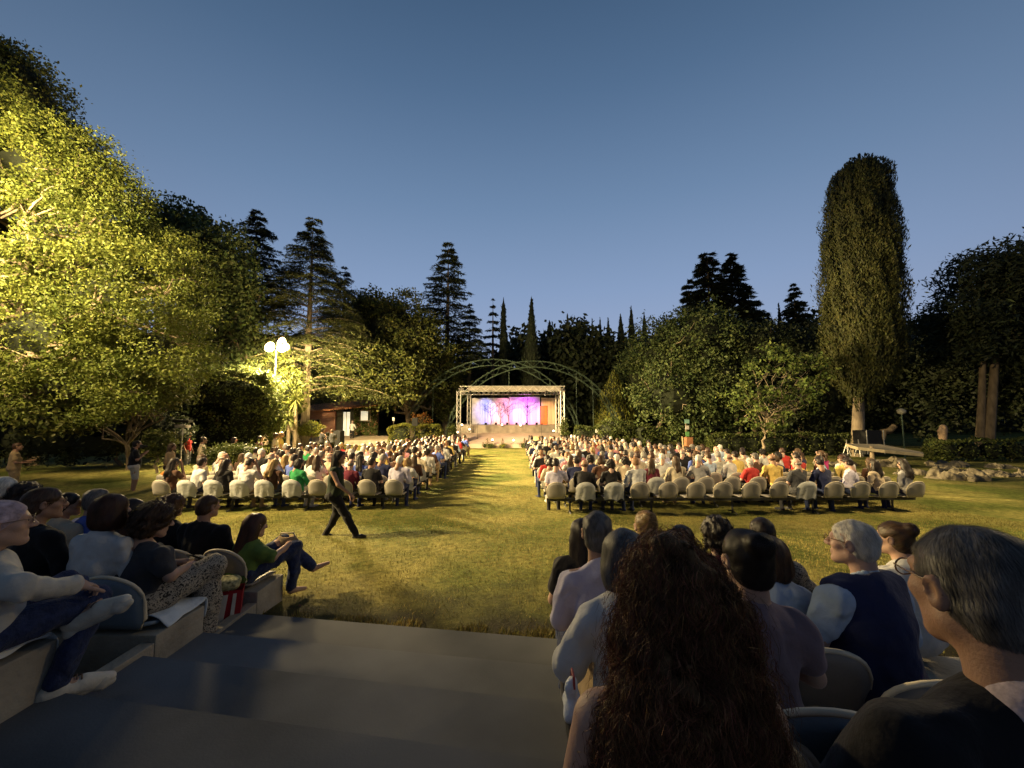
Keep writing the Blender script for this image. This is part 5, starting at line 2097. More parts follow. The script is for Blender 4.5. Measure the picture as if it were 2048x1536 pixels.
bush('dark shrub beside the stage front on the house side', 903, 868, 30.4, 7, 22, LF['hedge'], 97, 40, leaf=.12)
bush('dark ivy-like shrub against the front truss post', 1129, 862, 30.6, 6, 24, LF['hedge'], 98, 40, leaf=.12)
broadleaf('young leafy tree with thin stems near the photographer', (-15.2, 15.5, gz(-15.2, 15.5)), [B(245, 790, 15, 110, 45, 1.2), B(330, 760, 15.5, 60, 45, 1.2), B(120, 830, 14, 60, 40, 1.2)], 260, 30, .4, .17, LF['oak'], 99, .10, nlimb=18, core=.4)
broadleaf('low dark bush mass under the trees at the lawn edge', (-16.5, 16.5, gz(-16, 16.5)), [B(150, 880, 16, 150, 45, .9), B(300, 860, 17, 80, 50, .9), B(20, 870, 16, 80, 55, .9)], 300, 30, .4, .17, LF['dark'], 100, .08, nlimb=8, core=.85, name='bush', cat='bush')


def strap_plant(label, u, v, d, ru, n, L, lm, seed, name='plant'):
    """clump of arching strap-shaped leaves"""
    rs = np.random.default_rng(seed)
    c = at(u, v, d)
    g = gz(c[0], d)
    t = empty(name, (c[0], d, g), 0, label, 'plant')
    V, Q = [], []
    for i in range(n):
        x, y = rs.normal(0, ru * d / F * .5), rs.normal(0, .35)
        az = rs.uniform(0, 6.283)
        l = L * rs.uniform(.6, 1.2)
        b = len(V)
        for s in range(4):
            f = s / 3
            w = .028 * (1 - f * .8)
            px, py, pz = x + math.cos(az) * l * .6 * f, y + math.sin(az) * l * .6 * f, l * (f * 1.25 - .75 * f * f)
            V += [(px - math.sin(az) * w, py + math.cos(az) * w, pz), (px + math.sin(az) * w, py - math.cos(az) * w, pz)]
            if s:
                k = b + 2 * s
                Q.append((k - 2, k - 1, k + 1, k))
    link('foliage', npmesh('foliage', np.array(V), np.array(Q), False), lm, t)
    m_ = MB()
    m_.lathe((0, 0, -.02), [(.12, 0), (.10, .08), (.03, .12)], 8)
    m_.build('stem', M_BARK, t)


strap_plant('broad clump of bright strap-leaved plants before the box hedge', 815, 872, 27.5, 62, 420, .85, LF['lime'], 101)
strap_plant('clump of strap-leaved plants above the mound of hedge', 575, 895, 17.5, 36, 240, .6, LF['lime'], 102)
for i, (u, v, d, h_, lab) in enumerate(((592, 800, 24.5, 1.0, 'spiky yucca with drooping fronds near the brick house'), (577, 838, 24, .75, 'shorter spiky yucca under the other one'))):
    rs = np.random.default_rng(110 + i)
    c = at(u, v, d)
    g = gz(c[0], d)
    t = empty('palm', (c[0], d, g), 0, lab, 'palm')
    V, Q = [], []
    for k in range(130):
        az, el_ = rs.uniform(0, 6.283), rs.uniform(-.9, 1.3)
        l = h_ * rs.uniform(.7, 1.15)
        b = len(V)
        for s in range(4):
            f = s / 3
            w = .03 * (1 - f * .85)
            px, py = math.cos(az) * math.cos(el_) * l * f, math.sin(az) * math.cos(el_) * l * f
            pz = c[2] - g + math.sin(el_) * l * f - .25 * l * f * f
            V += [(px - math.sin(az) * w, py + math.cos(az) * w, pz), (px + math.sin(az) * w, py - math.cos(az) * w, pz)]
            if s:
                kk = b + 2 * s
                Q.append((kk - 2, kk - 1, kk + 1, kk))
    link('crown', npmesh('crown', np.array(V), np.array(Q), False), LF['oak'], t)
    m_ = MB()
    m_.tube([(0, 0, -.1), (.04, 0, (c[2] - g) * .5), (0, 0, c[2] - g)], [.13, .11, .10], 8)
    m_.build('trunk', M_BARK, t)
# ---------------------------------------------------------------- people on the terrace
M_PATTERN = bpy.data.materials.new('patterned_cloth')
M_PATTERN.use_nodes = True
t_ = M_PATTERN.node_tree
vo = t_.nodes.new('ShaderNodeTexVoronoi')
vo.inputs['Scale'].default_value = 34
vo.feature = 'DISTANCE_TO_EDGE'
tc_ = t_.nodes.new('ShaderNodeTexCoord')
nzp = t_.nodes.new('ShaderNodeTexNoise')
nzp.inputs['Scale'].default_value = 22
mxp = t_.nodes.new('ShaderNodeMix')
mxp.data_type = 'VECTOR'
mxp.inputs[0].default_value = .12
t_.links.new(tc_.outputs['Object'], mxp.inputs[4])
t_.links.new(nzp.outputs['Color'], mxp.inputs[5])
t_.links.new(mxp.outputs[1], vo.inputs['Vector'])
rp_ = t_.nodes.new('ShaderNodeValToRGB')
rp_.color_ramp.elements[0].position, rp_.color_ramp.elements[1].position = .08, .22
rp_.color_ramp.elements[0].color, rp_.color_ramp.elements[1].color = (.34, .30, .24, 1), (.018, .017, .017, 1)
t_.links.new(vo.outputs['Distance'], rp_.inputs[0])
t_.links.new(rp_.outputs[0], t_.nodes['Principled BSDF'].inputs['Base Color'])
t_.nodes['Principled BSDF'].inputs['Roughness'].default_value = .9


def at_local(uvd, head, yaw, lean, side, seat):
    """a pixel and depth, in the local frame of the person seated under that head"""
    f = np.array([math.sin(yaw), math.cos(yaw)])
    r_ = np.array([f[1], -f[0]])
    root = np.array([*(head[:2] - f * lean - r_ * side), seat + .10])
    w = at(*uvd) - root
    return np.array([w[0] * r_[0] + w[1] * r_[1], w[0] * f[0] + w[1] * f[1], w[2]])


SL = lambda i: TL[i] + .035      # seat heights on the shells
SR = lambda i: TR[i] + .05


def fg(label, u, v, d, seat, wrp=None, elp=None, knp=None, anp=None, toep=None, **k):
    hd = at(u, v, d)
    yaw, lean, side = k.get('yaw', 0.0), k.get('lean', .06), k.get('side', 0.0)
    L = lambda p: at_local(p, hd, yaw, lean, side, seat) if len(p) == 3 and p[0] > 3 else np.array(p, float)
    for key, val in (('wr', wrp), ('el', elp), ('kn', knp), ('an', anp), ('toe', toep)):
        if val is not None:
            k[key] = [L(p) for p in val]
    return person(label, hd, seat, **k)


GF = 'people seated on the terrace'
H2 = dict(h=.013, hh=.006)
H3 = dict(h=.016, hh=.008, hands=False, ns=500)
# street-lamp side
CL['scarf_'] = mat('cloth_headscarf', (.40, .31, .34), .9, .45, 26, .5, 40, detail=6)
HAIR['scarf_'] = CL['scarf_']
fg('person in knotted mauve headscarf, pale shirt and jeans, white sneaker stuck out over the aisle', 4, 1046, 2.05, SL(1), yaw=.32, hyaw=.42, hair='scarf', hairc='scarf_', skin=0, top='long', topc='offwhite', legc='denim', shoes=M_SHOE_LIGHT, spec=True,
   elp=[(.30, .02, .26), (-.27, .05, .24)], wrp=[(.22, .25, .17), (-.05, .28, .12)], knp=[(.14, .37, .03), (-.10, .36, .09)], anp=[(.12, .26, -.38), (.15, .31, -.03)], toep=[(.17, .46, -.44), (.37, .40, .05)], lean=.05, group=GF, **H2)
fg('short-haired bespectacled person in black shirt behind the headscarfed one', 90, 1006, 3.0, SL(2), yaw=.15, hyaw=.5, hair='short', hairc='brown', skin=1, top='long', topc='black', legc='charcoal', spec=True, group=GF, **H2)
fg('person with smooth brown bob and pale grey-white shirt, seen from behind', 224, 1020, 3.0, SL(2), yaw=.1, hyaw=.12, hair='bob', hairc='chestnut', skin=0, top='long', topc='white', legc='denim', group=GF, ns=4500, swid=.0016, **H2)
fg('person with short curly hair, black top and patterned trousers, looking at a phone', 312, 1040, 3.1, SL(2), yaw=.30, hyaw=.35, hpitch=-.25, hair='curly', hairc='brown', skin=0, top='tee', topc='charcoal', legs='wide', legc=M_PATTERN, lean=.10,
   elp=[(.25, .07, .20), (-.22, .09, .20)], wrp=[(.10, .30, .18), (-.04, .32, .18)], knp=[(.16, .44, .12), (-.06, .46, .08)], group=GF, g=1.08, ns=3500, swid=.0025, **H2)
fg('close-cropped person in black long-sleeved shirt at the lowest wall', 417, 1012, 4.15, SL(3), yaw=.05, hyaw=.25, hair='cropped', hairc='brown', skin=1, top='long', topc='black', legc='black', sw=.195, g=1.08, group=GF, **H2)
fg('person with long straight brown hair and green top, bare foot out over the lawn', 512, 1050, 4.15, SL(3), yaw=.38, hyaw=.15, hpitch=-.15, hair='long', hairc='chestnut', skin=0, top='tee', topc='olive', legc='denim', lean=.14, shoes=None, slen=.16, ns=1500,
   elp=[(.24, .17, .14), (-.20, .14, .16)], wrp=[(.15, .40, .18), (-.02, .40, .14)], knp=[(.14, .50, .13), (-.02, .50, .18)], anp=[(.16, .46, -.32), (.20, .70, -.17)], toep=[(.18, .62, -.36), (.27, .85, -.15)], group=GF, **H2)
fg('person with long dark hair between the brown bob and the curly one', 267, 1020, 4.1, SL(3), hair='long', hairc='dark', top='tee', topc='brown', group=GF, yaw=.1, **H3)
fg('grey-haired person in blue collared shirt past the brown bob', 196, 1000, 4.15, SL(3), hair='short', hairc='salt', top='long', topc='blue', group=GF, yaw=.2, hyaw=.2, **H3)
fg('person with loose curly fair-brown hair beside the black long-sleeved shirt', 346, 1012, 4.2, SL(3), hair='curly', hairc='brown', top='tee', topc='black', group=GF, yaw=.1, hs=.97, **H3)
fg('dark-haired person in beige top turning aside, near the bespectacled black shirt', 137, 1008, 4.05, SL(3), hair='short', hairc='dark', skin=1, top='tee', topc='beige', group=GF, yaw=.3, hyaw=.6, hs=.97, **H3)
fg('person with bushy dark hair behind the headscarfed one', 54, 990, 4.0, SL(3), hair='curly', hairc='dark', top='tee', topc='grey', group=GF, yaw=.1, **H3)
fg('white-haired person at the frame edge behind the headscarfed one', 8, 978, 3.9, SL(3), hair='short', hairc='white', top='tee', topc='pink', group=GF, yaw=.1, **H3)

# tall-cypress side
R1_head = at(1334, 1180, .93)
r1, J1 = person('person with a huge mass of long reddish-brown curls and bare shoulders', R1_head, SR(1) - .02, hair=None, skin=0, top='tank', topc=cloth('mustard', (.17, .12, .035)), legc='black', sw=.180, lean=.05, group=GF, h=.010, hh=.0055)


def curly_mane(ob, J, n=17000):
    rs = np.random.default_rng(77)
    C = J['C']
    pr = [ell((0, -.02, .030), (.092, .112, .098)), ell((0, -.055, -.07), (.135, .088, .12), k=.05), ell((0, -.085, -.24), (.165, .085, .16), k=.06), ell((0, -.10, -.42), (.165, .075, .15), k=.06), ell((.0, -.10, -.58), (.12, .06, .13), k=.06),
          sub(ell((0, .085, -.055), (.066, .075, .115)), .012)]
    V, Q = sdf_mesh(pr, .010, .03, lumps(.016, 48, 5, 3))
    bv = BVHTree.FromPolygons([Vector(p) for p in V.tolist()], Q.tolist())
    w = np.ones(len(Q))
    cen = V[Q].mean(1)
    w *= np.where(cen[:, 1] > .02, .4, 1.0)
    tri = rs.choice(len(Q), n, p=w / w.sum())
    pts, quads = [], []
    for t in tri:
        p = Vector(cen[t].tolist())
        L = rs.uniform(.10, .30)
        ph, tw = rs.uniform(0, 6.28), rs.choice([-1, 1]) * rs.uniform(.8, 1.5)
        cr_ = rs.uniform(.002, .0075)
        lift = rs.uniform(.0, .010) + (.022 if rs.random() < .10 else 0)
        wd = rs.uniform(.0004, .0009)
        steps = 20
        base = len(pts)
        jit = Vector(rs.normal(0, .20, 3).tolist())
        out = Vector((p.x * 2.2, (p.y + .06) * 1.2, 0))
        for i in range(steps + 1):
            loc, nrm, _, _ = bv.find_nearest(p)
            d = Vector((0, -.12, -1)) + jit + out * (1 if p.z > -.1 else .3)
            d = d - nrm * d.dot(nrm)
            if d.length < 1e-4:
                d = nrm.orthogonal()
            d.normalize()
            sd_ = d.cross(nrm).normalized()
            a = ph + tw * i
            q = loc + nrm * (lift * (.5 + 1.2 * i / steps) + cr_ * (.8 + math.sin(a))) + sd_ * (cr_ * 1.25 * math.cos(a))
            ww = wd * (1 - .5 * i / steps)
            sv_ = (sd_ * math.sin(a) + nrm * math.cos(a)) * ww
            pts += [q - sv_, q + sv_]
            if i:
                b = base + 2 * i
                quads.append((b - 2, b - 1, b + 1, b))
            p = loc + d * (L / steps)
    V2, Q2 = join([(V, Q), (np.array([tuple(p) for p in pts], np.float32), np.array(quads, np.int32))])
    me = npmesh('hair', V2, Q2)
    h_ = link('hair', me, mat('hair_curls', (.17, .078, .036), .6, .45, 24, .4, 120, spec=.2, island=.5), ob)
    h_.location = tuple(C)


curly_mane(r1, J1)
fg('grey-haired bespectacled person in black jacket with pale collar, closest to the lens', 1950, 1176, .80, SR(1) - .03, yaw=-.05, hyaw=.10, hpitch=-.06, hair='cropped', hairc='salt', hjit=.10, skin=1, top='long', topc='black', legc='black', sw=.205, g=1.12, spec=True, hs=1.04, h=.010, hh=.0045,
   elp=[(.30, .05, .22), (-.30, .10, .20)], wrp=[(.12, .30, .16), (-.20, .36, .14)], group=GF, ns=26000, slen=.026, swid=.0008, jaw=1.06)
gm = [o for o in bpy.data.objects if o.get('label', '').startswith('grey-haired bespectacled person in black jacket')][0]
fg('grey bob-haired person in puffy white blouse beside the huge curls', 1248, 1112, 1.68, SR(2), yaw=0, hair='bob', hairc='salt', skin=0, top='puff', topc='white', legc='tan', sw=.150, g=.92, elp=[(.22, .02, .22), (-.23, .04, .20)], group=GF, ns=6000, swid=.0013, hs=.92, h=.011, hh=.006)
fg('person with dark bun and dusty pink top, bare neck', 1490, 1118, 1.64, SR(2), yaw=.02, hyaw=-.05, hair='bun', hairc='dark', skin=0, top='tee', topc='rose', legc='black', sw=.150, g=.9, group=GF, ns=7000, swid=.0013, slen=.09, h=.010, hh=.0055,
   elp=[(.205, -.01, .20), (-.20, .05, .20)])
fg('short-haired person in crisp white shirt at the aisle end', 1194, 1064, 2.30, SR(3), yaw=-.03, hyaw=.10, hair='short', hairc='salt', skin=1, top='long', topc='lilac', legc='denim', sw=.165, g=.95, group=GF, elp=[(.22, .05, .24), (-.23, .02, .24)], ns=5000, slen=.04, swid=.0013, **H2)
fg('wavy brown-haired person in pale blue tee beyond the bun', 1538, 1112, 2.30, SR(3), yaw=.05, hair='bob', hairc='brown', skin=0, top='tee', topc='paleblue', legc='denim', sw=.165, hs=.95, group=GF, **H2)
bm, JB = fg('white-haired bespectacled person in navy waistcoat over pale blue sleeves', 1704, 1084, 2.14, SR(3), yaw=-.25, hyaw=-.35, hair='cropped', hairc='white', skin=2, top='long', topc='paleblue', legc='charcoal', sw=.20, g=1.2, spec=True, group=GF, ns=5000, slen=.03, swid=.0012, h=.012, hh=.005,
             elp=[(.29, .04, .20), (-.29, .06, .20)])
v_, q_ = sdf_mesh(torso_prims(JB, 1.2, .036) + [sub(ell((0, 0, -.20), (.5, .5, .13)), .01), sub(ell(JB['nb'] + np.array([0, .03, .06]), (.10, .085, .09)), .01)] + [sub(ell(JB['sh'][i] + np.array([s * .045, 0, -.02]), (.055, .12, .11)), .02) for i, s in ((0, 1), (1, -1))], .012, .03, lumps(.004, 30, 9, 2))
link('waistcoat', npmesh('waistcoat', v_, q_), CL['navy'], bm)
fg('person with long black hair at the front beside the white shirt', 1163, 1066, 3.15, SR(4), hair='long', hairc='dark', top='tee', topc='black', group=GF, hs=.95, **H3)
fg('person with pinned-up fair hair in the front row of the terrace', 1291, 1052, 3.1, SR(4), hair='bun', hairc='blond', top='tee', topc='cream', group=GF, **H3)
fg('dark-haired person half hidden beyond the huge curls', 1362, 1082, 3.0, SR(4), hair='short', hairc='dark', top='tee', topc='grey', group=GF, **H3)
fg('person with dark tousled hair just past the bun', 1432, 1066, 3.0, SR(4), hair='curly', hairc='dark', top='tee', topc='wine', group=GF, hs=.95, **H3)
fg('black-haired person in dark patterned shirt, arm bent forward on the lap', 1524, 1066, 3.1, SR(4), hair='short', hairc='dark', skin=1, top='elbow', topc=M_PATTERN, group=GF, yaw=.25, hyaw=.1, sw=.19, elp=[(.30, .10, .22), (-.26, .05, .22)], **H3)
fg('person with pinned-up brown hair, white top with navy stripe', 1786, 1076, 2.95, SR(4), hair='bun', hairc='brown', top='tee', topc='white', group=GF, yaw=-.2, hyaw=-.3, **H3)
# pale collar of the jacket wearer
hc_ = at(1950, 1176, .80)
yw = -.10
Cg = np.array([0, .06, hc_[2] - (SR(1) - .03 + .10)])
nbg = Cg + np.array([0, -.05, -.195]) * 1.04
v_, q_ = sdf_mesh([cone(nbg + np.array([0, -.026, -.02]), nbg + np.array([0, -.022, .040]), .084, .074, .02), sub(cone(nbg + np.array([0, -.0, .028]), nbg + np.array([0, .012, .14]), .064, .064), .005), sub(ell(nbg + np.array([0, .10, .02]), (.05, .06, .08)), .01)], .0045, .02)
link('collar', npmesh('collar', v_, q_), cloth('striped_collar', (.50, .40, .40), .25, .2, 90), gm)

# ---- seats, cloths and bags on the terrace
GT = 'shell seats on the terrace'


def terrace_seat(label, x, y, z, m, low, rz=0.0):
    o = make_chair(label, m, group=GT, by=-.19, bz=.04)
    o.location = (x, y, z)
    o.rotation_euler = (0, 0, rz)
    return o


terrace_seat('grey-blue shell seat with pale rim under the patterned trousers', -2.80, FL[2] - .21, TL[2], M_SHELL_GREY, True)
terrace_seat('grey-blue shell seat under the brown bob', -3.27, FL[2] - .21, TL[2], M_SHELL_GREY, True)
terrace_seat('grey-blue shell seat under the bespectacled black shirt', -3.76, FL[2] - .21, TL[2], M_SHELL_GREY, True)
terrace_seat('pale shell seat under the headscarfed person', -2.86, FL[1] - .21, TL[1], M_SHELL_GREY, True)
terrace_seat('brown shell seat with cream rim under the green top', -2.80, FL[3] - .21, TL[3], M_SHELL_BROWN, True, -.1)
terrace_seat('shell seat under the close-cropped black shirt', -3.3, FL[3] - .21, TL[3], M_SHELL, True)
for lab, u, d, i, m in (('grey shell seat behind the dusty pink top', 1520, 1.62, 2, M_SHELL_GREY), ('brownish shell seat behind the navy waistcoat', 1728, 2.02, 3, M_SHELL_BROWN), ('shell seat behind the puffy white blouse', 1240, 1.66, 2, M_SHELL_BROWN), ('shell seat behind the crisp white shirt', 1194, 2.28, 3, M_SHELL_BROWN),
                        ('shell seat behind the pale blue tee', 1545, 2.24, 3, M_SHELL_BROWN), ('empty shell seat draped in pale cloth between pink top and black jacket', 1705, 1.50, 2, M_SHELL_GREY), ('shell seat under the huge curls', 1334, .92, 1, M_SHELL_GREY)):
    x = (u - 1024) / 770 * d
    b = x * TB[0] + d * TB[1]
    terrace_seat(lab, x, d - .03, TR[i], m, False, TRZ)


def seat_cloth(label, x, y, z, w, dpt, fall, seed, m, rz=0.0):
    """cotton sheet over the seat, its front edge and one corner hanging"""
    rs = np.random.default_rng(seed)
    nx_, ny_ = 22, 22
    V = []
    p = rs.uniform(0, 6, 6)
    for j in range(ny_ + 1):
        for i in range(nx_ + 1):
            a, b = i / nx_, j / ny_
            s = b * (dpt + fall) - dpt * .8
            edge = dpt * .2
            over = max(0.0, s - edge) * (.55 + .6 * a)
            yy = min(s, edge) + .03 * min(1, over * 20) + .012 * math.sin(a * 16 + p[0]) * min(1, over * 14)
            zz = .075 - over + .012 * math.sin(a * 9 + p[1] + b * 3) + .008 * math.sin(b * 13 + p[2] + a * 6)
            zz -= .05 * max(0, a - .85) / .15 * (1 if over <= 0 else .4)
            V.append((w * (a - .5) + .012 * math.sin(b * 9 + p[3]), yy, zz))
    Fs = [(j * (nx_ + 1) + i, j * (nx_ + 1) + i + 1, (j + 1) * (nx_ + 1) + i + 1, (j + 1) * (nx_ + 1) + i) for j in range(ny_) for i in range(nx_)]
    o = link('seat_cloth', npmesh('seat_cloth', np.array(V), np.array(Fs)), m, None, (x, y, z))
    o.rotation_euler = (0, 0, rz)
    so = o.modifiers.new('thick', 'SOLIDIFY')
    so.thickness = .006
    return tag(o, label, 'cloth', 'white cloths on the terrace seats')


seat_cloth('white cloth hanging over the wall front under the headscarfed person', -2.80, FL[1] - .07, TL[1] + .005, .52, .34, .12, 1, M_CLOTHW)
seat_cloth('white cloth hanging over the wall front under the patterned trousers', -2.74, FL[2] - .07, TL[2] + .005, .48, .34, .14, 2, M_CLOTHW)
x_, y_ = (1705 - 1024) / 770 * 1.50, 1.47
cv = link('seat_cover', cover_mesh(.50, .42, seed=7), M_CLOTHW, None, (x_, y_ - .19, TR[2] + .05))
cv.rotation_euler = (0, 0, TRZ)
tag(cv, 'pale blue-white cloth bunched over the empty seat before the black jacket', 'cloth', 'white cloths on the terrace seats')
seat_cloth('pale cloth spread on the seat next to the dusty pink top', (1668 - 1024) / 770 * 1.55, 1.52, TR[2] + .02, .44, .40, .10, 5, M_CLOTHW, TRZ)

# gift bag with a patterned cushion on top, in the footwell
M_REDBAG = mat('red_bag', (.36, .02, .03), .5, .1, 8)
t = empty('bag', (-2.70, 3.72, .80), .5, 'red and white paper gift bag standing at the footwell edge', 'bag')
a = MB()
P = [(-.15, -.07, 0), (.15, -.07, 0), (.15, .07, 0), (-.15, .07, 0), (-.17, -.08, .33), (.17, -.08, .31), (.17, .08, .31), (-.17, .08, .33)]
a.add(P, [(3, 2, 1, 0), (0, 1, 5, 4), (1, 2, 6, 5), (2, 3, 7, 6), (3, 0, 4, 7)])
a.build('body', M_REDBAG, t)
a = MB()
for k, (x, w) in enumerate(((-.09, .05), (.02, .04), (.10, .025))):
    a.add([(x - w, -.0765, .03), (x + w * .2, -.0765, .03), (x + w, -.0835, .29), (x - w * .1, -.0835, .29)], [(0, 1, 2, 3)])
a.build('white_print', mat('bag_white', (.72, .68, .62), .6), t)
a = MB()
a.tube([(-.06, -.07, .31), (-.05, -.06, .40), (.05, -.06, .40), (.06, -.07, .31)], .004, 5)
a.build('handle', mat('bag_cord', (.6, .55, .45), .7), t)
v_, q_ = sdf_mesh([cone((-.13, -.04, 0), (.13, -.04, 0), .045), cone((-.13, .07, 0), (.13, .07, 0), .045), ell((0, .015, .0), (.17, .10, .05))], .012, .04)
cu = link('cushion', npmesh('cushion', v_, q_), mat('cushion_print', (.30, .30, .13), .8, .7, 34, .2, 20, col2=(.62, .56, .30)), None, (-2.70, 3.66, 1.185))
cu.rotation_euler = (0, .08, .5)
tag(cu, 'green and cream patterned cushion lying on the gift bag', 'cushion')
# straw bag on the lap of the green top
v_, q_ = sdf_mesh([ell((0, 0, 0), (.13, .07, .12)), sub(ell((0, 0, .14), (.10, .06, .07)), .01)], .008, .02)
hb = link('bag', npmesh('bag', v_, q_), mat('straw', (.42, .30, .17), .9, .3, 30, .8, 60, stretch=(1, 1, 6)), None, at(574, 1088, 4.46))
tag(hb, 'rounded tan straw bag on the lap of the green top', 'bag')
a = MB()
a.tube([(-.10, 0, .05), (-.07, .0, .12), (.07, 0, .12), (.10, 0, .05)], .008, 6)
a.build('handle', mat('straw_handle', (.50, .40, .28), .8), hb, smooth=True)
# white carrier bag hanging beside the huge curls
p = at(1146, 1392, 1.30)
v_, q_ = sdf_mesh([ell((0, 0, -.02), (.026, .05, .055)), cone((0, -.02, .03), (0, .02, .03), .016, .016, .03)], .007, .02, lumps(.006, 60, 4, 2))
wb = link('bag', npmesh('bag', v_, q_), mat('plastic_white', (.62, .64, .66), .35, .12, 20, .5, 30), None, p)
tag(wb, 'small white and red carrier bag hanging at the aisle beside the huge curls', 'bag')
a = MB()
a.tube([(0, -.03, .04), (0, -.02, .07), (0, .02, .07), (0, .03, .04)], .004, 6)
a.build('handle', mat('bag_handle', (.30, .05, .05), .6), wb)
# phone
ph_ = empty('phone', (0, 0, 0), 0, 'dark phone held low by the curly-haired person in black', 'phone')
hd = at(312, 1040, 3.1)
f_ = np.array([math.sin(.30), math.cos(.30)])
rt = np.array([f_[1], -f_[0]])
root = hd[:2] - f_ * .10
pw = root + rt * .03 + f_ * .40
ph_.location = (pw[0], pw[1], SL(2) + .10 + .20)
ph_.rotation_euler = (-.6, 0, -.3)
a = MB()
a.box((0, 0, 0), (.072, .145, .008))
a.build('case', M_BLACK, ph_, bevel=.003)
a = MB()
a.box((0, 0, .0048), (.066, .136, .001))
a.build('screen', mat('phone_glass', (.02, .022, .03), .1), ph_)

# ---------------------------------------------------------------- people on foot round the lawn


def standing(label, u, v, d, yaw=0.0, stride=0.0, h=.022, arms=None, group=None, hgt=1.57, **k):
    hd = at(u, v, d)
    hip = hd[2] - .70
    leg = hgt - .70
    kn = [(.09, .04 + stride * .40, -leg * .48), (-.09, .02 - stride * .05, -leg * .48)]
    an = [(.09, stride * .78, -leg * .93 + .05 * abs(stride)), (-.09, -.02 - stride * .32, -leg * .95)]
    toe = [(.11, .15 + stride * .80, -leg * .98 + .10 * abs(stride)), (-.11, .13 - stride * .32, -leg * .99)]
    a = arms or dict(el=[(.24, -.02, .20), (-.24, -.02, .20)], wr=[(.24, .08, -.04), (-.24, .08, -.04)])
    return person(label, hd, hip - .10, yaw=yaw, h=h, hh=k.pop('hh', .010), ns=k.pop('ns', 250), hands=k.pop('hands', False), kn=kn, an=an, toe=toe, group=group, lean=k.pop('lean', .03), **a, **k)


HOLD = dict(el=[(.26, .02, .22), (-.26, .02, .22)], wr=[(.10, .22, .40), (-.10, .22, .40)])
PLAY = dict(el=[(.30, .05, .20), (-.28, .08, .18)], wr=[(.16, .26, .18), (-.12, .30, .22)])
standing('person with long dark hair striding across the lawn in black trousers', 679, 914, 7.35, math.pi / 2, .58, .014, dict(el=[(.21, .14, .22), (-.20, -.17, .20)], wr=[(.18, .34, .05), (-.16, -.10, -.03)]), hgt=1.50, hair='long', hairc='dark', skin=1, top='sleeveless', topc=cloth('dark_olive', (.018, .026, .014)),
         legc='black', lean=.05, hh=.008, ns=900, hands=True, sw=.165)
gs = 'people standing at the lawn edge'
standing('photographer in black tee and pale shorts raising a camera by the leafy shrub', 275, 888, 12.3, .7, arms=HOLD, hair='short', hairc='dark', skin=1, top='tee', topc='black', legs='shorts', legc='offwhite', group=gs)
standing('person in beige dress standing by the oval-panelled fence', 36, 893, 12.6, .8, arms=PLAY, hair='short', hairc='brown', skin=1, top='tee', topc='tan', legs='skirt', legc='tan', group=gs)
standing('person in red waistcoat beside the pole with the dark lamp head', 378, 868, 17.5, 1.4, hair='short', hairc='dark', skin=1, top='tee', topc='red', legc='grey', group=gs)
standing('blurred person in orange-brown robe next to the leafy shrub', 345, 893, 13.2, 1.2, hair='long', hairc='brown', skin=1, top='long', topc='tan', legs='skirt', legc='brown', group=gs)
standing('dark-haired person in beige top next to the red waistcoat', 408, 880, 16.0, .9, hair='bun', hairc='dark', skin=1, top='long', topc='beige', legs='skirt', legc='brown', group=gs)
standing('person in white blouse above the low mound of hedge', 469, 880, 17.2, 1.5, hair='bob', hairc='dark', skin=0, top='long', topc='white', legs='skirt', legc='beige', arms=PLAY, group=gs)
standing('dark-haired person in wine red dress above the low mound of hedge', 521, 877, 17.8, 1.4, hair='bob', hairc='dark', skin=1, top='tee', topc='wine', legs='skirt', legc='wine', group=gs)
standing('person in pale yellow costume, nearer of the pair by the strap-leaved plants', 553, 871, 18.8, 1.0, hair='curly', hairc='brown', skin=1, top='tee', topc='cream', legs='skirt', legc='cream', group=gs)
standing('person in pale yellow costume, farther of the pair by the strap-leaved plants', 564, 869, 19.5, 1.0, hair='curly', hairc='blond', skin=1, top='tee', topc='yellow', legs='skirt', legc='cream', group=gs)
standing('person in white shirt and dark trousers standing outside the lit doorway', 705, 844, 33.2, .1, hair='fringe', hairc='grey', skin=2, top='long', topc='white', legc='black', group=gs, arms=PLAY)
standing('person in dark shirt by the video camera', 646, 861, 23.5, .6, hair='short', hairc='dark', skin=1, top='tee', topc='black', legc='black', group=gs, arms=HOLD)
standing('person in grey shirt bending over the video camera', 664, 862, 24.2, -.4, hair='short', hairc='brown', skin=1, top='tee', topc='charcoal', legc='black', group=gs, arms=HOLD)
cam_p = at(283, 893, 12.0)
t = empty('handheld_camera', cam_p, -.7, 'black stills camera held up by the photographer', 'camera')
a = MB()
a.box((0, 0, 0), (.14, .07, .10))
a.build('body', M_BLACK, t, bevel=.01)
a = MB()
a.tube([(0, .03, 0), (0, .14, 0)], [.035, .04], 10)
a.build('lens', M_BLACK, t)
p = at(655, 872, 23.2)
t = empty('video_camera', (p[0], 23.2, gz(p[0], 23.2)), .3, 'dark video camera on a tripod between two crew', 'video camera')
for k in range(3):
    a = MB()
    an = 2.1 * k + .3
    a.tube([(.45 * math.cos(an), .45 * math.sin(an), 0), (0, 0, 1.15)], .025, 6)
    a.build('leg', M_BLACK, t)
a = MB()
a.box((0, 0, 1.32), (.16, .42, .22))
a.box((0, -.24, 1.40), (.12, .12, .10))
a.build('body', M_BLACK, t)
a = MB()
a.tube([(0, .2, 1.32), (0, .42, 1.32)], [.06, .075], 10)
a.build('lens', M_BLACK, t)
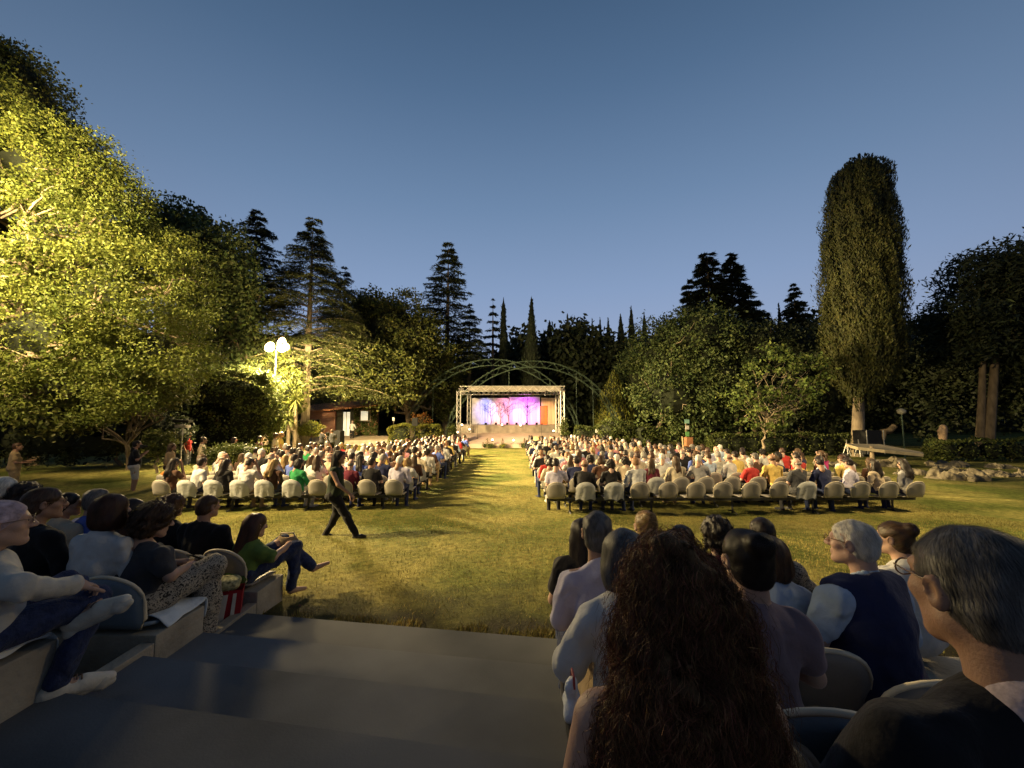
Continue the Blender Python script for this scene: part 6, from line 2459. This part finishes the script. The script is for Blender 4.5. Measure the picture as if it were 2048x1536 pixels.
# ---------------------------------------------------------------- brick house, path, fence
M_BRICK = bpy.data.materials.new('brick')
M_BRICK.use_nodes = True
t_ = M_BRICK.node_tree
bk = t_.nodes.new('ShaderNodeTexBrick')
bk.inputs['Scale'].default_value = 1.0
bk.inputs['Brick Width'].default_value = .24
bk.inputs['Row Height'].default_value = .075
bk.inputs['Mortar Size'].default_value = .010
bk.inputs['Color1'].default_value = (.30, .10, .055, 1)
bk.inputs['Color2'].default_value = (.40, .16, .09, 1)
bk.inputs['Mortar'].default_value = (.34, .28, .22, 1)
tc_ = t_.nodes.new('ShaderNodeTexCoord')
mp_ = t_.nodes.new('ShaderNodeMapping')
mp_.inputs['Rotation'].default_value = (R(90), 0, 0)
t_.links.new(tc_.outputs['Object'], mp_.inputs[0])
t_.links.new(mp_.outputs[0], bk.inputs['Vector'])
t_.links.new(bk.outputs['Color'], t_.nodes['Principled BSDF'].inputs['Base Color'])
t_.nodes['Principled BSDF'].inputs['Roughness'].default_value = .9
M_TILE = mat('roof_tile', (.42, .20, .10), .85, .35, 5, .6, 14)
M_LIT = emit('lit_room', (.92, .86, .60), .62)
M_FRAME = mat('window_frame', (.30, .26, .18), .7)
M_IVY = LF['oak']
HD = 35.5
hx = lambda u: (u - 1024) / 770 * HD
hz = lambda v: 2.75 - (v - 827) / 770 * HD
HG = .55
t = empty('brick_house', (hx(680), HD, HG), 0, 'low brick house with sloping tiled roof, ivy wall and lit doorway', 'house')
ox = hx(680)


def hbox(mb, u0, u1, z0, z1, y0, y1):
    mb.box(((hx(u0) + hx(u1)) / 2 - ox, (y0 + y1) / 2, (z0 + z1) / 2 - HG), (abs(hx(u1) - hx(u0)), y1 - y0, z1 - z0))


a = MB()
hbox(a, 606, 671, HG - .5, 2.95, 0, .25)
hbox(a, 606, 610, HG - .5, 2.9, .26, 4.0)
a.build('wall', M_BRICK, t)
a = MB()
hbox(a, 671.3, 683, HG - .5, 3.1, .35, .5)
hbox(a, 698, 711.5, HG - .5, 3.15, .35, .5)
a.build('porch_wall', mat('porch', (.05, .05, .035), .9), t)
a = MB()
hbox(a, 712, 757, HG - .5, 3.25, -.15, .1)
iv = a.build('ivy_wall', M_BRICK, t)
rs = np.random.default_rng(5)
n_ = 2600
P = np.stack([rs.uniform(hx(711), hx(758), n_) - ox, -.2 + rs.normal(0, .04, n_), rs.uniform(-.2, 3.35 - HG, n_)], 1)
wx0, wx1, wz0, wz1 = hx(722) - ox, hx(745) - ox, hz(843) - HG, hz(820) - HG
P = P[~((P[:, 0] > wx0) & (P[:, 0] < wx1) & (P[:, 2] > wz0) & (P[:, 2] < wz1))]
V, Q = leaf_quads(P, .2, rs)
link('ivy', npmesh('ivy', V, Q, False), LF['hedge'], t)
a = MB()
hbox(a, 684, 697.5, HG - .4, hz(824), .42, .48)
hbox(a, 684, 697.5, HG - .4, hz(824), .52, .54)
d_o = a.build('door', M_LIT, t)
a = MB()
hbox(a, 690, 691, HG - .4, hz(824), .38, .415)
a.build('door_edge', M_FRAME, d_o)
w_ = MB()
hbox(w_, 723, 744, hz(842), hz(821), -.24, -.20)
wo = w_.build('window', M_FRAME, t)
a = MB()
hbox(a, 725, 738.5, hz(840.5), hz(822.5), -.262, -.244)
a.build('pane', M_LIT, wo)
a = MB()
hbox(a, 739.5, 742.5, hz(840.5), hz(822.5), -.262, -.244)
a.build('shutter', mat('shutter', (.06, .07, .05), .7), wo)
for u in (624, 634):
    a = MB()
    hbox(a, u, u + 8, hz(848), hz(838), -.03, -.002)
    wo = a.build('window', M_FRAME, t)
    a = MB()
    hbox(a, u + 1, u + 7, hz(847), hz(839), -.042, -.03)
    a.build('pane', mat('dark_pane', (.01, .012, .012), .1), wo)
a = MB()
zr = lambda u: np.interp(u, [600, 762], [hz(825), hz(810)])
V, Fs = [], []
N_ = 80
for i in range(N_ + 1):
    u = 602 + 158 * i / N_
    x = hx(u) - ox
    b = .05 * abs(math.sin(i * math.pi / 2))
    for (y, dz) in ((-.55, 0), (2.2, .75), (2.2, .62), (-.55, -.13)):
        V.append((x, y, zr(u) + dz + b - HG))
for i in range(N_):
    k = 4 * i
    Fs += [(k, k + 4, k + 5, k + 1), (k + 3, k + 2, k + 6, k + 7), (k, k + 3, k + 7, k + 4), (k + 1, k + 5, k + 6, k + 2)]
Fs += [(0, 1, 2, 3), (4 * N_ + 3, 4 * N_ + 2, 4 * N_ + 1, 4 * N_)]
a.add(V, Fs)
a.build('roof', M_TILE, t)

M_PATH = mat('path_paving', (.36, .28, .19), .9, .2, 2, .3, 18, detail=8)
a = MB()
a.add([(hx(640), 31.2, .45), (-8.6, 31.8, .62), (-8.4, 34.6, .78), (hx(640), 35.4, .72), (hx(640), 31.2, -.1), (-8.6, 31.8, -.1), (-8.4, 34.6, -.1), (hx(640), 35.4, -.1)], [(0, 1, 2, 3), (4, 5, 1, 0), (5, 6, 2, 1), (6, 7, 3, 2), (7, 4, 0, 3)])
tag(a.build('path', M_PATH), kind='structure')
a = MB()
a.add([(hx(640), 30.95, .50), (-8.6, 31.55, .67), (-8.6, 31.79, .67), (hx(640), 31.19, .50), (hx(640), 30.95, -.1), (-8.6, 31.55, -.1), (-8.6, 31.79, -.1), (hx(640), 31.19, -.1)], [(0, 1, 2, 3), (4, 5, 1, 0), (5, 6, 2, 1), (6, 7, 3, 2), (7, 4, 0, 3)])
tag(a.build('kerb', M_CONC), 'low stone kerb along the pale path before the brick house', 'kerb')

# dark fence with pale oval panels
M_OVAL = mat('oval_panel', (.34, .36, .36), .7, .25, 6)
p0, p1 = at(-60, 868, 17.0), at(100, 868, 19.0)
t = empty('fence', (p0[0], p0[1], gz(p0[0], p0[1])), math.atan2(p1[1] - p0[1], p1[0] - p0[0]), 'dark fence with rows of pale oval panels under the trees', 'fence')
Lf = float(np.linalg.norm((p1 - p0)[:2]))
zb, zt_ = at(0, 897, 17.5)[2] - gz(p0[0], p0[1]), at(0, 842, 17.5)[2] - gz(p0[0], p0[1])
a = MB()
for f in (0, .48, 1.0):
    a.box((Lf / 2, 0, zb + (zt_ - zb) * f), (Lf, .07, .06))
a.build('rail', M_BLACK, t)
nf = 9
for k in range(nf + 1):
    a = MB()
    a.box((Lf * k / nf, 0, zt_ / 2), (.06, .06, zt_ + .05))
    a.build('post', M_BLACK, t)
for k in range(nf):
    for f in (.24, .74):
        a = MB()
        c = (Lf * (k + .5) / nf, -.0, zb + (zt_ - zb) * f)
        V = [(c[0] + .19 * math.cos(q), y, c[2] + .20 * (zt_ - zb) * math.sin(q)) for y in (-.012, .012) for q in np.linspace(0, 2 * math.pi, 17)[:-1]]
        a.add(V, [tuple(range(16)), tuple(range(31, 15, -1))] + [(i, (i + 1) % 16, 16 + (i + 1) % 16, 16 + i) for i in range(16)])
        a.build('oval_panel', M_OVAL, t)

# ---------------------------------------------------------------- stones, slab, signs, kit by the tall cypress
M_ROCK = mat('rock', (.17, .145, .10), .95, .4, 3.5, .9, 16, detail=9)


def rock(label, u, v, d, ru, rv, rd, seed, group='rocks lying on the lawn'):
    rs = np.random.default_rng(seed)
    c = at(u, v, d)
    g = gz(c[0], d)
    s = d / F
    pr = []
    for k in range(9):
        o = rs.uniform(-.72, .72, 3) * np.array([ru * s, rd, 0])
        pr.append(ell((o[0], o[1], rv * s * .2), (ru * s * rs.uniform(.22, .42), rd * rs.uniform(.35, .6), rv * s * rs.uniform(.4, .9)), rotz(rs.uniform(0, 3)) @ roty(rs.normal(0, .25)), .04))
    pr.insert(0, ell((0, 0, 0), (ru * s * .95, rd * .9, rv * s * .62)))
    vv, qq = sdf_mesh(pr, max(.03, ru * s * .03), .05, lumps(.055, 8, seed, 4))
    o = link('rock', npmesh('rock', vv, qq, False), M_ROCK, None, (c[0], d, g - .02))
    return tag(o, label, 'rock', group)


rock('long craggy rock, largest on the open lawn', 1915, 952, 15.2, 62, 17, .5, 1)
rock('jagged rock trailing off beyond the largest one', 2015, 945, 16, 42, 10, .4, 2)
rock('smaller flat rock before the boulder with the slab', 1815, 938, 16.6, 28, 8, .35, 3)
rock('low rock between the boulder and the largest one', 1880, 926, 18.2, 18, 6, .3, 4)
rock('flat-topped squared rock close by the dark hedge', 1902, 915, 19.2, 36, 8, .5, 5)
rock('half-buried rock at the far hedge', 2000, 922, 18.6, 24, 7, .4, 6)
rock('rounded rock before the tall cypress trunk', 1655, 917, 19.5, 26, 9, .5, 7)
rock('small pale rock next to the cypress foot', 1700, 918, 19.8, 14, 6, .3, 8)
rock('rounded brown boulder behind the audience by the signpost', 1432, 905, 21.8, 20, 11, .6, 9)
rock('pale stony ledge below the low hedge, nearer the signpost', 1345, 884, 26.0, 25, 7, .5, 10, 'stony ledges')
rock('pale stony ledge below the low hedge, under the fig tree', 1420, 888, 25.0, 40, 7, .5, 11, 'stony ledges')
rock('pale boulders by the dark box hedge', 1145, 852, 31.9, 12, 4, .4, 12, 'stony ledges')
rock('big pale boulder holding up the stone slab', 1780, 916, 19.4, 28, 16, .5, 13)
c = at(1775, 897, 19.4)
a = MB()
xs_ = lambda u: (u - 1775) / 770 * 19.4
P = [(xs_(1712), -.1, .06), (xs_(1722), .9, .16), (xs_(1800), 1.0, .12), (xs_(1836), -.2, -.18), (xs_(1815), -.75, -.20), (xs_(1750), -.5, -.04)]
n_ = len(P)
a.add([(x, y, z + .02) for x, y, z in P] + [(x * .985, y * .97, z - .13) for x, y, z in P], [tuple(range(n_)), tuple(range(2 * n_ - 1, n_ - 1, -1))] + [(i, n_ + i, n_ + (i + 1) % n_, (i + 1) % n_) for i in range(n_)])
sb = a.build('slab', mat('slab_stone', (.42, .35, .23), .9, .2, 4, .4, 14, detail=8), loc=(c[0], 19.4, c[2]), bevel=.02)
tag(sb, 'thin pale stone slab balanced like a table on the big boulder', 'stone slab')
a = MB()
a.tube([(0, 0, 0), (.02, 0, .95)], [.10, .08], 8)
po = a.build('prop', M_BARK_PALE, loc=(at(1744, 910, 19.3)[0], 19.3, gz(12, 19)))
tag(po, 'short pale post propping the stone slab', 'post')
p = at(1735, 880, 22.5)
t = speaker('large black flight-case speaker standing against the tall cypress', p[0], 22.5, gz(12, 22) + .3, 1.0, .8, 1.35, .1)
for nm, u in (('edge_strip', 1719), ('edge_strip', 1756)):
    a = MB()
    a.box(((u - 1737) / 770 * 22.1, -.44, .7), (.04, .03, 1.35))
    a.build(nm, M_ALU, t)
for u, lab in ((1693, 'white folding stand left of the cypress trunk foot'), (1717, 'white folding stand between the trunk and the flight-case speaker')):
    p = at(u, 885, 22.0)
    t = empty('tripod_stand', (p[0], 22.0, gz(12, 22) + .2), 0, lab.replace('left of', 'in front of'), 'stand', 'white folding stands')
    for k in range(3):
        a = MB()
        a.tube([(.22 * math.cos(2.1 * k), .22 * math.sin(2.1 * k), 0), (0, 0, .75)], .022, 5)
        a.build('leg', M_ALU, t)
    a = MB()
    a.tube([(0, 0, .7), (0, 0, .95)], .025, 6)
    a.build('mast', M_ALU, t)
# small unlit park lamp
p = at(1803, 825, 23.0)
t = empty('park_lamp', (p[0], 23.0, gz(15, 23)), 0, 'small unlit globe lamp on a thin post by the dark pines', 'lamp post')
hh_ = p[2] - gz(15, 23)
a = MB()
a.tube([(0, 0, -.1), (0, 0, hh_ - .1)], .035, 8)
a.build('post', M_GREEN_STEEL, t)
a = MB()
a.lathe((0, 0, hh_ - .12), [(.06, 0), (.20, .10), (.22, .22), (.14, .32), (.05, .36)], 12)
a.build('globe', mat('frosted_globe', (.35, .33, .26), .4), t, smooth=True)
# carved stone head on the hedge line
p = at(1885, 866, 21.6)
v_, q_ = sdf_mesh([cone((0, 0, -.35), (0, 0, .05), .16, .20), ell((.06, 0, .22), (.20, .16, .26)), ell((-.14, 0, .12), (.10, .10, .10)), sub(ell((-.12, -.15, .36), (.14, .14, .14)), .03)], .03, .06)
so_ = link('sculpture', npmesh('sculpture', v_, q_), mat('sculpture_stone', (.36, .25, .16), .9, .2, 6, .3, 14), None, p)
tag(so_, 'pale carved sculpture rising above the hedge by the pines', 'sculpture')
# signpost
p = at(1373, 885, 25.5)
zg = gz(10, 25.5)
t = empty('signpost', (p[0], 25.5, zg), 0, 'signpost with small green and white notices near the low hedge', 'signpost')
a = MB()
a.tube([(0, 0, -.1), (0, 0, 2.0)], .04, 8)
a.build('post', M_BARK, t)
for k, (v, col, w, h_) in enumerate(((843, (.20, .36, .30), .30, .26), (855, (.55, .50, .45), .24, .24), (868, (.12, .30, .10), .24, .30))):
    a = MB()
    a.box((.05, -.06, at(1373, v, 25.4)[2] - zg), (w, .03, h_))
    a.build('sign_board', mat(f'sign_{k}', col, .6, .5, 22, stretch=(1, 1, 6)), t)
a = MB()
a.box((.18, .1, .55), (.42, .4, 1.1))
a.build('bin', mat('bin', (.30, .13, .06), .7, .2, 6), t)
p = at(1366, 893, 23.5)
a = MB()
a.tube([(0, 0, -.05), (.02, 0, .55), (-.02, 0, 1.25)], [.05, .045, .04], 7)
st_ = a.build('stake', mat('stake_wood', (.40, .29, .17), .9, .2, 8), loc=(p[0], 23.5, gz(9, 23.5)))
tag(st_, 'thin pale wooden stake standing before the signpost', 'stake')
for u, v, d, lab in ((1196, 862, 29.5, 'pair of small white notice cards on a stake by the dark box hedge'), (787, 838, 31.0, 'small pale notice on a post beyond the bright hedge')):
    p = at(u, v, d)
    t = empty('notice', (p[0], d, 0), 0, lab, 'notice')
    a = MB()
    a.tube([(0, 0, 0), (0, 0, p[2])], .02, 5)
    a.build('post', M_BARK, t)
    for s in ((-.11, .11) if u > 1000 else (0,)):
        a = MB()
        a.box((s, -.03, p[2]), (.19, .02, .26))
        a.build('card', mat('card_white', (.62, .62, .58), .6), t)
# dark flat lamp head on a pole by the red waistcoat
p = at(366, 845, 16.6)
g_ = gz(p[0], 16.6)
t = empty('stage_flood_stand', (p[0], 16.6, g_), .1, 'pole with flat dark twin lamp heads near the red waistcoat', 'lamp stand')
a = MB()
a.tube([(0, 0, 0), (0, 0, p[2] - g_ - .22)], .03, 8)
a.build('pole', M_ALU, t)
for nm, z in (('lamp_head', .06), ('lamp_head', -.16)):
    a = MB()
    a.box((0, 0, p[2] - g_ + z), (.60 if z > 0 else .44, .30, .11), ry=.04)
    a.build(nm, M_METAL_DARK if z > 0 else M_ALU, t, bevel=.015)
# orange-topped shape and low seat outside the lamp-side block
c_ = copy_tree(proto)
c_.location = (at(326, 966, 10.6)[0], 10.9, gz(-9.4, 10.9) + .36)
c_.rotation_euler = (0, 0, -.3)
c_['label'] = 'lone beige shell seat apart at the lamp-side end of the lawn rows'
jx = at(330, 937, 11.2)
v_, q_ = sdf_mesh([cone((-.16, 0, 0), (.16, 0, .02), .075, .07, .03), cone((.12, 0, -.02), (.22, -.02, -.28), .06, .05, .05), ell((0, 0, -.06), (.2, .08, .09))], .015, .04, lumps(.008, 25, 3))
jo = link('jacket', npmesh('jacket', v_, q_), CL['orange'], None, (c_.location[0] + .05, 10.72, c_.location[2] + .44))
tag(jo, 'bright orange jacket hung over the lone beige seat', 'jacket')

# ---------------------------------------------------------------- floodlight posts
LAMP = (1.0, .75, .36)
M_GLOW = emit('lamp_glow', (1.0, .66, .24), 16)
M_POST = mat('lamp_post', (.016, .018, .016), .6, .2, 6, metal=.2)


def lamp_post(label, x, y, z_head, heads, group, pole_r=.055):
    """tall post with box floodlights; heads: (dx, dy, dz, aim or None, power, cone, spill)"""
    g_ = gz(x, y)
    t = empty('street_lamp', (x, y, g_), 0, label, 'street lamp', group)
    h_ = z_head - g_
    a = MB()
    a.tube([(0, 0, -.1), (0, 0, h_ * .5), (0, 0, h_)], [pole_r * 1.25, pole_r, pole_r * .75], 10)
    a.build('post', M_POST, t, smooth=True)
    a = MB()
    for (dx, dy, dz, *_r) in heads:
        a.tube([(0, 0, h_ - .25), (dx * .8, dy * .8, h_ + dz - .05)], .03, 6)
    a.build('arm', M_POST, t)
    for (dx, dy, dz, aim, power, size, spill) in heads:
        c = Vector((dx, dy, h_ + dz))
        d = (Vector(aim) - Vector((x + dx, y + dy, g_ + h_ + dz))).normalized() if aim else Vector((.6, -.6, -.5)).normalized()
        a = MB()
        a.tube([c - d * .16, c - d * .12, c + d * .08, c + d * .12], [.10, .17, .25, .26], 12)
        ho = a.build('housing', M_POST, t)
        a = MB()
        a.lathe((0, 0, 0), [(.02, -.07), (.24, -.04), (.31, .0), (.29, .07), (.20, .15), (.03, .19)], 14)  # lens made oversized, its shape standing in for the lamp's glare
        lo_ = a.build('lens', M_GLOW if power else M_OVAL, ho, smooth=True)
        lo_.rotation_mode = 'QUATERNION'
        lo_.rotation_quaternion = d.to_track_quat('Z', 'Y')
        lo_.location = c + d * .13
        wp = Vector((x, y, g_)) + c + d * .42
        if power:
            spot('lamp_beam', wp, aim, LAMP, power, size, .6, .6)
        if spill > 500:
            q2 = wp + d * .4 + Vector((0, 0, .12))
            spot('lamp_downlight', q2, q2 + Vector((.10, .55, -1)), LAMP, spill * 9, 172, .35, .3)
        if spill:
            l = bpy.data.lights.new('lamp_spill', 'POINT')
            l.energy, l.color, l.shadow_soft_size = spill, LAMP, .25
            o = bpy.data.objects.new('lamp_spill', l)
            COL.objects.link(o)
            o.location = wp + d * .5 + Vector((0, 0, .15))


GL = 'floodlight posts round the lawn'
q = at(553, 690, 22.0)
lamp_post('tall lamp post with two glaring floodlights before the cedar', q[0], 22.0, q[2] - .1,
          [(-.34, -.25, 0, (-1, 19, .5), 56000, 98, 1500), (.08, .10, .32, (3, 21, .5), 54000, 86, 1500), (.42, -.1, .0, None, 0, 0, 0)], GL)
lamp_post('tall lamp post by the terrace shining up into the huge tree', -14.6, 6.2, 8.8, [(-.3, .15, 0, (-15.2, 14.8, 8.9), 23000, 112, 120), (.3, .2, .1, (3.5, 14.0, .3), 26000, 75, 0)], GL)
lamp_post('tall lamp post off the tall-cypress end of the terrace', 13.2, 7.6, 8.2, [(-.3, .1, 0, (-2.4, 3.6, 1.3), 700, 62, 0), (.2, .3, .1, (8.5, 14, .3), 5200, 100, 0)], GL)  # second head is added to brighten the lawn on this side
